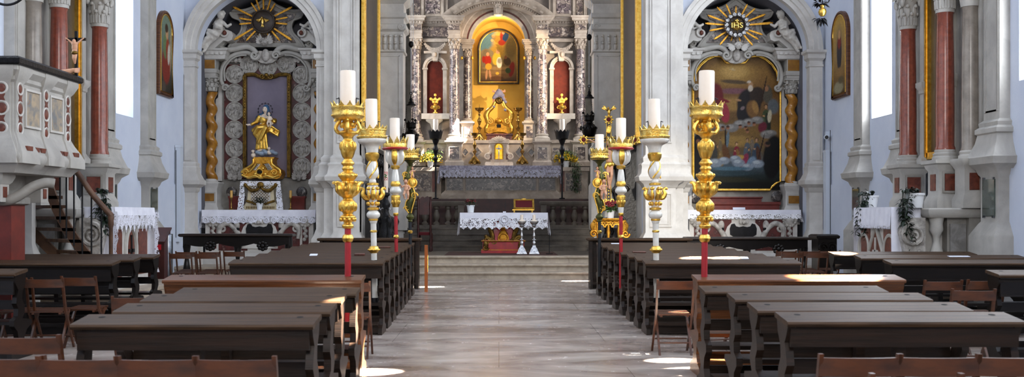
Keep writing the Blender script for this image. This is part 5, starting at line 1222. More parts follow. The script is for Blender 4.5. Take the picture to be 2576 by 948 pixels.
for s in (-1, 1):
    for q in range(5): b.tube([(xx(1532+s*3),Yb,z(279)), (xx(1532+s*(8+q)),Yb,z(273-q*.5)), (xx(1532+s*(11+q*1.5)),Yb,z(268+q*1.2)), (xx(1532+s*(15-q*1.5)),Yb,z(266.5+q*2.5))], [2*kk,2*kk,1.6*kk,.7*kk], 6)
b.ell((xx(1532),Yb,z(291)), (4*kk,3*kk,3*kk)); O('eagle', b, 'gold', t)
b = B(); b.obox((xx(1531),Yb-.06,z(326)), (10*kk,.01,16*kk), (0,.3,0)); b.cone((xx(1527),Yb-.06,z(334)), (xx(1533),Yb-.06,z(335)), .02); b.cone((xx(1530),Yb-.06,z(317)), (xx(1537),Yb-.06,z(319)), .02); O('title_scroll', b, 'gold', t)
b = B()
for s in (-1, 1):
    for q in range(3): b.leaf((xx(1531),Yb-.05,z(350)), (s*(1+.2*q),-.2,.4+.5*q), 13*kk, 6*kk, -.1)
O('glory_leaves', b, 'gold_bright', t)
P = lambda x, y, dy=-.12: (xx(x),Yb+dy,z(y))
OB('corpus', [(P(1532,392),(9*kk,5*kk,15*kk)),(P(1532,382),(10.5*kk,5*kk,8*kk)),(P(1532,408),(8*kk,5*kk,9*kk)),(P(1531,368),2.6*kk,P(1532,376),3*kk),(P(1529,361),(5*kk,5.5*kk,6.5*kk)),(P(1524,377),3.2*kk,P(1501,361),2.3*kk),(P(1501,361),2.3*kk,P(1482,352,-.07),1.8*kk),(P(1540,377),3.2*kk,P(1563,361),2.3*kk),(P(1563,361),2.3*kk,P(1582,352,-.07),1.8*kk),(P(1482,352,-.07),2.2*kk),(P(1582,352,-.07),2.2*kk),
  (P(1528,416),5*kk,P(1527,441,-.18),4*kk),(P(1527,441,-.18),4*kk,P(1531,466,-.1),2.5*kk),(P(1537,416),5*kk,P(1537,441,-.18),4*kk),(P(1537,441,-.18),4*kk,P(1534,466,-.1),2.5*kk),(P(1532,471,-.11),(3*kk,2.5*kk,6*kk))], .011, 'skin', t, 3)
b = B(); b.ell(P(1532,414,-.13), (10.5*kk,6.5*kk,8*kk)); b.ell(P(1523,418,-.16), (4*kk,3*kk,9*kk), 10, 7, (0,.3,0)); b.ell(P(1541,412,-.16), (4*kk,3*kk,7*kk)); O('loincloth', b, 'gold', t)
b = B(); b.ppoly([(1519,506),(1543,506),(1540,516),(1522,516)], Yb-.05, .1); b.spiral((xx(1522),Yb-.05,z(505)), 5*kk, 1.6*kk, 1.4); b.spiral((xx(1540),Yb-.05,z(505)), 5*kk, 1.6*kk, 1.4, PI, -1); O('foot_ornament', b, 'gold', t)
# ------------------------------------------------------------------ choir stalls, wall paintings, hanging lamps
for s, lb in ((-1,'left'),(1,'right')):
    xw = -3.53 if s < 0 else 3.62; f = lambda d: xw - s*d
    t = T('choir_stall', (f(.3), 28.2, .52), 'dark carved wooden choir stalls along the %s chancel wall' % lb, 'choir stall', 'choir stalls')
    def bb(b, d0, d1, y0, y1, z0, z1): x0, x1 = sorted((f(d0), f(d1))); return b.box(x0, x1, y0, y1, z0, z1)
    b = B(); bb(b, .0, .12, 27.25, 29.9, .52, 3.3); bb(b, 0, .24, 27.2, 29.95, 3.25, 3.36); O('back_panel', b, 'stall_wood', t)
    b = B(); bb(b, .1, .6, 27.3, 29.9, .52, 1.0); O('seat', b, 'stall_wood', t)
    for k in range(5):
        y = 27.3+k*.62; b = B(); poly = [(f(.1),.52),(f(.62),.52),(f(.64),.9),(f(.56),1.1),(f(.66),1.35),(f(.62),1.45),(f(.4),1.5),(f(.3),1.8),(f(.36),2.2),(f(.26),2.5),(f(.3),2.9),(f(.22),3.25),(f(.1),3.25)]
        b.prism(poly, 'xz', y-.04, y+.04)
        for zz in (1.4, 2.25, 2.95): b.ell((f(.4 if zz < 2 else .28), y-.05, zz), (.12,.04,.1)); b.spiral((f(.4 if zz < 2 else .28), y-.08, zz), .1, .03, 1.5)
        O('divider', b, 'stall_wood', t)
    t = T('wall_painting', (f(.05), 28.0, 3.4), 'huge dark canvas in a gold frame on the %s chancel wall' % lb, 'painting', 'huge chancel wall canvases')
    b = B(); bb(b, .0, .05, 26.55, 29.65, 3.6, 9.4); O('canvas', b, 'canvas_dark' if s < 0 else 'canvas_grey', t)
    b = B(); bb(b, 0, .11, 26.3, 26.55, 3.38, 9.6); bb(b, 0, .1, 29.65, 29.9, 3.38, 9.6); bb(b, 0, .1, 26.55, 29.65, 3.38, 3.6); bb(b, 0, .1, 26.55, 29.65, 9.4, 9.6); O('frame', b, 'gold', t)
    b = B(); bb(b, .1, .13, 26.34, 26.4, 3.42, 9.56); bb(b, .1, .13, 26.47, 26.52, 3.42, 9.56); bb(b, .1, .12, 29.7, 29.74, 3.42, 9.56); O('frame_moulding', b, 'gold_bright', t)
    # hanging sanctuary lamp
    x, dy = (1034, 0) if s < 0 else (1482, -18); Yl = 29.6; X = px(x,Yl); z = lambda y: pz(y+dy,Yl); kk = Yl/F
    t = T('sanctuary_lamp', (X,Yl,z(340)), 'dark hanging sanctuary lamp on three chains at the %s chancel pier' % lb, 'hanging lamp', 'hanging sanctuary lamps')
    b = B(); b.slathe([(2*kk,0),(4*kk,3*kk),(8*kk,9*kk),(14*kk,16*kk),(18*kk,26*kk),(19*kk,34*kk),(15*kk,42*kk),(10*kk,47*kk),(9*kk,51*kk),(12*kk,54*kk),(13*kk,62*kk),(14*kk,66*kk),(11*kk,66*kk),(9*kk,56*kk)], (X,Yl,z(375)), 20); beads(b, (X,Yl,z(340)), 18.5*kk, 12, 2.5*kk, 1.4); petals(b, (X,Yl,z(311)), 13*kk, 8, 7*kk, 8*kk, .2, .012); O('vessel', b, 'pendant_dark', t)
    b = B(); b.lathe([(12*kk,0),(12.5*kk,3*kk),(9*kk,5*kk),(8*kk,8*kk),(4*kk,12*kk),(4.5*kk,16*kk),(2*kk,20*kk),(1*kk,26*kk)], (X,Yl,z(266)), 16); b.torus((X,Yl,z(235)), 3.2*kk, 1*kk); O('cap', b, 'pendant_dark', t)
    for q in range(3):
        a = -PI/2+q*2*PI/3+.35; d = V((math.cos(a), math.sin(a), 0)); p0 = V((X,Yl,z(263)))+d*10*kk; p1 = V((X,Yl,z(340)))+d*20*kk; b = B(); n = 34
        for j in range(n): 
            c = p0.lerp(p1, (j+.5)/n); l = (p1-p0).length/n*.62; b.obox(c, (.02 if j % 2 else .008, .008 if j % 2 else .02, l*1.5))
        b.ell(p0.lerp(p1,.5), 3.5*kk, 10, 8); b.ell(p1, (4*kk,4*kk,6*kk), 10, 8); O('chain', b, 'pendant_dark', t)
    b = B(); b.lathe([(2*kk,0),(6*kk,4*kk),(7*kk,9*kk),(6*kk,13*kk),(3*kk,16*kk)], (X,Yl,z(120)), 14); O('counterweight', b, 'pendant_dark', t)
    b = B(); b.cone((X,Yl,z(238)), (X,Yl,10.8), .006, .006, 6); b.cone((X+.06,Yl,z(112)), (X+.06,Yl,10.8), .006, .006, 6); O('suspension_wire', b, 'conduit', t)
# ================================================================== THE TWO ALTARS BESIDE THE CHANCEL
def glory(b, cx, Y, cz, k, rays, r0):
    for deg, L in rays:
        a = math.radians(deg); w = .055
        for q in (-1.5,-.5,.5,1.5):
            t = a+q*w*.28; l = L*(1-.05*abs(q))
            b.cone((cx+r0*k*math.cos(a+q*.03), Y, cz+r0*k*math.sin(a+q*.03)), (cx+l*k*math.cos(t), Y-.02, cz+l*k*math.sin(t)), .6*k, L*.017*k, 6)
def stone_cherub(name, c, s, face, parent):
    P = lambda x, y, z: (c[0]+face*x*s, c[1]+y*s, c[2]+z*s)
    pr = [(P(0,0,0),(.2*s,.17*s,.24*s)),(P(-.12,0,-.2),(.2*s,.17*s,.18*s)),(P(.06,-.02,.2),(.17*s,.14*s,.13*s)),(P(.08,-.03,.28),.07*s,P(.1,-.05,.36),.07*s),(P(.12,-.07,.48),(.145*s,.15*s,.165*s)),(P(.15,-.2,.46),(.035*s,.05*s,.04*s)),(P(.2,-.12,.42),(.06*s,.06*s,.05*s)),
      (P(.2,-.03,.2),.075*s,P(.36,-.1,.04),.06*s),(P(.36,-.1,.04),.06*s,P(.5,-.12,.12),.045*s),(P(.5,-.12,.12),(.055*s,.03*s,.06*s)),(P(-.08,-.05,.2),.075*s,P(-.02,-.22,0),.06*s),(P(-.02,-.22,0),.06*s,P(.16,-.24,-.06),.045*s),
      (P(-.15,-.05,-.25),.13*s,P(-.4,-.14,-.42),.095*s),(P(-.4,-.14,-.42),.095*s,P(-.6,-.1,-.72),.06*s),(P(-.1,.02,-.28),.13*s,P(-.34,-.02,-.52),.095*s),(P(-.34,-.02,-.52),.095*s,P(-.52,0,-.84),.06*s),(P(-.62,-.16,-.76),(.06*s,.1*s,.05*s)),(P(-.54,-.06,-.88),(.06*s,.1*s,.05*s)),
      (P(-.2,-.12,-.18),(.24*s,.1*s,.1*s),(0,.6*face,0)),(P(-.3,-.1,-.3),(.2*s,.12*s,.08*s),(0,.9*face,0))]
    for q in range(7): a = q*.9; pr.append((P(.12+.12*math.cos(a),-.02,.55+.09*math.sin(a)),.055*s))
    o = OB(name, pr, .021*s*1.3, 'statue_stone', parent, 3)
    b = B(); wing_b(b, P(-.08,.12,.1), .55*s, -face); O('wing', b, 'statue_stone', o)
    return o
def twisted(b, x, y, r, z0, z1, waves, amp, ph=0):
    n = 72; h = z1-z0
    pr = [(r*(1-.06*j/n), z0+h*j/n) for j in range(n+1)]
    b.lathe(pr, (x, y, 0), 20, lambda z: (amp*math.sin((z-z0)/h*2*PI*waves+ph), amp*math.cos((z-z0)/h*2*PI*waves+ph))); return b
def front_altar(ax, left):
    """ax: pixel of the altar's axis at depth 26.8"""
    Y = 26.8; k = Y/F; cx = px(ax, Y); z = lambda y: pz(y, Y); X = lambda d: cx+d*k
    nm = 'left' if left else 'right'
    t = T('side_altar', (cx, 26.8, 0), 'carved altar with amber twisted columns, round reliefs and dove sunburst' if left else 'carved altar with amber twisted columns round a large saints painting', 'altar', 'altars in the front niches')
    b = B(); b.box(X(-118), X(118), 27.0, 27.2, 1.6, z(150)); b.box(X(-165), X(165), 27.1, 27.3, 1.6, z(128)); O('back_wall', b, 'stone_grey', t)
    o3 = (0 if left else 6)
    for s in (-1, 1):
        xc = X(s*137); yc = 26.72; r = 13*k
        b = B(); b.rl(xc-20*k, xc+20*k, yc-.2, 27.2, [(.06,1.3),(.06,1.66),(.04,1.72),(0,1.78),(0,z(475+o3)),(.02,z(472+o3)),(.04,z(466+o3)),(.06,z(462+o3)),(.05,z(458+o3))]); O('pedestal', b, 'stone_white', t)
        b = B(); b.box(xc-13*k, xc+13*k, yc-.215, yc, z(506+o3), z(487+o3)); O('amber_panel', b, 'amber_panel', t)
        b = B(); frame_box(b, xc-14*k, xc+14*k, z(507+o3), z(486+o3), yc-.2, .03, .012); O('panel_moulding', b, 'stone', t)
        b = B(); twisted(b, xc, yc, r, z(458+o3), z(233+o3), 5.2, 4*k, 0 if s < 0 else PI); O('twisted_column', b, 'amber_marble', t)
        b = B(); b.lathe([(r*1.3,0),(r*1.35,.03),(r*1.2,.06),(r*1.15,.09)], (xc,yc,z(458+o3)-.01), 18); O('column_base', b, 'stone_white', t)
        b = B(); capital(b, xc, yc, r*1.1, z(232+o3), 37*k); O('capital', b, 'stone', t)
        b = B(); b.rl(xc-18*k, xc+18*k, yc-.22, 27.2, [(0,z(195+o3)),(0,z(188+o3)),(.02,z(187+o3)),(.03,z(180+o3)),(.03,z(177+o3)),(-.01,z(176+o3)),(-.01,z(150))]); O('entablature_block', b, 'stone', t)
        b = B(); b.box(xc-15*k, xc+15*k, yc-.23, yc, z(176+o3), z(155)); O('amber_frieze', b, 'amber_panel', t)
        b = B(); xa, xb = sorted((X(s*168), X(s*97))); b.rl(xa, xb, yc-.24, 27.2, [(0,z(153)),(.02,z(150)),(.02,z(143)),(.05,z(140)),(.06,z(134)),(.1,z(131)),(.1,z(128))])
        for q in range(6): u = xa+(xb-xa)*(q+.5)/6; b.box(u-.035, u+.035, yc-.31, yc-.2, z(143), z(136))
        O('cornice', b, 'stone_white', t)
        # outer scrolled strip with its long dark slot
        b = B(); c = lambda d, y: (X(s*d), 26.95, z(y))
        b.tube([c(158,452),c(156,430),c(158,400),c(153,370),c(156,345),c(158,325),c(155,300),c(150,275),c(153,250),c(160,240),c(166,236),c(170,244)], [7*k,7*k,8*k,9*k,7*k,6*k,6*k,8*k,7*k,6*k,5*k,3*k], 8); b.spiral((X(s*165),26.9,z(244)), 8*k, 3*k, 1.4, PI/2, -s); O('scroll_strip', b, 'carved', t)
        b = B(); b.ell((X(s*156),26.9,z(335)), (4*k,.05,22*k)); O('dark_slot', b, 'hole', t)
        b = B(); b.ell((X(s*163),26.75,z(160)), (11*k,9*k,14*k)); b.ell((X(s*163),26.72,z(178)), (7*k,6*k,12*k)); b.ell((X(s*160),26.72,z(190)), (4*k,4*k,9*k)); b.spiral((X(s*163),26.65,z(158)), 8*k, 3*k, 1.4); O('hanging_scroll', b, 'carved', t)
        b = B(); b.ppoly([(ax+s*d,y) for d,y in ((127,250),(121,245),(121,212),(116,205),(112,215),(112,455),(127,455))], 26.9, .15); O('inner_pilaster', b, 'stone_white', t)
        # upper scroll bracket with seated cherub
        poly = [(ax+s*d,y) for d,y in ((176,130),(140,130),(120,112),(108,102),(96,104),(87,100),(84,89),(88,79),(98,75),(112,78),(128,88),(150,108))]
        b = B(); b.ppoly(poly, 26.45, .45); b.spiral((X(s*95),26.42,z(89)), 12*k, 4*k, 1.7, PI/2, -s)
        b.tube([(X(s*d),26.45,z(y)) for d,y in ((174,127),(150,106),(128,87),(112,77),(98,75))], 3*k, 6); O('scroll_bracket', b, 'stone_white', t)
        b = B(); b.ell((X(s*95),26.4,z(89)), (5*k,.06,6*k)); O('red_boss', b, 'red_panel', t)
        hx = 121 if left else 119
        stone_cherub('cherub_statue', (px(ax+s*hx,26.3), 26.3, pz(71,26.3)), 66*k, -s, t)
        # swan neck scrolls and the moulding over the picture
        b = B(); c = lambda d, y, dy=0: (X(s*d), 26.72+dy, z(y))
        b.tube([c(116,108),c(112,120),c(98,127),c(80,125),c(62,121),c(46,119),c(32,125),c(22,136)], [4*k,6*k,7*k,7*k,7*k,7*k,7*k,6*k], 10); b.spiral(c(27,141,-.05), 11*k, 4.5*k, 1.5, 0, s); b.spiral(c(110,112,-.05), 8*k, 3.5*k, 1.3, PI, s); O('swan_neck', b, 'stone', t)
        b = B(); b.tube([c(100,226,.06),c(108,215,.06),c(113,200,.06),c(111,178,.06),c(104,160,.06),c(90,144,.06),c(70,135,.06),c(48,133,.06),c(30,140,.06)], [4*k,5*k]+[6*k]*7, 10); b.spiral(c(102,222,.0), 9*k, 3.5*k, 1.4, 0, -s)
        b.tube([c(102,205,.0),c(104,180,.0),c(98,164,.0),c(84,149,.0),c(66,141,.0),c(48,140,.0)], 2.2*k, 6); O('arched_moulding', b, 'stone', t)
    # upper plate behind the sunburst
    plate = [(-95,24),(-60,26),(-30,16),(-12,3),(0,-4),(12,3),(30,16),(60,26),(95,24),(86,42),(68,50),(62,66),(68,84),(84,100),(96,118),(-96,118),(-84,100),(-68,84),(-62,66),(-68,50),(-86,42)]
    b = B(); b.ppoly([(ax+d,y) for d,y in plate], 26.85, .2); b.tube([(X(d),26.83,z(y)) for d,y in plate[:9]], 4*k, 8); b.tube([(X(d),26.83,z(y)) for d,y in plate[8:15]], 3*k, 8); b.tube([(X(d),26.83,z(y)) for d,y in [plate[0]]+plate[:14:-1]], 3*k, 8); O('crest_plate', b, 'stone', t)
    b = B(); b.ppoly([(ax+d*.78,(y-60)*.78+62) for d,y in plate], 26.82, .05); O('crest_panel', b, 'breccia_small', t)
    b = B(); cherub_head(b, (X(0),26.55,z(110 if left else 119)), (17 if left else 16)*k, True, 72 if left else 24); O('cherub_head', b, 'carved' if left else 'stone_white', t)
    b = B(); b.ppoly([(ax+d,y) for d,y in ((-20,128),(20,128),(26,150),(14,158),(0,160),(-14,158),(-26,150))], 26.75, .2)
    b.ell((X(0),26.72,z(140)), (10*k,.06,16*k)); O('keystone', b, 'carved', t)
    # altar block with scrolled frontal
    Ym = 26.02; km = Ym/F; zt = 1.66; u = lambda d: cx+d*km; w = lambda y: pz(y, Ym)
    b = B(); b.box(cx-1.36, cx+1.36, Ym, 26.9, .3, zt-.1); b.rl(cx-1.36, cx+1.36, Ym, 26.9, [(0,zt-.14),(.05,zt-.1),(.05,zt-.02),(.04,zt)]); b.rl(cx-1.36, cx+1.36, Ym, 26.9, [(.05,.3),(.05,.5),(0,.58)]); O('mensa', b, 'stone_white', t)
    for s in (-1, 1):
        xa, xb = sorted((u(s*30), u(s*102))); b = B(); b.box(xa, xb, Ym-.015, Ym+.05, .65, w(552)); O('red_panel', b, 'dark_red_marble', t)
        b = B(); c = lambda d, y: (u(s*d), Ym-.03, w(y)); b.tube([c(98,600),c(100,580),c(92,566),c(78,562),c(64,572),c(52,588),c(44,605),c(40,620)], [5*km,6*km,7*km,7*km,6*km,7*km,7*km,6*km], 10); b.spiral(c(92,574), 11*km, 4*km, 1.5, PI/2, -s); b.ell(c(56,566), (8*km,.05,12*km)); O('frontal_scroll', b, 'carved', t)
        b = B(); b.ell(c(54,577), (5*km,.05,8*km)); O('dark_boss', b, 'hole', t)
        b = B(); b.ell(c(116,556), (13*km,.06,11*km)); 
        for q in range(7): b.ell((u(s*(116+15*math.cos(PI*(1+q/6)))),Ym-.03,w(553)+15*km*math.sin(PI*(1+q/6))), (5*km,.04,5*km), 8, 6)
        for q in range(5): b.ell((u(s*(116+(q%2)*4-2)),Ym-.03,w(574+q*7)), (5*km,.04,5*km), 8, 6)
        O('carved_garland', b, 'carved', t)
        b = B(); xa, xb = sorted((u(s*108), u(s*124))); b.box(xa, xb, Ym-.012, Ym+.05, .7, w(566)); O('red_strip', b, 'dark_red_marble', t)
    b = B(); b.ppoly([(u(0)/km+CX+d,y) for d,y in ((-46,625),(-46,585),(-40,570),(-26,556),(26,556),(40,570),(46,585),(46,625))], Ym-.03, .08); O('cartouche_frame', b, 'stone_white', t)
    b = B(); b.ppoly([(u(0)/km+CX+d,y) for d,y in ((-33,590),(-34,575),(-30,564),(-22,562),(-18,569),(-10,571),(0,569),(10,571),(18,569),(22,562),(30,564),(34,575),(33,590),(20,598),(-20,598))], Ym-.05, .06); O('black_cartouche', b, 'iron', t)
    b = B(); cherub_head(b, (u(0),Ym-.08,w(560)), 9*km); O('cherub_head', b, 'carved', t)
    S('trim_%d' % (27 if left else 28), B().rl(cx-1.75, cx+1.75, 24.75, 26.9, [(0,0),(0,.22),(.03,.25),(.03,.3),(0,.31)]), 'stone_step')
    tc = T('altar_cloth', (cx, Ym, zt), 'white altar cloth with round lace roses on the left altar' if left else 'white altar cloth with a narrow lace hem on the right altar', 'altar cloth')
    cloth(tc, cx-1.43, cx+1.43, Ym-.06, 26.42, zt+.002, .15 if left else .1, .2 if left else .13, 'linen', 'lace_fine' if left else 'lace', 'cloth', .19 if left else .1, .9)
    if left:
        b = B()
        for q in range(15):
            x = cx-1.33+q*.19; 
            if q == 7: continue
            b.torus((x,Ym-.095,zt-.25), .062, .011, 'y', 16, 5)
            for a in range(3): b.torus((x+.028*math.cos(a*2.1+.5),Ym-.095,zt-.25+.028*math.sin(a*2.1+.5)), .022, .007, 'y', 10, 4)
        O('lace_rose', b, 'linen', tc)
    return t, cx, zt
# ------------------------------------------------------------------ left altar: reliefs, frame, statue
t, cx, zt = front_altar(670, True)
Y = 26.8; k = Y/F; z = lambda y: pz(y,Y); X = lambda x: px(x,Y)
b = B()
for xa, xb in ((560,614),(730,784)): b.box(X(xa), X(xb), 26.95, 27.02, z(450), z(160))
b.box(X(600), X(745), 26.95, 27.02, z(190), z(140)); O('red_ground', b, 'dark_red_marble', t)
meds = [(587,y) for y in (185,232,278,325,372,418)]+[(757,y) for y in (187,233,279,325,372,418)]+[(624,161),(671,166),(718,160)]
for i, (x, y) in enumerate(meds):
    r = random.Random(i); c = (X(x),26.93,z(y))
    b = B(); b.ell((c[0],26.95,c[2]), (23.3*k,.03,23.3*k), 28, 7); b.torus((c[0],26.93,c[2]), 22*k, 2*k, 'y', 30, 6)
    for q in range(r.randint(3,5)):                                   # little standing figures in low relief
        dx = (q-1.6)*5.5*k+r.uniform(-1.5,1.5)*k; h = r.uniform(8,12)*k; zz = c[2]+r.uniform(-5,2)*k; a = r.uniform(-.4,.4)
        b.ell((c[0]+dx,26.915,zz-h*.2), (3.6*k,.026,h*.9), 8, 6, (0,a,0)); b.ell((c[0]+dx+a*h,26.915,zz+h*.9), (2.4*k,.03,2.8*k), 8, 6)
        b.cone((c[0]+dx,26.912,zz+h*.3), (c[0]+dx+r.uniform(-6,6)*k,26.915,zz+r.uniform(-4,6)*k), 1.1*k, .8*k, 6)
    for q in range(4): a = r.uniform(0,6.28); b.ell((c[0]+13*k*math.cos(a),26.92,c[2]+13*k*math.sin(a)), (3.5*k,.03,2.5*k), 8, 5, (0,r.random()*3,0))
    O('relief_medallion', b, 'relief', t)
for s, xx in ((-1,590),(1,752)):
    b = B(); cherub_head(b, (X(xx),26.8,z(447)), 14*k); O('cherub_head', b, 'carved', t)
    b = B(); cherub_head(b, (X(592 if s < 0 else 750),26.85,z(152)), 11*k); O('cherub_head', b, 'carved', t)
    b = B(); xa, xb = sorted((X(671+s*60), X(671+s*95))); b.rl(xa, xb, 26.8, 27.1, [(0,z(530)),(0,z(500)),(.02,z(497)),(.02,z(493))]); O('gradine', b, 'red_step', t)
    b = B(); b.ell((X(671+s*88),26.8,z(483)), (14*k,.035,14*k)); O('breccia_boss', b, 'breccia_dark', t)
b = B(); b.box(X(614), X(728), 26.9, 26.97, z(445), z(188)); O('niche_panel', b, 'mauve_panel', t)
b = B()
for xa, xb in ((611,620),(722,731)): b.box(X(xa), X(xb), 26.78, 26.98, z(446), z(192)); b.cone((X(xa+2),26.77,z(446)),(X(xa+2),26.77,z(192)),1.6*k); b.cone((X(xb-2),26.77,z(446)),(X(xb-2),26.77,z(192)),1.6*k)
b.tube([(X(x),26.84,z(y)) for x,y in ((614,200),(615,190),(624,187),(640,187),(652,192),(671,195),(690,192),(702,187),(718,187),(727,190),(728,200))], 5*k, 8)
for q in range(15):
    for xx in (615.5,726.5): b.ell((X(xx),26.77,z(205+q*7)), (3*k,.03,4.5*k), 8, 6)
b.spiral((X(660),26.76,z(192)), 7*k, 2.6*k, 1.5, 0, -1); b.spiral((X(682),26.76,z(192)), 7*k, 2.6*k, 1.5, PI, 1); b.ell((X(671),26.76,z(190)), (6*k,.05,6*k))
O('gilt_frame', b, 'gold_old', t)
# sunburst with the dove
sb = T('dove_sunburst', (X(667),26.6,z(60)), 'gilded sunburst with a dove on its dark disc, left altar', 'sunburst')
c = (X(667),26.6,z(58))
b = B(); glory(b, c[0], 26.62, c[2], k, [(90,60),(72,62),(108,62),(57,56),(123,58),(27,83),(154,86),(10,63),(172,62),(-6,62),(186,62),(-33,86),(212,88),(-49,64),(228,65),(252,40),(288,40)], 31); O('rays', b, 'gold_ray', sb)
b = B()
for q in range(40): a = q*2*PI/40; b.cone((c[0]+28*k*math.cos(a),26.62,c[2]+28*k*math.sin(a)), (c[0]+36*k*math.cos(a),26.62,c[2]+36*k*math.sin(a)), .8*k, .4*k, 4)
O('short_rays', b, 'gold_old', sb)
b = B(); b.ell(c, (29*k,.07,29*k), 32, 8); b.torus((c[0],26.56,c[2]), 28*k, 1.5*k, 'y', 32, 6); O('disc', b, 'canvas_dark', sb)
b = B(); b.ell((c[0],26.5,c[2]-2*k), (4*k,.04,9*k)); b.ell((c[0]-1*k,26.48,c[2]+8*k), (2.6*k,.03,3*k)); b.cone((c[0]-2*k,26.48,c[2]+9*k),(c[0]-5*k,26.47,c[2]+8*k),.01,.003)
for s in (-1, 1):
    for q in range(6): b.ell((c[0]+s*(6+1.6*q)*k,26.5,c[2]+(2+.2*q)*k), (1.4*k,.02,(7-.7*q)*k), 8, 6, (0,s*(-.5-.12*q),0))
for q in range(3): b.ell((c[0]+(q-1)*2.2*k,26.5,c[2]-12*k), (1.3*k,.02,5*k), 8, 6, (0,-(q-1)*.25,0))
O('dove', b, 'gold_bright', sb)
# lattice fronted box under a lace runner, on the mensa
Yb = 26.5; q = lambda x, y: (px(x,Yb), pz(y,Yb)); kb = Yb/F; X0, X1 = px(612,Yb), px(700,Yb); zz = zt+.016
zT = pz(456,Yb)
bx = T('lattice_box', (px(656,Yb),Yb,zz), 'cream box with gilt garlands over white lattice on the left altar', 'reliquary box')
b = B(); b.prism([(X0,zz),(X1,zz),(X1,zz+.06),(X1-.1,zz+.25),(X1-.13,zT-.15),(X1-.05,zT-.06),(X1,zT),(X0,zT),(X0+.05,zT-.06),(X0+.13,zT-.15),(X0+.1,zz+.25),(X0,zz+.06)], 'xz', Yb, Yb+.3); O('body', b, 'cream', bx)
b = B(); b.box(X0+.2, X1-.2, Yb-.012, Yb+.02, zz+.12, zT-.05); O('white_panel', b, 'stone_white', bx)
b = B()
for j in range(-6, 14):
    for s in (-1, 1):
        xa = X0+.2+j*.075; pts = []
        for e in range(13):
            xq = xa+s*e*.05; zq = zz+.12+e*.05
            if X0+.2 <= xq <= X1-.2 and zq < zT-.05: pts.append((xq,Yb-.016,zq))
        if len(pts) > 1: b.tube([pts[0], pts[-1]], .006, 5)
O('lattice', b, 'gold_old', bx)
b = B()
for s in (-1, 1):
    b.tube([(px(656+s*d,Yb),Yb-.04,pz(y,Yb)) for d,y in ((40,462),(32,472),(22,479),(10,478),(2,471))], [.03,.04,.05,.045,.03], 8); b.ell((px(656+s*38,Yb),Yb-.04,pz(466,Yb)), (.05,.04,.06)); b.tube([(px(656+s*d,Yb),Yb-.03,pz(y,Yb)) for d,y in ((36,505),(22,509),(10,514))], .03, 6)
b.ell((px(656,Yb),Yb-.04,pz(465,Yb)), (.09,.04,.08))
for e in range(18): b.box(X0+.08+e*(X1-X0-.16)/18, X0+.1+e*(X1-X0-.16)/18, Yb-.01, Yb+.01, zz+.03, zz+.09)
O('garland', b, 'gold_old', bx)
ru = T('lace_runner', (px(656,Yb),Yb,zT), 'white lace runner draped over the cream lattice box', 'runner')
b = B(); xa, xb = px(606,Yb), px(706,Yb); b.grid([[(xa,Yb-.03,zT+.006),(xb,Yb-.03,zT+.006)],[(xa,Yb+.32,zT+.006),(xb,Yb+.32,zT+.006)]]); O('top', b, 'linen', ru)
b = B(); n = 40; rows = [[],[]]
for j in range(n+1): x = xa+(xb-xa)*j/n; rows[0].append((x,Yb-.03,zT+.006)); rows[1].append((x,Yb-.045,zT-.1-.015*abs(math.sin(j))))
b.grid(rows); 
for s, x in ((-1,xa),(1,xb)): b.grid([[(x+s*.01-s*w,Yb-.04,zT),(x+s*.01+s*.0,Yb+.2,zT)] if False else [(x-s*.13,Yb-.045,zT+.004),(x,Yb-.045,zT+.004)], ]+[[(x-s*(.12-.01*math.sin(j)),Yb-.05+.01*math.sin(j*1.3),zT-j*(zT-zz)/10),(x+s*.006*j,Yb-.05+.012*math.sin(j*1.7),zT-j*(zT-zz)/10)] for j in range(1,11)]) if False else b.grid([[(x-s*(.1-.008*math.sin(j)),Yb-.05+.01*math.sin(j*1.3),zT-j*(zT-zz)/10+.004),(x+s*.008*j,Yb-.05+.012*math.sin(j*1.7),zT-j*(zT-zz)/10+.004)] for j in range(11)])
O('lace_edge', b, 'lace', ru)
# gilded pedestal and the crowned statue
Yb = 26.55; kb = Yb/F; P = lambda x, y, d=0: (px(x,Yb),Yb+d,pz(y,Yb)); zp = pz(450,Yb)
b = B(); b.box(px(618,26.82), px(700,26.82), 26.82, 27.05, zt, zp); O('statue_plinth', b, 'stone_grey', t)
pd = T('gilded_pedestal', P(660,450), 'gilded baroque pedestal with white lattice panels under the crowned statue', 'pedestal')
out = [(636,395),(691,395),(686,402),(687,412),(696,421),(706,427),(709,437),(703,447),(696,450),(640,447),(622,450),(614,443),(610,434),(617,427),(629,421),(639,412),(641,402)]
b = B(); b.ppoly(out, Yb-.14, .5); O('body', b, 'gold_leaf', pd)
b = B()
for path in (((641,400),(640,412),(629,421),(617,428),(611,435)),((686,400),(687,412),(697,421),(707,428),(708,437)),((612,440),(630,447),(645,443),(660,448),(675,443),(690,447),(706,441)),((648,412),(640,424),(632,432))): b.tube([P(x,y,-.16) for x,y in path], 3*kb, 8)
b.spiral(P(622,434,-.18), 8*kb, 3*kb, 1.6, 0, 1); b.spiral(P(694,434,-.18), 8*kb, 3*kb, 1.6, PI, -1)
for x,y in ((655,424),(664,424),(646,438),(670,438),(658,444)): b.ell(P(x,y,-.16), (5*kb,3*kb,4*kb))
b.torus(P(657,433,-.17), 8*kb, 2.4*kb, 'y', 16, 6); O('gilt_scrolls', b, 'gold', pd)
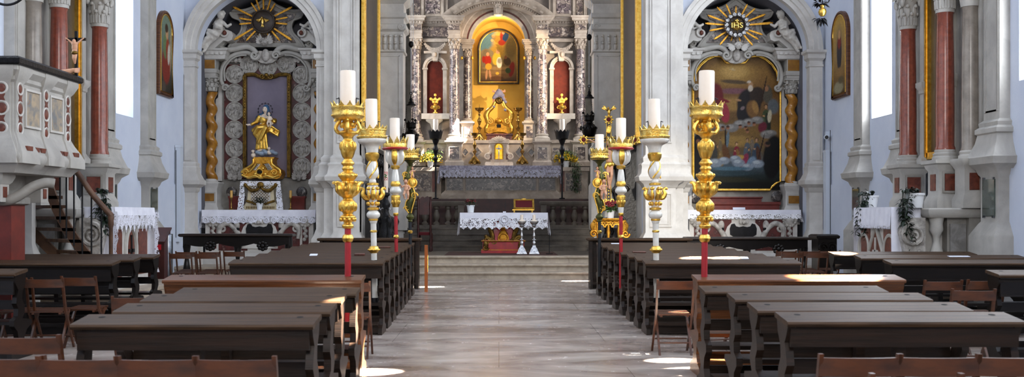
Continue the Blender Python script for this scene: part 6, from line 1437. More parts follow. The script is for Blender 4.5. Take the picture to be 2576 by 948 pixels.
for pts in (((631,428),(645,411),(655,413),(643,428)),((664,413),(676,411),(687,427),(674,428))):
    b = B(); b.ppoly(pts, Yb-.155, .03); pn = O('lattice_panel', b, 'stone_white', pd); b = B()
    (x0,y0),(x1,y1),(x2,y2),(x3,y3) = pts
    for e in range(5): f = e/4; b.tube([P(x0+(x1-x0)*f,y0+(y1-y0)*f,-.16),P(x3+(x2-x3)*f,y3+(y2-y3)*f,-.16)], .5*kb, 5); b.tube([P(x0+(x3-x0)*f,y0+(y3-y0)*f,-.16),P(x1+(x2-x1)*f,y1+(y2-y1)*f,-.16)], .5*kb, 5)
    O('lattice', b, 'gold_old', pn)
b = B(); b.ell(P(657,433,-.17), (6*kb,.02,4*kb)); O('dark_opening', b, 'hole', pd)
st = T('crowned_statue', P(662,396), 'gilded statue of a crowned woman in blue veil holding a child', 'statue')
E_ = lambda x, y, rx, ry, rz, d=0, rot=(0,0,0): (P(x,y,d),(rx*kb,ry*kb,rz*kb),rot)
OB('body', [E_(667,276,6.2,7,8.2,-.02),E_(664,278,1.4,1.6,2,-.1),(P(668,283),3*kb,P(667,289),3.4*kb),E_(664,300,11,8,14),(P(653,294),5*kb,P(645,308),4*kb),(P(645,308),4*kb,P(632,314,-.03),3*kb),(P(632,314,-.03),2.8*kb,P(626,313.5,-.04),2.2*kb),(P(626,313,-.04),1.2*kb,P(619,312,-.05),.9*kb),(P(626,314,-.04),1.1*kb,P(620,315,-.05),.8*kb),(P(627,315,-.04),1.1*kb,P(623,318,-.05),.8*kb),(P(676,296),5*kb,P(688,308,-.05),4*kb),(P(688,308,-.05),4*kb,P(680,316,-.1),3*kb),E_(654,379,6,8,2.5,-.08),(P(660,315),8*kb,P(660,375),8*kb)], .0135, 'skin_pale', st, 3)
folds = [E_(663,302,11.5,9,12),E_(662,318,12,10,9),(P(652,295),6*kb,P(645,307),5.5*kb),(P(645,307),5.2*kb,P(634,313,-.03),4*kb),(P(677,296),6*kb,P(690,306,-.05),6*kb),E_(692,304,5,6,7)]
folds += [(P(660+d*.4,322,-.06),6*kb,P(658+d,374+abs(d)*.05,-.05-.02*(j%2)),3*kb) for j, d in enumerate((-12,-8,-4,0,4,8,12,16))]
folds += [(P(676,318,-.05),6*kb,P(652,322,-.12),6*kb),(P(652,322,-.12),6*kb,P(643,336,-.08),6*kb),(P(643,336,-.08),6*kb,P(648,346,-.05),4*kb),(P(650,320,-.1),5*kb,P(639,328,-.04),6*kb),E_(682,326,11,7,10,-.02),E_(692,332,11,4.5,9,.02,(0,.25,0)),E_(699,334,5,4,9,.0,(0,.3,0)),(P(684,318,-.08),3*kb,P(702,330,-.02),2.6*kb),(P(680,330,-.08),3*kb,P(700,342,-.02),2.6*kb),(P(672,322,-.12),4*kb,P(660,350,-.12),3*kb),(P(668,322,-.12),3.4*kb,P(652,360,-.1),3*kb)]
OB('robe', folds, .0145, 'gold', st, 2)
OB('veil', [E_(669,271,8,7,8.5,.03),E_(673,280,5.5,6,9,.06),E_(661,281,3,6,8,.06),E_(674,290,7,5,6,.06),(P(655,290,.08),6*kb,P(645,298,.1),5*kb),E_(645,296,4,4,7,.1)], .0135, 'blue_cloth', st, 2)
ch_ = OB('child', putto(P(681,322,-.16), 38*kb, -1), .0115, 'skin_pale', st, 2); hair(P(681,322,-.16), 38*kb, -1, ch_)
b = B()
for dx in (-2.2,1.8): b.ell(P(667.6+dx,274.5,-.078), (1.0*kb,.012,.6*kb), 8, 6)
O('eyes', b, 'canvas_dark', st); b = B(); b.ell(P(666.9,280.3,-.078), (1.3*kb,.012,.5*kb), 8, 6); O('lips', b, 'flower_pink', st)
OB('cloud', [(P(x,y,-.04), (r*kb,.14,r*.75*kb)) for x,y,r in ((650,384,8),(660,387,9),(672,385,9),(684,382,8),(693,386,7),(666,379,6))], .014, 'cloud_blue', st, 1)
for x, s in ((640,-1),(680,1)): b = B(); cherub_head(b, P(x,382 if s < 0 else 375,-.16), 6.5*kb, False); b.ell(P(x,391 if s < 0 else 384,-.12), (6*kb,.06,6*kb)); O('cherub_head', b, 'skin_pale', st)
b = B()
for q in range(11):
    a = math.radians(-38+q*25.6); cc = (P(666,277)[0]+18*kb*math.cos(a), Yb+.06, P(666,277)[2]+18*kb*math.sin(a))
    for e in range(5): b.cone(cc, (cc[0]+2.6*kb*math.cos(e*1.2566+.3),cc[1],cc[2]+2.6*kb*math.sin(e*1.2566+.3)), 1*kb, .2*kb, 5)
b.torus((P(666,277)[0],Yb+.06,P(666,277)[2]), 18*kb, .35*kb, 'y', 32, 5); O('star_crown', b, 'iron', st)
# candles and the pot plant on the left altar
for x, lb in ((582,'left'),(731,'right')):
    Yb2 = 26.25; kk = Yb2/F; Xc = px(x,Yb2); o = (Xc,Yb2,zt+.016); w = lambda y: pz(y,Yb2)-o[2]
    c = T('candlestick', o, 'small brass candlestick with honey coloured candle, %s end of left altar' % lb, 'candlestick', 'honey candles on the left altar')
    b = B(); b.lathe([(6*kk,0),(6*kk,.02),(2*kk,.04),(1.3*kk,.08),(2*kk,.13),(1.2*kk,.18),(2.2*kk,w(498)-.02),(4*kk,w(498)),(4*kk,w(496))], o, 14); O('stem', b, 'brass', c)
    b = B(); b.lathe([(3.4*kk,w(497)),(3.4*kk,w(480)),(2.6*kk,w(479)),(.4*kk,w(479.5))], o, 14); O('candle', b, 'wax_yellow', c)
rnd = random.Random(21); f, Xf = flowerpot(653, 26.2, zt+.016, .085, .17, 'white pot of dark leafy plant before the cream lattice box')
b = B(); foliage(b, (Xf,26.2,zt+.18), 130, .14, .14, .1, .035, rnd, .7); O('leaves', b, 'leaf_dark', f)
# ------------------------------------------------------------------ right altar: painting and monogram sunburst
t, cx, zt = front_altar(1852, False)
tl = [(1742,232),(1743,199),(1750,178),(1761,162),(1777,148),(1795,140),(1812,141),(1819,148),(1824,156),(1849,158),(1876,156),(1882,148),(1888,141),(1910,140),(1927,148),(1943,162),(1954,180),(1958,199),(1963,232)]
top = lambda x: float(np.interp(x, [p[0] for p in tl], [p[1] for p in tl]))
pt = T('altarpiece', (X(1852),26.85,z(478)), 'large lobed altarpiece of saints on clouds in a thin gold frame', 'painting')
S_ = [(1845,185,70,38,0,'8a6a34',.9),(1848,180,42,22,0,'a8864a',.9),(1748,150,34,60,20,'23160e',.8),(1958,160,34,60,-20,'2c1c10',.8),(1848,206,42,6,4,'4c3c28',.7),(1846,229,46,9,0,'6a444a',.8),(1848,262,60,22,0,'8a6a38',.9),(1843,175,10,2,10,'b0986a',.8),(1843,174,3,4,0,'b0986a',.6)]
S_ += [(1800,245,22,40,0,'5c1a1c',.4),(1822,282,14,30,-10,'8c2c38',.4),(1818,252,20,5,15,'6c1e22',.4),(1836,253,4,2,0,'a07048',.5)]
S_ += [(1884,262,32,42,0,'1d1718',.3),(1870,285,18,28,0,'1a1618',.3),(1905,240,22,24,0,'2c2018',.4),(1893,275,17,25,-10,'6c4c28',.5),(1900,270,9,20,-15,'8a6636',.6),(1888,213,7,9,0,'9a7450',.4),(1888,222,7,9,0,'b8aa98',.5),(1884,206,6,3,0,'c0b4a4',.5),(1858,252,8,3,10,'9a7450',.5),(1868,272,7,5,-40,'6a5a5a',.6)]
S_ += [(1931,238,14,26,0,'4a4438',.5),(1945,268,16,22,0,'565a5c',.5),(1928,223,6,8,0,'8a6244',.4),(1921,230,2,45,12,'2c1c10',.4)]+figure(1927,268,66,'3a4428','a07850','20241c')+[(1936,292,6,18,5,'b0a488',.5),(1918,320,12,16,20,'5c1c28',.5)]
for x,y,r in ((1785,318,16),(1812,320,18),(1840,322,20),(1862,312,20),(1885,308,20),(1905,302,18),(1930,338,20),(1760,345,20),(1940,335,16)): S_.append((x,y,r,r*.6,0,'706c68',.6)); S_.append((x-3,y-3,r*.6,r*.3,0,'8a8680',.8))
for x,y in ((1818,322),(1831,321),(1862,318),(1884,310),(1897,312),(1876,322),(1880,330)): S_ += [(x,y,5,5.5,0,'8a5c40',.5),(x,y-3,5,3,0,'3c2416',.6)]
S_ += [(1852,355,60,18,0,'8a6c38',.9),(1757,390,18,62,0,'100d0c',.3),(1756,356,6,7,0,'6a4630',.4),(1944,395,26,60,6,'0f0d0c',.3),(1930,362,9,9,0,'5c4030',.5),(1932,360,8,5,0,'201a16',.5)]
S_ += figure(1853,362,48,'74202e','b48a64','7a5a2c')+figure(1806,368,46,'5c4a2c','9c7450',None)+figure(1797,360,44,'3c3a34','8c6446')+figure(1815,372,46,'7a6238','a47c54')+figure(1812,350,30,'6a5a40','8c6a4c')
S_ += figure(1880,352,52,'4c5258','a07a58')+figure(1903,352,62,'33404c','a07a58','4a2c1c')+figure(1884,376,40,'3a3e44','a88058')+figure(1892,346,30,'6a5c4c','9c7654')
S_ += [(1872,404,9,22,25,'7c2a40',.4),(1890,410,12,20,25,'6a7c8c',.5),(1858,398,16,8,-20,'a8843c',.5),(1830,352,5,24,6,'5c6a70',.4),(1825,348,1.5,34,0,'241a12',.3),(1826,385,10,26,-15,'5c3c20',.5),(1915,370,2,40,14,'2a1c14',.4)]
for x,y,r in ((1800,410,20),(1822,404,16),(1850,400,16),(1858,410,18),(1906,412,18),(1880,420,16)): S_.append((x,y,r,r*.65,0,'7c848c',.55)); S_.append((x-3,y-4,r*.6,r*.3,0,'a0a6aa',.8))
S_ += [(1840,424,60,6,0,'4a6470',.8),(1835,436,75,8,0,'2c3c40',.8),(1840,452,70,8,0,'2c2a1a',.8)]
painting('canvas', 'paint_saints', pt, (1743,1962,477), top, [(140,'4a3418'),(180,'7c5c2c'),(230,'6c4c26'),(300,'5c4424'),(330,'705428'),(380,'5c4a30'),(415,'46525a'),(440,'242c2a'),(460,'15140f'),(480,'0e0c0a')], S_, 120, 170, lambda x, y: (px(x,26.9),26.9,pz(y,26.9)))
b = B(); b.tube([(px(x,26.9),26.88,pz(y,26.9)) for x,y in tl+[(1963,456),(1952,460),(1942,468),(1936,478),(1768,478),(1762,468),(1752,460),(1742,456)]], 2.6*26.9/F, 8, True); b.tube([(px(x,26.9),26.86,pz(y,26.9)) for x,y in [(x+(2.5 if x < 1852 else -2.5),y+3) for x,y in tl]+[(1960,455),(1937,475),(1767,475),(1745,455)]], 1*26.9/F, 6, True); O('frame', b, 'gold', pt)
b = B(); b.rl(X(1758), X(1958), 26.7, 27.1, [(0,1.66),(0,z(517)),(.03,z(514)),(.03,z(508))]); b.rl(X(1775), X(1915), 26.78, 27.1, [(0,z(508)),(0,z(500)),(.03,z(498)),(.03,z(495))]); O('gradine', b, 'red_step', t)
for s in (-1, 1): b = B(); b.ell((X(1852+s*102),26.8,z(494)), (14*k,.035,15*k)); O('breccia_boss', b, 'breccia_dark', t)
b = B(); b.obox((X(1855),26.62,zt+.05), (.32,.01,.06), (-.3,0,0)); O('altar_card', b, 'white_paper', None, 'low white card leaning on the right altar before its red step', 'card', base=(X(1855),26.62,zt+.015))
sb = T('monogram_sunburst', (X(1848),26.6,z(67)), 'gilded sunburst with letters in a silver ring, right altar', 'sunburst')
c = (X(1848),26.6,z(67)); b = B(); glory(b, c[0], 26.66, c[2], k, [(4,94),(176,79),(21,80),(160,77),(42,66),(136,68),(62,62),(115,60),(90,49),(-19,72),(191,69),(-32,67),(212,66),(-50,66),(230,64),(252,42),(285,42)], 30); O('rays', b, 'gold_ray', sb)
b = B(); b.torus((c[0],26.6,c[2]), 26*k, 4.5*k, 'y', 32, 8)
for q in range(14):
    a = q*2*PI/14; e = (c[0]+26*k*math.cos(a),26.55,c[2]+26*k*math.sin(a)); b.ell(e, (5.6*k,.05,5.6*k)); b.spiral((e[0],26.5,e[2]), 4.5*k, 1.4*k, 1.6, a)
O('silver_ring', b, 'silver', sb)
b = B(); b.ell((c[0],26.63,c[2]), (23*k,.03,23*k), 28, 7); O('disc', b, 'canvas_dark', sb)
b = B(); 
for q in range(22): a = q*2*PI/22; l = (19 if q % 2 else 14)*k; b.cone((c[0],26.58,c[2]), (c[0]+l*math.cos(a),26.57,c[2]+l*math.sin(a)), 2*k, .5*k, 5)
b.ell((c[0],26.58,c[2]), (13*k,.02,13*k)); O('inner_rays', b, 'gold_old', sb)
me = text_mesh('IHS', .19, .012); me.transform(Matrix.Translation((c[0],26.53,c[2]-2*k)) @ Matrix.Rotation(PI/2, 4, 'X') @ Matrix.Scale(1.15, 4, (1,0,0)))
me.transform(Matrix.Translation(-wloc(sb))); O('letters', me, 'gold_bright', sb)
b = B(); b.box(c[0]-.01,c[0]+.01,26.52,26.54,c[2]+4*k,c[2]+14*k); b.box(c[0]-.045,c[0]+.045,26.52,26.54,c[2]+9.5*k,c[2]+11.5*k); O('small_cross', b, 'gold_bright', sb)
# ================================================================== THE AISLES
def aisle_altar(s):
    xw = XL if s < 0 else XR; f = lambda d: xw-s*d
    yf, yn = (19.05, 17.3) if s < 0 else (19.3, 17.7); ym = (yf+yn)/2
    nm = 'left' if s < 0 else 'right'
    t = T('aisle_altar', (f(.5), ym, 0), 'stone altar with polished red columns against the %s wall' % nm, 'altar', 'altars with red columns along the side walls')
    def bx(b, d0, d1, y0, y1, z0, z1): x0, x1 = sorted((f(d0), f(d1))); return b.box(x0, x1, y0, y1, z0, z1)
    def mo(b, d0, d1, y0, y1, p): x0, x1 = sorted((f(d0), f(d1))); return b.rl(x0, x1, y0, y1, p)
    S('trim_%d' % (29 if s < 0 else 30), mo(B(), 0, 1.75, yn-1.0, yf+1.2, [(0,0),(0,.2),(.03,.22),(.03,.28),(0,.29)]), 'stone_step')
    b = B(); bx(b, .02, .16, yn-.7, yf+.7, 2.4, 8.5); O('back_wall', b, 'stone', t)
    for j, yc in enumerate((yf, yn)):
        b = B(); mo(b, .2, .64, yc-.22, yc+.22, [(.05,1.66),(.05,1.78),(.02,1.86),(0,1.9),(0,2.3),(.03,2.34),(.05,2.4),(.09,2.42),(.09,2.48)]); O('pedestal', b, 'stone', t)
        b = B(); bx(b, .3, .54, yc-.235, yc-.2, 1.96, 2.24); O('red_inlay', b, 'red_panel', t)
        b = B(); bx(b, .62, .655, yc-.1, yc+.1, 1.96, 2.24); O('red_inlay', b, 'red_panel', t)
        xx = sorted((f(.29),f(.55))); b = B(); frame_box(b, xx[0], xx[1], 1.95, 2.25, yc-.22, .03, .02); O('panel_moulding', b, 'stone_grey', t)
        b = B(); b.lathe([(.21,2.48),(.21,2.53),(.19,2.55),(.2,2.59),(.17,2.61),(.175,2.65),(.155,2.67)], (f(.44), yc, 0), 24); O('column_base', b, 'stone', t)
        b = B(); shaft(b, f(.44), yc, .148, 2.66, 5.05, 28); O('red_column', b, 'red_marble', t)
        b = B(); capital(b, f(.44), yc, .15, 5.05, .58); b.lathe([(.155,5.0),(.155,5.1),(.15,5.15)], (f(.44),yc,0), 24)
        for q in range(20): a = q*2*PI/20; b.cone((f(.44)+.155*math.cos(a),yc+.155*math.sin(a),5.06), (f(.44)+.16*math.cos(a),yc+.16*math.sin(a),5.2), .018, .02, 6)
        O('capital', b, 'stone', t)
        b = B(); mo(b, .2, .64, yc-.24, yc+.24, [(0,5.63),(0,5.85),(.03,5.87),(0,5.9),(0,6.2),(.05,6.25),(.15,6.4),(.15,6.5)]); O('entablature_block', b, 'stone', t)
    # brown half columns outside the red pair
    for j, yc in enumerate((yf+.5, yn-.52)):
        b = B(); mo(b, .1, .42, yc-.18, yc+.18, [(.04,1.66),(.04,1.8),(0,1.9),(0,2.3),(.03,2.36),(.07,2.42),(.07,2.48)]); O('pedestal', b, 'stone', t)
        b = B(); bx(b, .18, .34, yc-.195, yc-.15, 1.96, 2.24); O('red_inlay', b, 'red_panel', t)
        b = B(); b.lathe([(.19,2.48),(.19,2.53),(.17,2.55),(.18,2.59),(.155,2.62)], (f(.24),yc,0), 20); O('column_base', b, 'stone', t); b = B(); b.lathe([(.15,5.0),(.2,5.3),(.22,5.5),(.22,5.63)], (f(.24),yc,0), 16); O('capital', b, 'stone', t)
        b = B(); shaft(b, f(.24), yc, .14, 2.6, 5.05, 22); O('brown_column', b, 'grey_column', t)
    # stone piers carrying the arch round the picture
    for yc in (ym+.52, ym-.52):
        b = B(); bx(b, .14, .3, yc-.08, yc+.08, 2.48, 6.2); mo(b, .14, .3, yc-.08, yc+.08, [(0,3.76),(.02,3.78),(.02,3.84),(.06,3.9),(.06,3.98),(0,4.0)]); mo(b, .14, .3, yc-.08, yc+.08, [(.06,2.48),(.06,2.56),(.02,2.62),(0,2.66)]); O('arch_pier', b, 'stone', t)
    pt = T('framed_altarpiece', (f(.2), ym, 2.7), 'tall dark altarpiece in a gold frame between red columns, %s wall' % nm, 'painting', 'altarpieces between the red columns')
    b = B(); bx(b, .16, .2, ym-.42, ym+.42, 2.7, 6.0); O('canvas', b, 'canvas_dark', pt)
    b = B(); 
    for ya, yb in ((ym-.45,ym-.36),(ym+.34,ym+.44)): bx(b, .16, .27, ya, yb, 2.6, 6.0); bx(b, .25, .3, ya+.03, yb-.03, 2.6, 6.0)
    bx(b, .16, .27, ym-.45, ym+.44, 2.56, 2.68); O('frame', b, 'gold', pt)
    # lower stage: ledge, near end with baluster and scroll, altar block
    b = B(); mo(b, .0, .95, yn-.62, yf+.7, [(0,1.5),(.02,1.52),(.05,1.58),(.05,1.64),(.03,1.66)]); O('ledge', b, 'stone', t)
    b = B(); bx(b, .0, .62, yn-.5, yf+.6, .28, 1.5); bx(b, .0, .3, yn-.6, yn-.4, .28, 1.5); O('lower_wall', b, 'stone_grey', t)
    b = B(); bx(b, .32, .58, yn-.53, yn-.45, .5, 1.4); O('grey_panel', b, 'marble_grey', t)
    b = B(); b.lathe([(.12,.28),(.12,.4),(.07,.45),(.06,.5),(.13,.68),(.14,.78),(.09,.98),(.05,1.1),(.06,1.2),(.11,1.3),(.1,1.4),(.12,1.5)], (f(.8),yn-.5,0), 18); O('baluster', b, 'stone', t)
    yv = yn-.5; b = B(); pl = [(f(d),z) for d,z in ((.98,.28),(1.42,.28),(1.4,.5),(1.3,.75),(1.33,1.0),(1.4,1.25),(1.36,1.42),(1.2,1.5),(.98,1.5))]; b.prism(pl, 'xz', yv, yv+.18); b.spiral((f(1.18),yv-.02,1.22), .2, .04, 2.2, PI/2, s); b.spiral((f(1.2),yv-.02,.62), .14, .03, 1.6, -PI/2, -s)
    for q in range(6): b.ell((f(1.12+.03*q),yv-.01,.85-.04*q), (.025,.02,.12), 8, 6, (0,.3*s,0))
    O('end_scroll', b, 'carved', t)
    y0, y1 = yn-.3, yf-.2
    b = B(); bx(b, .6, 1.4, y0, y1, .28, 1.6); mo(b, .6, 1.4, y0, y1, [(0,1.54),(.04,1.57),(.04,1.63)]); O('mensa', b, 'stone_white', t)
    for ya, yb in ((y0+.08,y0+.52),(y1-.52,y1-.08)):
        b = B(); bx(b, 1.38, 1.415, ya, yb, .5, 1.3); O('red_inlay', b, 'red_panel', t)
    yc = (y0+y1)/2
    if s < 0:
        b = B(); b.torus((f(1.41),yc,.92), .36, .05, 'x', 30, 8, 1.0); o = O('oval_frame', b, 'stone', t)
        for v in o.data.vertices: v.co.y = (v.co.y-(yc-ym))*.72+(yc-ym); v.co.z = (v.co.z-.92)*1.15+.92
        b = B(); b.ell((f(1.405),yc,.92), (.02,.22,.36)); O('red_oval', b, 'red_panel', t)
        b = B(); bx(b, 1.42, 1.44, yc-.025, yc+.025, .62, 1.2); bx(b, 1.42, 1.44, yc-.13, yc+.13, .9, .96); O('cross', b, 'iron', t)
    else:
        b = B(); pl = [(yc-.34,.9),(yc,1.36),(yc+.34,.9),(yc,.44)]; x0, x1 = sorted((f(1.4),f(1.42))); b.prism(pl, 'yz', x0, x1); O('red_lozenge', b, 'red_panel', t)
        b = B()
        for a, c in zip(pl, pl[1:]+pl[:1]): b.cone((f(1.42),*a), (f(1.42),*c), .04)
        for q in (-1, 1): b.torus((f(1.41),yc+q*.62,.95), .25, .035, 'x', 20, 6)
        O('lozenge_moulding', b, 'stone', t)
        b = B(); bx(b, 1.425, 1.445, yc-.025, yc+.025, .62, 1.15); bx(b, 1.425, 1.445, yc-.12, yc+.12, .86, .93); O('cross', b, 'stone_white', t)
    tc = T('altar_cloth', (f(1.0), yc, 1.64), 'white cloth with deep lace points over the left aisle altar' if s < 0 else 'white cloth with a plain fringed hem over the right aisle altar', 'altar cloth')
    b = B(); bx(b, .96, 1.5, y0-.04, y1+.04, 1.665, 1.68) ; n = 60; d0 = 1.46
    r0, r1 = [], []
    for j in range(n+1): y = y0-.06+(y1-y0+.12)*j/n; w = .012*math.sin(j*.9); r0.append((f(1.5),y,1.675)); r1.append((f(1.515+w*.5),y,1.54 if s < 0 else 1.36))
    b.grid([r0, r1])
    for y, q in ((y0-.05,-1),(y1+.05,1)):
        a0, a1 = [], []
        for j in range(16): d = 1.0+.5*j/15; a0.append((f(d),y,1.675)); a1.append((f(d),y+q*(.05+.03*math.sin(j*1.1)),.55))
        b.grid([a0, a1])
    O('cloth', b, 'linen', tc)
    b = B(); rows = [[] for _ in range(4)]
    for j in range(161):
        y = y0-.06+(y1-y0+.12)*j/160; L = (.3-.13*abs(math.cos(j*PI/16))) if s < 0 else .06*(1-.4*abs(math.cos(j*PI/4)))
        for e in range(4): rows[e].append((f(1.517),y,(1.54 if s < 0 else 1.36)-L*e/3))
    b.grid(rows)
    if s < 0:
        for y in (y0-.1, y1+.1): b.grid([[(f(1.42-.01*math.sin(j)),y,1.6-j*.11),(f(1.56+.02*math.sin(j*2)),y,1.6-j*.11)] for j in range(11)])
    O('lace_edge', b, 'lace_fine', tc)
    return t
aisle_altar(-1); aisle_altar(1)
# big white pots with trailing plants on the altar ledges
def trailing(x, Y, label, r, h, seed, drop, side, zb=1.662, mat='leaf_dark'):
    rnd = random.Random(seed); t, X = flowerpot(x, Y, zb, r, h, label, group='white pots with trailing plants')
    b = B(); starts = []
    for _ in range(6):
        x0 = X+side*r*.9+rnd.uniform(-.06,.06); y0 = Y-r*.6+rnd.uniform(-.1,.1); L = drop*rnd.uniform(.5,1.1); p = V((X+side*r*.3,Y-r*.3,zb+h)); path = [p, V((x0,y0,zb+h+.06))]
        q = V((x0+side*.04,y0-.03,zb+h-.1))
        while q.z > zb+h-L: path.append(q.copy()); q += V((rnd.gauss(0,.02),rnd.gauss(0,.015)-.004,-.07))
        b.tube(path, .006, 5); starts.append(path)
    O('stems', b, 'leaf_dark', t)
    b = B()
    for path in starts:
        for p in path:
            for _ in range(3): b.leaf(p, (rnd.gauss(0,1),rnd.gauss(0,.6)-.4,rnd.uniform(-.5,.3)), rnd.uniform(.09,.15), rnd.uniform(.045,.07), .4)
    for _ in range(30): a = rnd.random()*6.28; b.leaf((X+r*.6*math.cos(a)+side*r*.3,Y+r*.6*math.sin(a),zb+h), (math.cos(a)+side,math.sin(a),.5), .14, .06, .3)
    O('leaves', b, mat, t)
trailing(251, 17.05, 'white pot with trailing dark leaves on the left aisle altar ledge', .105, .24, 1, .8, 1)
trailing(2189, 19.0, 'white basin at the far end of the right aisle altar cloth', .15, .22, 2, .95, -1, 1.682)
trailing(2302, 17.35, 'white pot with thick trailing leaves before the right red columns', .15, .25, 4, .85, -1)
# glazed pictures set into the pilaster pedestals
for s, y, lb in ((-1,22.75,'green glazed picture on the pedestal beside the left front corner'),(-1,20.3,'green glazed picture on the pedestal beside the left red columns'),(1,22.78,'brown glazed picture on the pedestal near the right front corner'),(1,20.35,'glazed picture on the pedestal half hidden by the right aisle altar'),(1,16.6,'large streaked glazed picture on the near right pedestal')):
    xw = XL if s < 0 else XR; x0, x1 = sorted((xw-s*.195, xw-s*.225)); t = T('glazed_picture', (xw-s*.2,y,1.5), lb, 'picture', 'glazed pictures on the pedestals')
    O('glass', B().box(x0, x1, y-.2, y+.2, 1.53, 2.12), 'glass_pic', t)
    for yy in (y-.16, y+.16):
        for zz in (1.52, 2.13): O('clip', B().box(x0-.008, x1+.008, yy-.02, yy+.02, zz-.02, zz+.02), 'chrome', t)
# arched wall paintings in the front corners
def wall_saint(s, y0, y1, z0, z1, mat, lb, bg, st, frame):
    xw = XL if s < 0 else XR; f = lambda d: xw-s*d; w = y1-y0; R = w/2; yc = (y0+y1)/2
    t = T('arched_painting', (f(.03), yc, z0), lb, 'painting', 'arched paintings in the front corners')
    arc = lambda R, e=0: [(yc+R*math.cos(PI*j/24), z1-w/2+R*math.sin(PI*j/24)) for j in range(25)]+[(yc-R,z0+e),(yc+R,z0+e)]
    x0, x1 = sorted((f(.0),f(.07))); O('backing', B().prism(arc(R), 'yz', x0, x1), frame, t)
    b = B(); b.tube([(f(.07),*p) for p in arc(R-.03,.03)], .035, 8, True); O('frame', b, frame, t)
    b = B(); b.tube([(f(.08),*p) for p in arc(R-.09,.09)], .018, 8, True); O('gilt_slip', b, 'gold', t)
    q = R-.1; top = lambda x: 100-100*((z1-w/2-z0+math.sqrt(max(0,R*R-((x-50)/50*R)**2)))-.1)/(z1-z0) if abs(x-50) < 50 else 100-100*(z1-w/2-z0)/(z1-z0)
    painting('canvas', mat, t, (8,92,95), top, bg, st, 40, 80, lambda x, y: (f(.078), yc+(x-50)/50*R*(1 if s > 0 else -1)*(-1), z0+(100-y)/100*(z1-z0)))
wall_saint(-1, 23.5, 24.5, 4.3, 6.28, 'paint_saint_l', 'arched painting of a standing saint in green and red, left wall', [(0,'6c7c68'),(50,'5c6c64'),(75,'3a3a30'),(100,'241a14')], [(50,62,34,26,0,'7a2c20',.4),(45,42,20,16,0,'5c7048',.4),(60,45,14,16,0,'8a3c24',.4),(55,26,11,8,0,'b08860',.4),(52,20,13,6,0,'3a2818',.5),(68,50,10,14,20,'b8b0a4',.5),(80,45,4,30,5,'a48868',.5),(30,90,20,8,0,'4a4038',.6)], 'pew_brown')
wall_saint(1, 23.75, 24.85, 4.3, 6.33, 'paint_saint_r', 'arched painting of a dark robed saint on a golden ground, right wall', [(0,'b08a3c'),(50,'9a7a48'),(75,'7a5c34'),(100,'3a3020')], [(50,40,26,30,0,'8a7048',.8),(50,48,17,24,0,'2c2a30',.4),(50,36,12,9,0,'7a2c24',.5),(50,27,8,6,0,'b88c60',.4),(52,70,30,6,0,'8a6a40',.7),(45,88,36,8,0,'8c8468',.6),(60,80,20,5,0,'5c5038',.6)], 'pew_brown')
# pipes, camera and small furniture by the front corners
t = T('cable_duct', (XL+.06,24.95,1.0), 'white vertical cable duct in the left front corner', 'duct', 'white cable ducts'); O('duct', B().box(XL+.02, XL+.14, 24.85, 25.05, .9, 3.2), 'conduit', t); O('cap', B().box(XL+.01, XL+.15, 24.84, 25.06, 3.17, 3.22), 'conduit', t); O('cable', B().cone((XL+.05,24.8,1.0),(XL+.05,24.8,3.1),.008), 'iron', t)
t = T('cable_duct', (XR-.06,25.2,1.0), 'white vertical cable duct under the camera in the right front corner', 'duct', 'white cable ducts'); O('duct', B().box(XR-.14, XR-.02, 25.1, 25.3, .9, 3.1), 'conduit', t); O('cap', B().box(XR-.15, XR-.01, 25.09, 25.31, 3.07, 3.12), 'conduit', t); O('cable', B().cone((XR-.05,25.05,1.0),(XR-.05,25.05,3.6),.008), 'iron', t)
t = T('security_camera', (XR-.1,25.2,3.4), 'white security camera above the duct in the right front corner', 'camera'); O('body', B().cone((XR-.12,25.1,3.43),(XR-.05,25.35,3.45),.06,.06,14), 'conduit', t); O('lens', B().cone((XR-.125,25.085,3.43),(XR-.12,25.1,3.43),.045,.045,14), 'iron', t); O('bracket', B().box(XR-.1,XR-.0,25.25,25.32,3.46,3.58), 'conduit', t)
Yb = 20.9; t = T('offering_box', (px(392,Yb),Yb,0), 'dark sloped wooden box with two red squares by the left wall', 'box'); xa, xb = px(372,Yb), px(413,Yb)
b = B(); b.prism([(Yb,0),(Yb,.98),(Yb+.4,1.25),(Yb+.4,0)], 'yz', xa, xb); O('body', b, 'box_red', t); O('lid', B().prism([(Yb-.03,.98),(Yb-.03,1.01),(Yb+.42,1.29),(Yb+.42,1.26)], 'yz', xa-.02, xb+.02), 'box_red', t)
for u in (.3,.68): x = xa+(xb-xa)*u; O('red_square', B().box(x-.045, x+.045, Yb-.012, Yb+.01, .84, .95), 'bright_red', t)
Yb = 21.2; X = px(424,Yb); t = T('metal_bin', (X,Yb,0), 'shiny metal cylinder beside the dark sloped box', 'bin'); O('body', B().lathe([(.085,0),(.085,1.13),(.08,1.15),(.07,1.15),(.07,1.1),(.002,1.1)], (X,Yb,0), 20), 'chrome', t); O('rim', B().torus((X,Yb,1.15), .082, .008, 'z'), 'chrome', t)
Yb = 22.0; xa, xb = px(2056,Yb), px(2110,Yb); t = T('black_chest', ((xa+xb)/2,Yb,0), 'black carved wooden chest desk beside the right front bench', 'desk'); O('body', B().box(xa+.03, xb-.03, Yb+.03, Yb+.5, 0, 1.08), 'black_wood', t); O('lid', B().rl(xa, xb, Yb, Yb+.55, [(0,1.04),(.02,1.06),(.02,1.1),(-.02,1.13)]), 'black_wood', t)
b = B(); b.spiral(((xa+xb)/2-.1,Yb+.02,.85), .1, .03, 1.5); b.spiral(((xa+xb)/2+.1,Yb+.02,.85), .1, .03, 1.5, PI, -1); O('carving', b, 'black_wood', t)
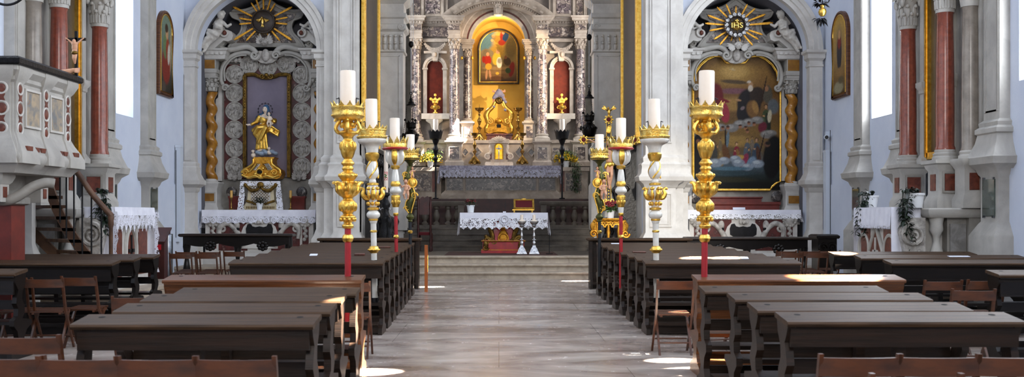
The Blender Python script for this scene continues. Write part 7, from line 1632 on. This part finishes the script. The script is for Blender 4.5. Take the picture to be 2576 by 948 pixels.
# ------------------------------------------------------------------ pulpit
Yp0, Yp1, xe = 13.45, 15.2, -6.32
t = T('pulpit', (-7.0,14.3,2.1), 'grey stone pulpit inlaid with red roundels on the left wall', 'pulpit')
b = B(); b.rl(-7.8, xe, Yp0, Yp1, [(.02,2.1),(.06,2.16),(.14,2.24),(.16,2.3),(.15,2.34),(.12,2.37),(.1,2.45),(.05,2.55),(0,2.64),(0,3.28),(.03,3.31),(.03,3.36),(.07,3.4),(.1,3.43),(.1,3.49)]); O('body', b, 'stone', t)
b = B(); b.rl(-7.8, xe, Yp0, Yp1, [(.13,3.49),(.15,3.51),(.15,3.57),(.12,3.6)]); O('rail_cover', b, 'pendant_dark', t)
def strip(yc, front=False):
    b = B(); w = .11
    if front: b.rl(yc-w, yc+w, Yp0-.03, Yp0+.02, [(.15,2.22),(.15,2.34),(.1,2.45),(.04,2.55),(0,2.64),(0,3.28),(.03,3.32),(.08,3.42),(.08,3.49)])
    else: b.rl(xe-.02, xe+.03, yc-w, yc+w, [(.15,2.22),(.15,2.34),(.1,2.45),(.04,2.55),(0,2.64),(0,3.28),(.03,3.32),(.08,3.42),(.08,3.49)])
    p = O('pilaster_strip', b, 'stone', t)
    for z, kind in ((3.2,'o'),(3.08,'x'),(2.94,'o'),(2.8,'x'),(2.68,'o')):
        b = B(); r = .07 if kind == 'o' and abs(z-2.94) < .01 else .055
        if kind == 'o':
            if front: b.ell((yc,Yp0-.03,z), (r,.012,r)); 
            else: b.ell((xe+.03,yc,z), (.012,r,r))
        else:
            h = .045; pts = [(-.05,-h),(.05,-h),(.03,0),(.05,h),(-.05,h),(-.03,0)]
            if front: b.prism([(yc+u,z+v) for u,v in pts], 'xz', Yp0-.038, Yp0-.02)
            else: b.prism([(yc+u,z+v) for u,v in pts], 'yz', xe+.02, xe+.038)
        O('red_inlay', b, 'red_panel', p)
        if kind == 'o':
            b = B()
            if front: b.torus((yc,Yp0-.03,z), r+.02, .014, 'y', 20, 6)
            else: b.torus((xe+.03,yc,z), r+.02, .014, 'x', 20, 6)
            O('roundel_ring', b, 'stone_white', p)
for yc in (13.58, 14.36, 15.08): strip(yc)
strip(-6.46, True); strip(-7.3, True)
for ya, yb in ((13.78,14.18),(14.54,14.92)):
    b = B(); b.box(xe-.01, xe+.012, ya, yb, 2.74, 3.2); p = O('inlay_scene', b, 'inlay_scene', t)
    b = B()
    for y in (ya-.03, yb): b.box(xe-.01, xe+.03, y, y+.03, 2.71, 3.23)
    for z in (2.71, 3.2): b.box(xe-.01, xe+.03, ya, yb, z, z+.03)
    O('panel_moulding', b, 'stone_white', p)
for ya, yb in ((13.75,13.95),(14.0,14.2),(14.52,14.7),(14.74,14.92),(13.5,13.66),(15.0,15.16)):
    b = B(); b.box(xe+.05, xe+(.165 if yb-ya < .17 else .125), ya, yb, 2.39, 2.45); O('red_band', b, 'red_panel', t)
b = B(); b.box(-6.9, -6.58, Yp0-.125, Yp0-.05, 2.39, 2.45); O('red_band', b, 'red_panel', t)
for y in (13.7, 14.9):
    b = B(); b.rl(-7.8, -6.55, y-.12, y+.12, [(0,1.72),(0,1.95),(.03,1.98),(.06,2.05),(.06,2.1)]); p = O('corbel', b, 'stone', t); b = B(); b.box(-6.56, -6.54, y-.05, y+.05, 1.78, 1.92); O('red_inlay', b, 'red_panel', p)
b = B(); b.box(-7.8, -6.75, 13.85, 15.0, 1.75, 2.1); O('underside', b, 'stone_grey', t)
b = B(); b.rl(-7.5, -7.15, 15.82, 15.95, [(.05,0),(.05,.95),(.03,1.0),(0,1.1),(0,1.75)]); O('support', b, 'stone_white', t)
t = T('porphyry_pillar', (-6.8,14.0,0), 'square dark red marble pillar at the left edge under the pulpit', 'pillar'); b = B(); b.rl(-7.1, -6.53, 13.84, 14.24, [(.0,0),(.0,1.68)]); O('pillar_shaft', b, 'red_step', t)
b = B(); b.rl(-7.1, -6.5, 13.82, 14.24, [(0,1.68),(.03,1.7),(.03,1.78),(0,1.8)]); b.tube([(-6.8,13.8,1.76),(-6.62,13.8,1.74),(-6.5,13.8,1.76),(-6.38,13.85,1.84),(-6.26,13.9,1.93),(-6.12,13.95,1.98),(-6.02,14,1.97)], .07, 10); O('scrolled_capstone', b, 'stone_grey', t)
# crucifix fixed to the pulpit rail
X0, Y0 = -6.2, 15.15; t = T('wall_crucifix', (X0,Y0,3.55), 'wooden crucifix held by a carved arm on the pulpit rail', 'crucifix'); zz = lambda y: pz(y,Y0)
b = B(); b.box(X0-.02, X0+.02, Y0, Y0+.03, zz(190), zz(78)); b.box(X0-.14, X0+.14, Y0, Y0+.03, zz(102), zz(95)); O('cross_beam', b, 'black_wood', t)
Q = lambda dx, y, dy=-.04: (X0+dx, Y0+dy, zz(y))
OB('corpus', [(Q(0,120),(.045,.03,.075)),(Q(0,112),(.05,.03,.035)),(Q(0,132),(.042,.035,.05)),(Q(-.01,105),(.026,.03,.035)),(Q(-.03,111),.016,Q(-.09,102),.012),(Q(-.09,102),.012,Q(-.13,97),.01),(Q(.03,111),.016,Q(.09,102),.012),(Q(.09,102),.012,Q(.13,97),.01),(Q(-.015,136),.024,Q(-.01,148,-.06),.02),(Q(-.01,148,-.06),.02,Q(0,160),.013),(Q(.015,136),.024,Q(.015,148,-.06),.02),(Q(.015,148,-.06),.02,Q(.005,160),.013)], .0065, 'skin', t, 2)
b = B(); b.ell(Q(0,134,-.045), (.05,.042,.035)); O('loincloth', b, 'gold_old', t)
OB('carved_arm', [((X0-.18,Y0-.05,3.62),.05,(X0-.02,Y0-.03,3.66),.035),((X0-.02,Y0-.03,3.66),(.05,.04,.035)),((X0+.01,Y0-.06,3.68),.013,(X0+.06,Y0-.02,3.68),.011),((X0+.01,Y0-.06,3.655),.013,(X0+.06,Y0-.02,3.655),.011),((X0+.01,Y0-.06,3.63),.013,(X0+.05,Y0-.02,3.63),.011),((X0+.0,Y0+.0,3.69),.013,(X0+.05,Y0+.02,3.7),.011)], .009, 'skin', t, 2)
# ------------------------------------------------------------------ stair up to the pulpit
Ys = 16.1; t = T('pulpit_stair', (-6.4,16.2,0), 'curved wooden stair with slim handrail climbing to the pulpit', 'stair')
L1 = [(36,497),(46,520),(62,548),(85,578),(112,606),(140,634),(170,668),(205,705),(225,722)]; R1 = [(118,468),(126,492),(137,520),(151,548),(168,578),(188,608),(210,636),(240,670),(275,716)]
def plank(pts, Y, wpx, nm):
    top = [(x, y) for x, y in pts]; bot = [(x-wpx*.9, y+wpx*.65) for x, y in pts]
    b = B(); b.ppoly(top+bot[::-1], Y, .05); return O(nm, b, 'stair_wood', t)
plank([(x+8,y) for x,y in L1], Ys+.5, 22, 'stringer'); plank([(x+14,y-4) for x,y in R1], Ys-.1, 22, 'stringer')
for (xa, ya), (xb, yb) in zip(L1[0:8], R1[0:8]):
    yy = (ya+yb)/2+10; b = B(); x0, x1 = px(xa+2,Ys+.5), px(xb+4,Ys-.1); z = pz(yy,Ys); b.prism([(x0,Ys+.5),(x1,Ys-.1),(x1+.22,Ys-.1),(x0+.22,Ys+.5)], 'xy', z-.05, z); O('tread', b, 'stair_wood', t)
RL = [(172,403),(190,428),(210,456),(232,488),(255,515),(282,544)]
b = B(); b.tube([(px(x,Ys-.2),Ys-.2,pz(y,Ys-.2)) for x,y in RL], .045, 10); O('handrail', b, 'stair_wood', t)
for x, y, yb in ((151,440,560),(167,405,600),(186,424,618),(207,455,650),(230,488,676),(255,518,700)):
    b = B(); b.cone((px(x,Ys-.15),Ys-.15,pz(yb,Ys-.15)), (px(x,Ys-.15),Ys-.15,pz(y,Ys-.15)), .013); O('rail_rod', b, 'iron', t)
X = px(279,Ys-.2); b = B(); b.lathe([(.03,0),(.03,1.35),(.045,1.4),(.04,1.46),(.05,1.5),(.04,1.56)], (X,Ys-.2,0), 12); O('newel_post', b, 'stair_wood', t)
# ------------------------------------------------------------------ wrought iron just entering the frame at the top
Yc = 23.2; c = V((px(2069,Yc), Yc, pz(30,Yc))); t = T('hanging_lamp', tuple(c), 'black leafy hanging ornament with gilt ball beside the right arched painting', 'hanging lamp')
O('gilt_ball', B().lathe([(.03,-.1),(.075,-.06),(.09,0),(.075,.06),(.03,.09),(.05,.12),(.05,.15)], c, 16), 'gold', t)
b = B(); rnd = random.Random(9)
for zc, n in ((.2,26),(-.14,18)):
    for j in range(n): a = rnd.random()*6.28; b.leaf(c+V((.05*math.cos(a)-.05,.05*math.sin(a),zc)), (math.cos(a),math.sin(a)*.6,rnd.uniform(-.6,1) if zc > 0 else rnd.uniform(-1.2,.2)), rnd.uniform(.12,.24), .09, .2)
O('iron_leaves', b, 'iron', t)
b = B(); b.tube([c+V((.05,0,.2)), c+V((.13,0,.22)), c+V((.17,0,.34)), c+V((.15,0,.48))], .015, 8); b.cone(c+V((0,0,.1)), (c.x,c.y,ZC), .012); O('stem', b, 'iron', t)
Yc = 12.5; c = V((px(17,Yc), Yc, pz(-42,Yc))); t = T('pendant_hoop', tuple(c), 'black iron hoop of a hanging lamp cropped by the top left corner', 'hanging lamp')
b = B(); b.torus(c, .26, .016, 'y', 36, 8); O('hoop', b, 'iron', t); b = B(); b.spiral(c+V((.23,0,-.14)), .05, .014, 1.3); b.cone(c+V((0,0,.3)), (c.x,c.y,ZC), .012); O('stem', b, 'iron', t)
# ================================================================== CAMERA AND LIGHT
cam = bpy.data.cameras.new('camera'); co = bpy.data.objects.new('camera', cam); COL.objects.link(co)
co.location = (0, 0, H); co.rotation_euler = (PI/2, 0, 0)
cam.sensor_width = 36; cam.lens = F/2576*36
cam.shift_x = (1288-CX)/2576; cam.shift_y = (CY-474)/2576
cam.clip_end = 100
cam.dof.use_dof = True; cam.dof.focus_distance = 26; cam.dof.aperture_fstop = 4.0
SC.camera = co
w = bpy.data.worlds.new('world'); SC.world = w; w.use_nodes = True
bg = w.node_tree.nodes['Background']; bg.inputs[0].default_value = (.6,.75,1,1); bg.inputs[1].default_value = .6
def area(name, loc, rot, sx, sy, e, c):
    l = bpy.data.lights.new(name, 'AREA'); l.shape = 'RECTANGLE'; l.size = sx; l.size_y = sy; l.energy = e; l.color = c
    o = bpy.data.objects.new(name, l); COL.objects.link(o); o.location = loc; o.rotation_euler = rot; return o
def spot(name, loc, to, e, c, deg, blend=.2, r=.05):
    l = bpy.data.lights.new(name, 'SPOT'); l.energy = e; l.color = c; l.spot_size = math.radians(deg); l.spot_blend = blend; l.shadow_soft_size = r
    o = bpy.data.objects.new(name, l); COL.objects.link(o); o.location = loc
    o.rotation_euler = (V(to)-V(loc)).to_track_quat('-Z', 'Y').to_euler(); return o
def point(name, loc, e, c, r=.1):
    l = bpy.data.lights.new(name, 'POINT'); l.energy = e; l.color = c; l.shadow_soft_size = r
    o = bpy.data.objects.new(name, l); COL.objects.link(o); o.location = loc; return o
DAY = (.86,.93,1.0); WARM = (1,.72,.38)
for y in (8, 14, 20):  # fill lamps just inside unseen clerestory windows, added to light the nave
    area('clerestory_fill', (XL+.05, y, 9.3), (0, -PI/2, 0), 2.1, 3, 125, DAY)
    area('clerestory_fill', (XR-.05, y, 9.3), (0, PI/2, 0), 2.1, 3, 190, DAY)
for y, z in ((15.5, 5.5), (9.5, 5.5), (21.7, 5.5)):
    area('aisle_window_daylight', (XR-.04, y, z), (0, PI/2, 0), 3.6, 1, 75, DAY)
    area('aisle_window_daylight', (XL-.6, y, z), (0, -PI/2, 0), 3.6, .9, 40, DAY)
area('facade_fill', (0, -3.0, 7.2), (PI/2, 0, 0), 3, 4, 620, (1,.965,.91))  # fill lamp at the unseen rear window, added to brighten front-facing surfaces
area('chancel_daylight', (-3.6, 33.2, 7), (0, -PI/2, 0), 4.5, 1.1, 40, DAY)
area('chancel_daylight', (3.6, 33.2, 7), (0, PI/2, 0), 4.5, 1.1, 50, (1,.93,.85))
# warm lamps of the chancel
spot('altar_sunlight', (3.3, 31.4, 6.6), (-.1, 35.2, 5.9), 1100, (1,.76,.5), 58, .45, .04)
point('niche_lamp', (-.4, 35.6, 5.2), 10, (1,.82,.45), .08)
point('niche_lamp', (px(AX,35.5), 35.45, pz(62,35.5)), 14, (1,.82,.45), .1)
spot('tabernacle_lamp', (0, 33.0, 7.2), (0, 33.9, 3.5), 120, (1,.8,.5), 26, .6, .1)
spot('facade_sunlight', (1.2, -2.9, 8.2), (px(1668,25.2), 25.2, 1.7), 15000, (1,.93,.82), 9, .8, .3)
# shafts of sun through the right hand windows
def sunbeam(t, deg, e, d=(.75,.12,.65), yw=None):
    if yw is not None: d = (.75, (yw-t[1])*.75/(XR-.05-t[0]), .65)
    L = (XR-.05-t[0])/d[0]; p = V(t)+V(d)*L; l = spot('sunbeam', tuple(p), t, e*L*L*10, (1,.9,.76), deg/L*10, .35, .02); return l
sunbeam((-1.5, 22.2, 0), 2.6, 260)
sunbeam((-1.27, 10.2, .05), 3.0, 260)
sunbeam((-1.36, 8.85, .5), 1.5, 320); sunbeam((-1.38, 9.6, .3), 1.6, 300)
sunbeam((-1.3, 9.35, .2), 2.0, 260); sunbeam((-1.6, 7.95, .41), 2.4, 160); sunbeam((-1.28, 10.6, .3), 2.0, 200)
sunbeam((1.84, 11.0, 0), 2.2, 200); sunbeam((2.05, 11.6, .46), 1.1, 260)
sunbeam((2.72, 14.3, .95), 1.7, 330, yw=15.3); sunbeam((3.16, 14.3, .95), 1.9, 330, yw=15.0)
sunbeam((3.3, 10.05, .96), 3.6, 330, yw=9.5); sunbeam((5.42, 16.35, .95), 2.0, 330, yw=15.5)
sunbeam((1.8, 24.2, 0), 2.6, 200); sunbeam((-1.75, 20.75, .3), 1.6, 260)
spot('chancel_sunbeam', (3.3, 33.0, 8.6), (px(1172,34.4), 34.4, pz(318,34.4)), 60000, (1,.94,.85), 7, .3, .03)
spot('chancel_sunbeam', (3.3, 33.4, 8.6), (px(1092,34.3), 34.3, pz(398,34.3)), 60000, (1,.94,.85), 5, .3, .03)
SC.view_settings.view_transform = 'Standard'; SC.view_settings.look = 'None'; SC.view_settings.gamma = 1; SC.view_settings.use_curve_mapping = False
SC.view_settings.exposure = 0.55
cy = SC.cycles
cy.max_bounces = 6; cy.diffuse_bounces = 3; cy.glossy_bounces = 3; cy.transparent_max_bounces = 8; cy.use_denoising = True
cy.sample_clamp_indirect = 6
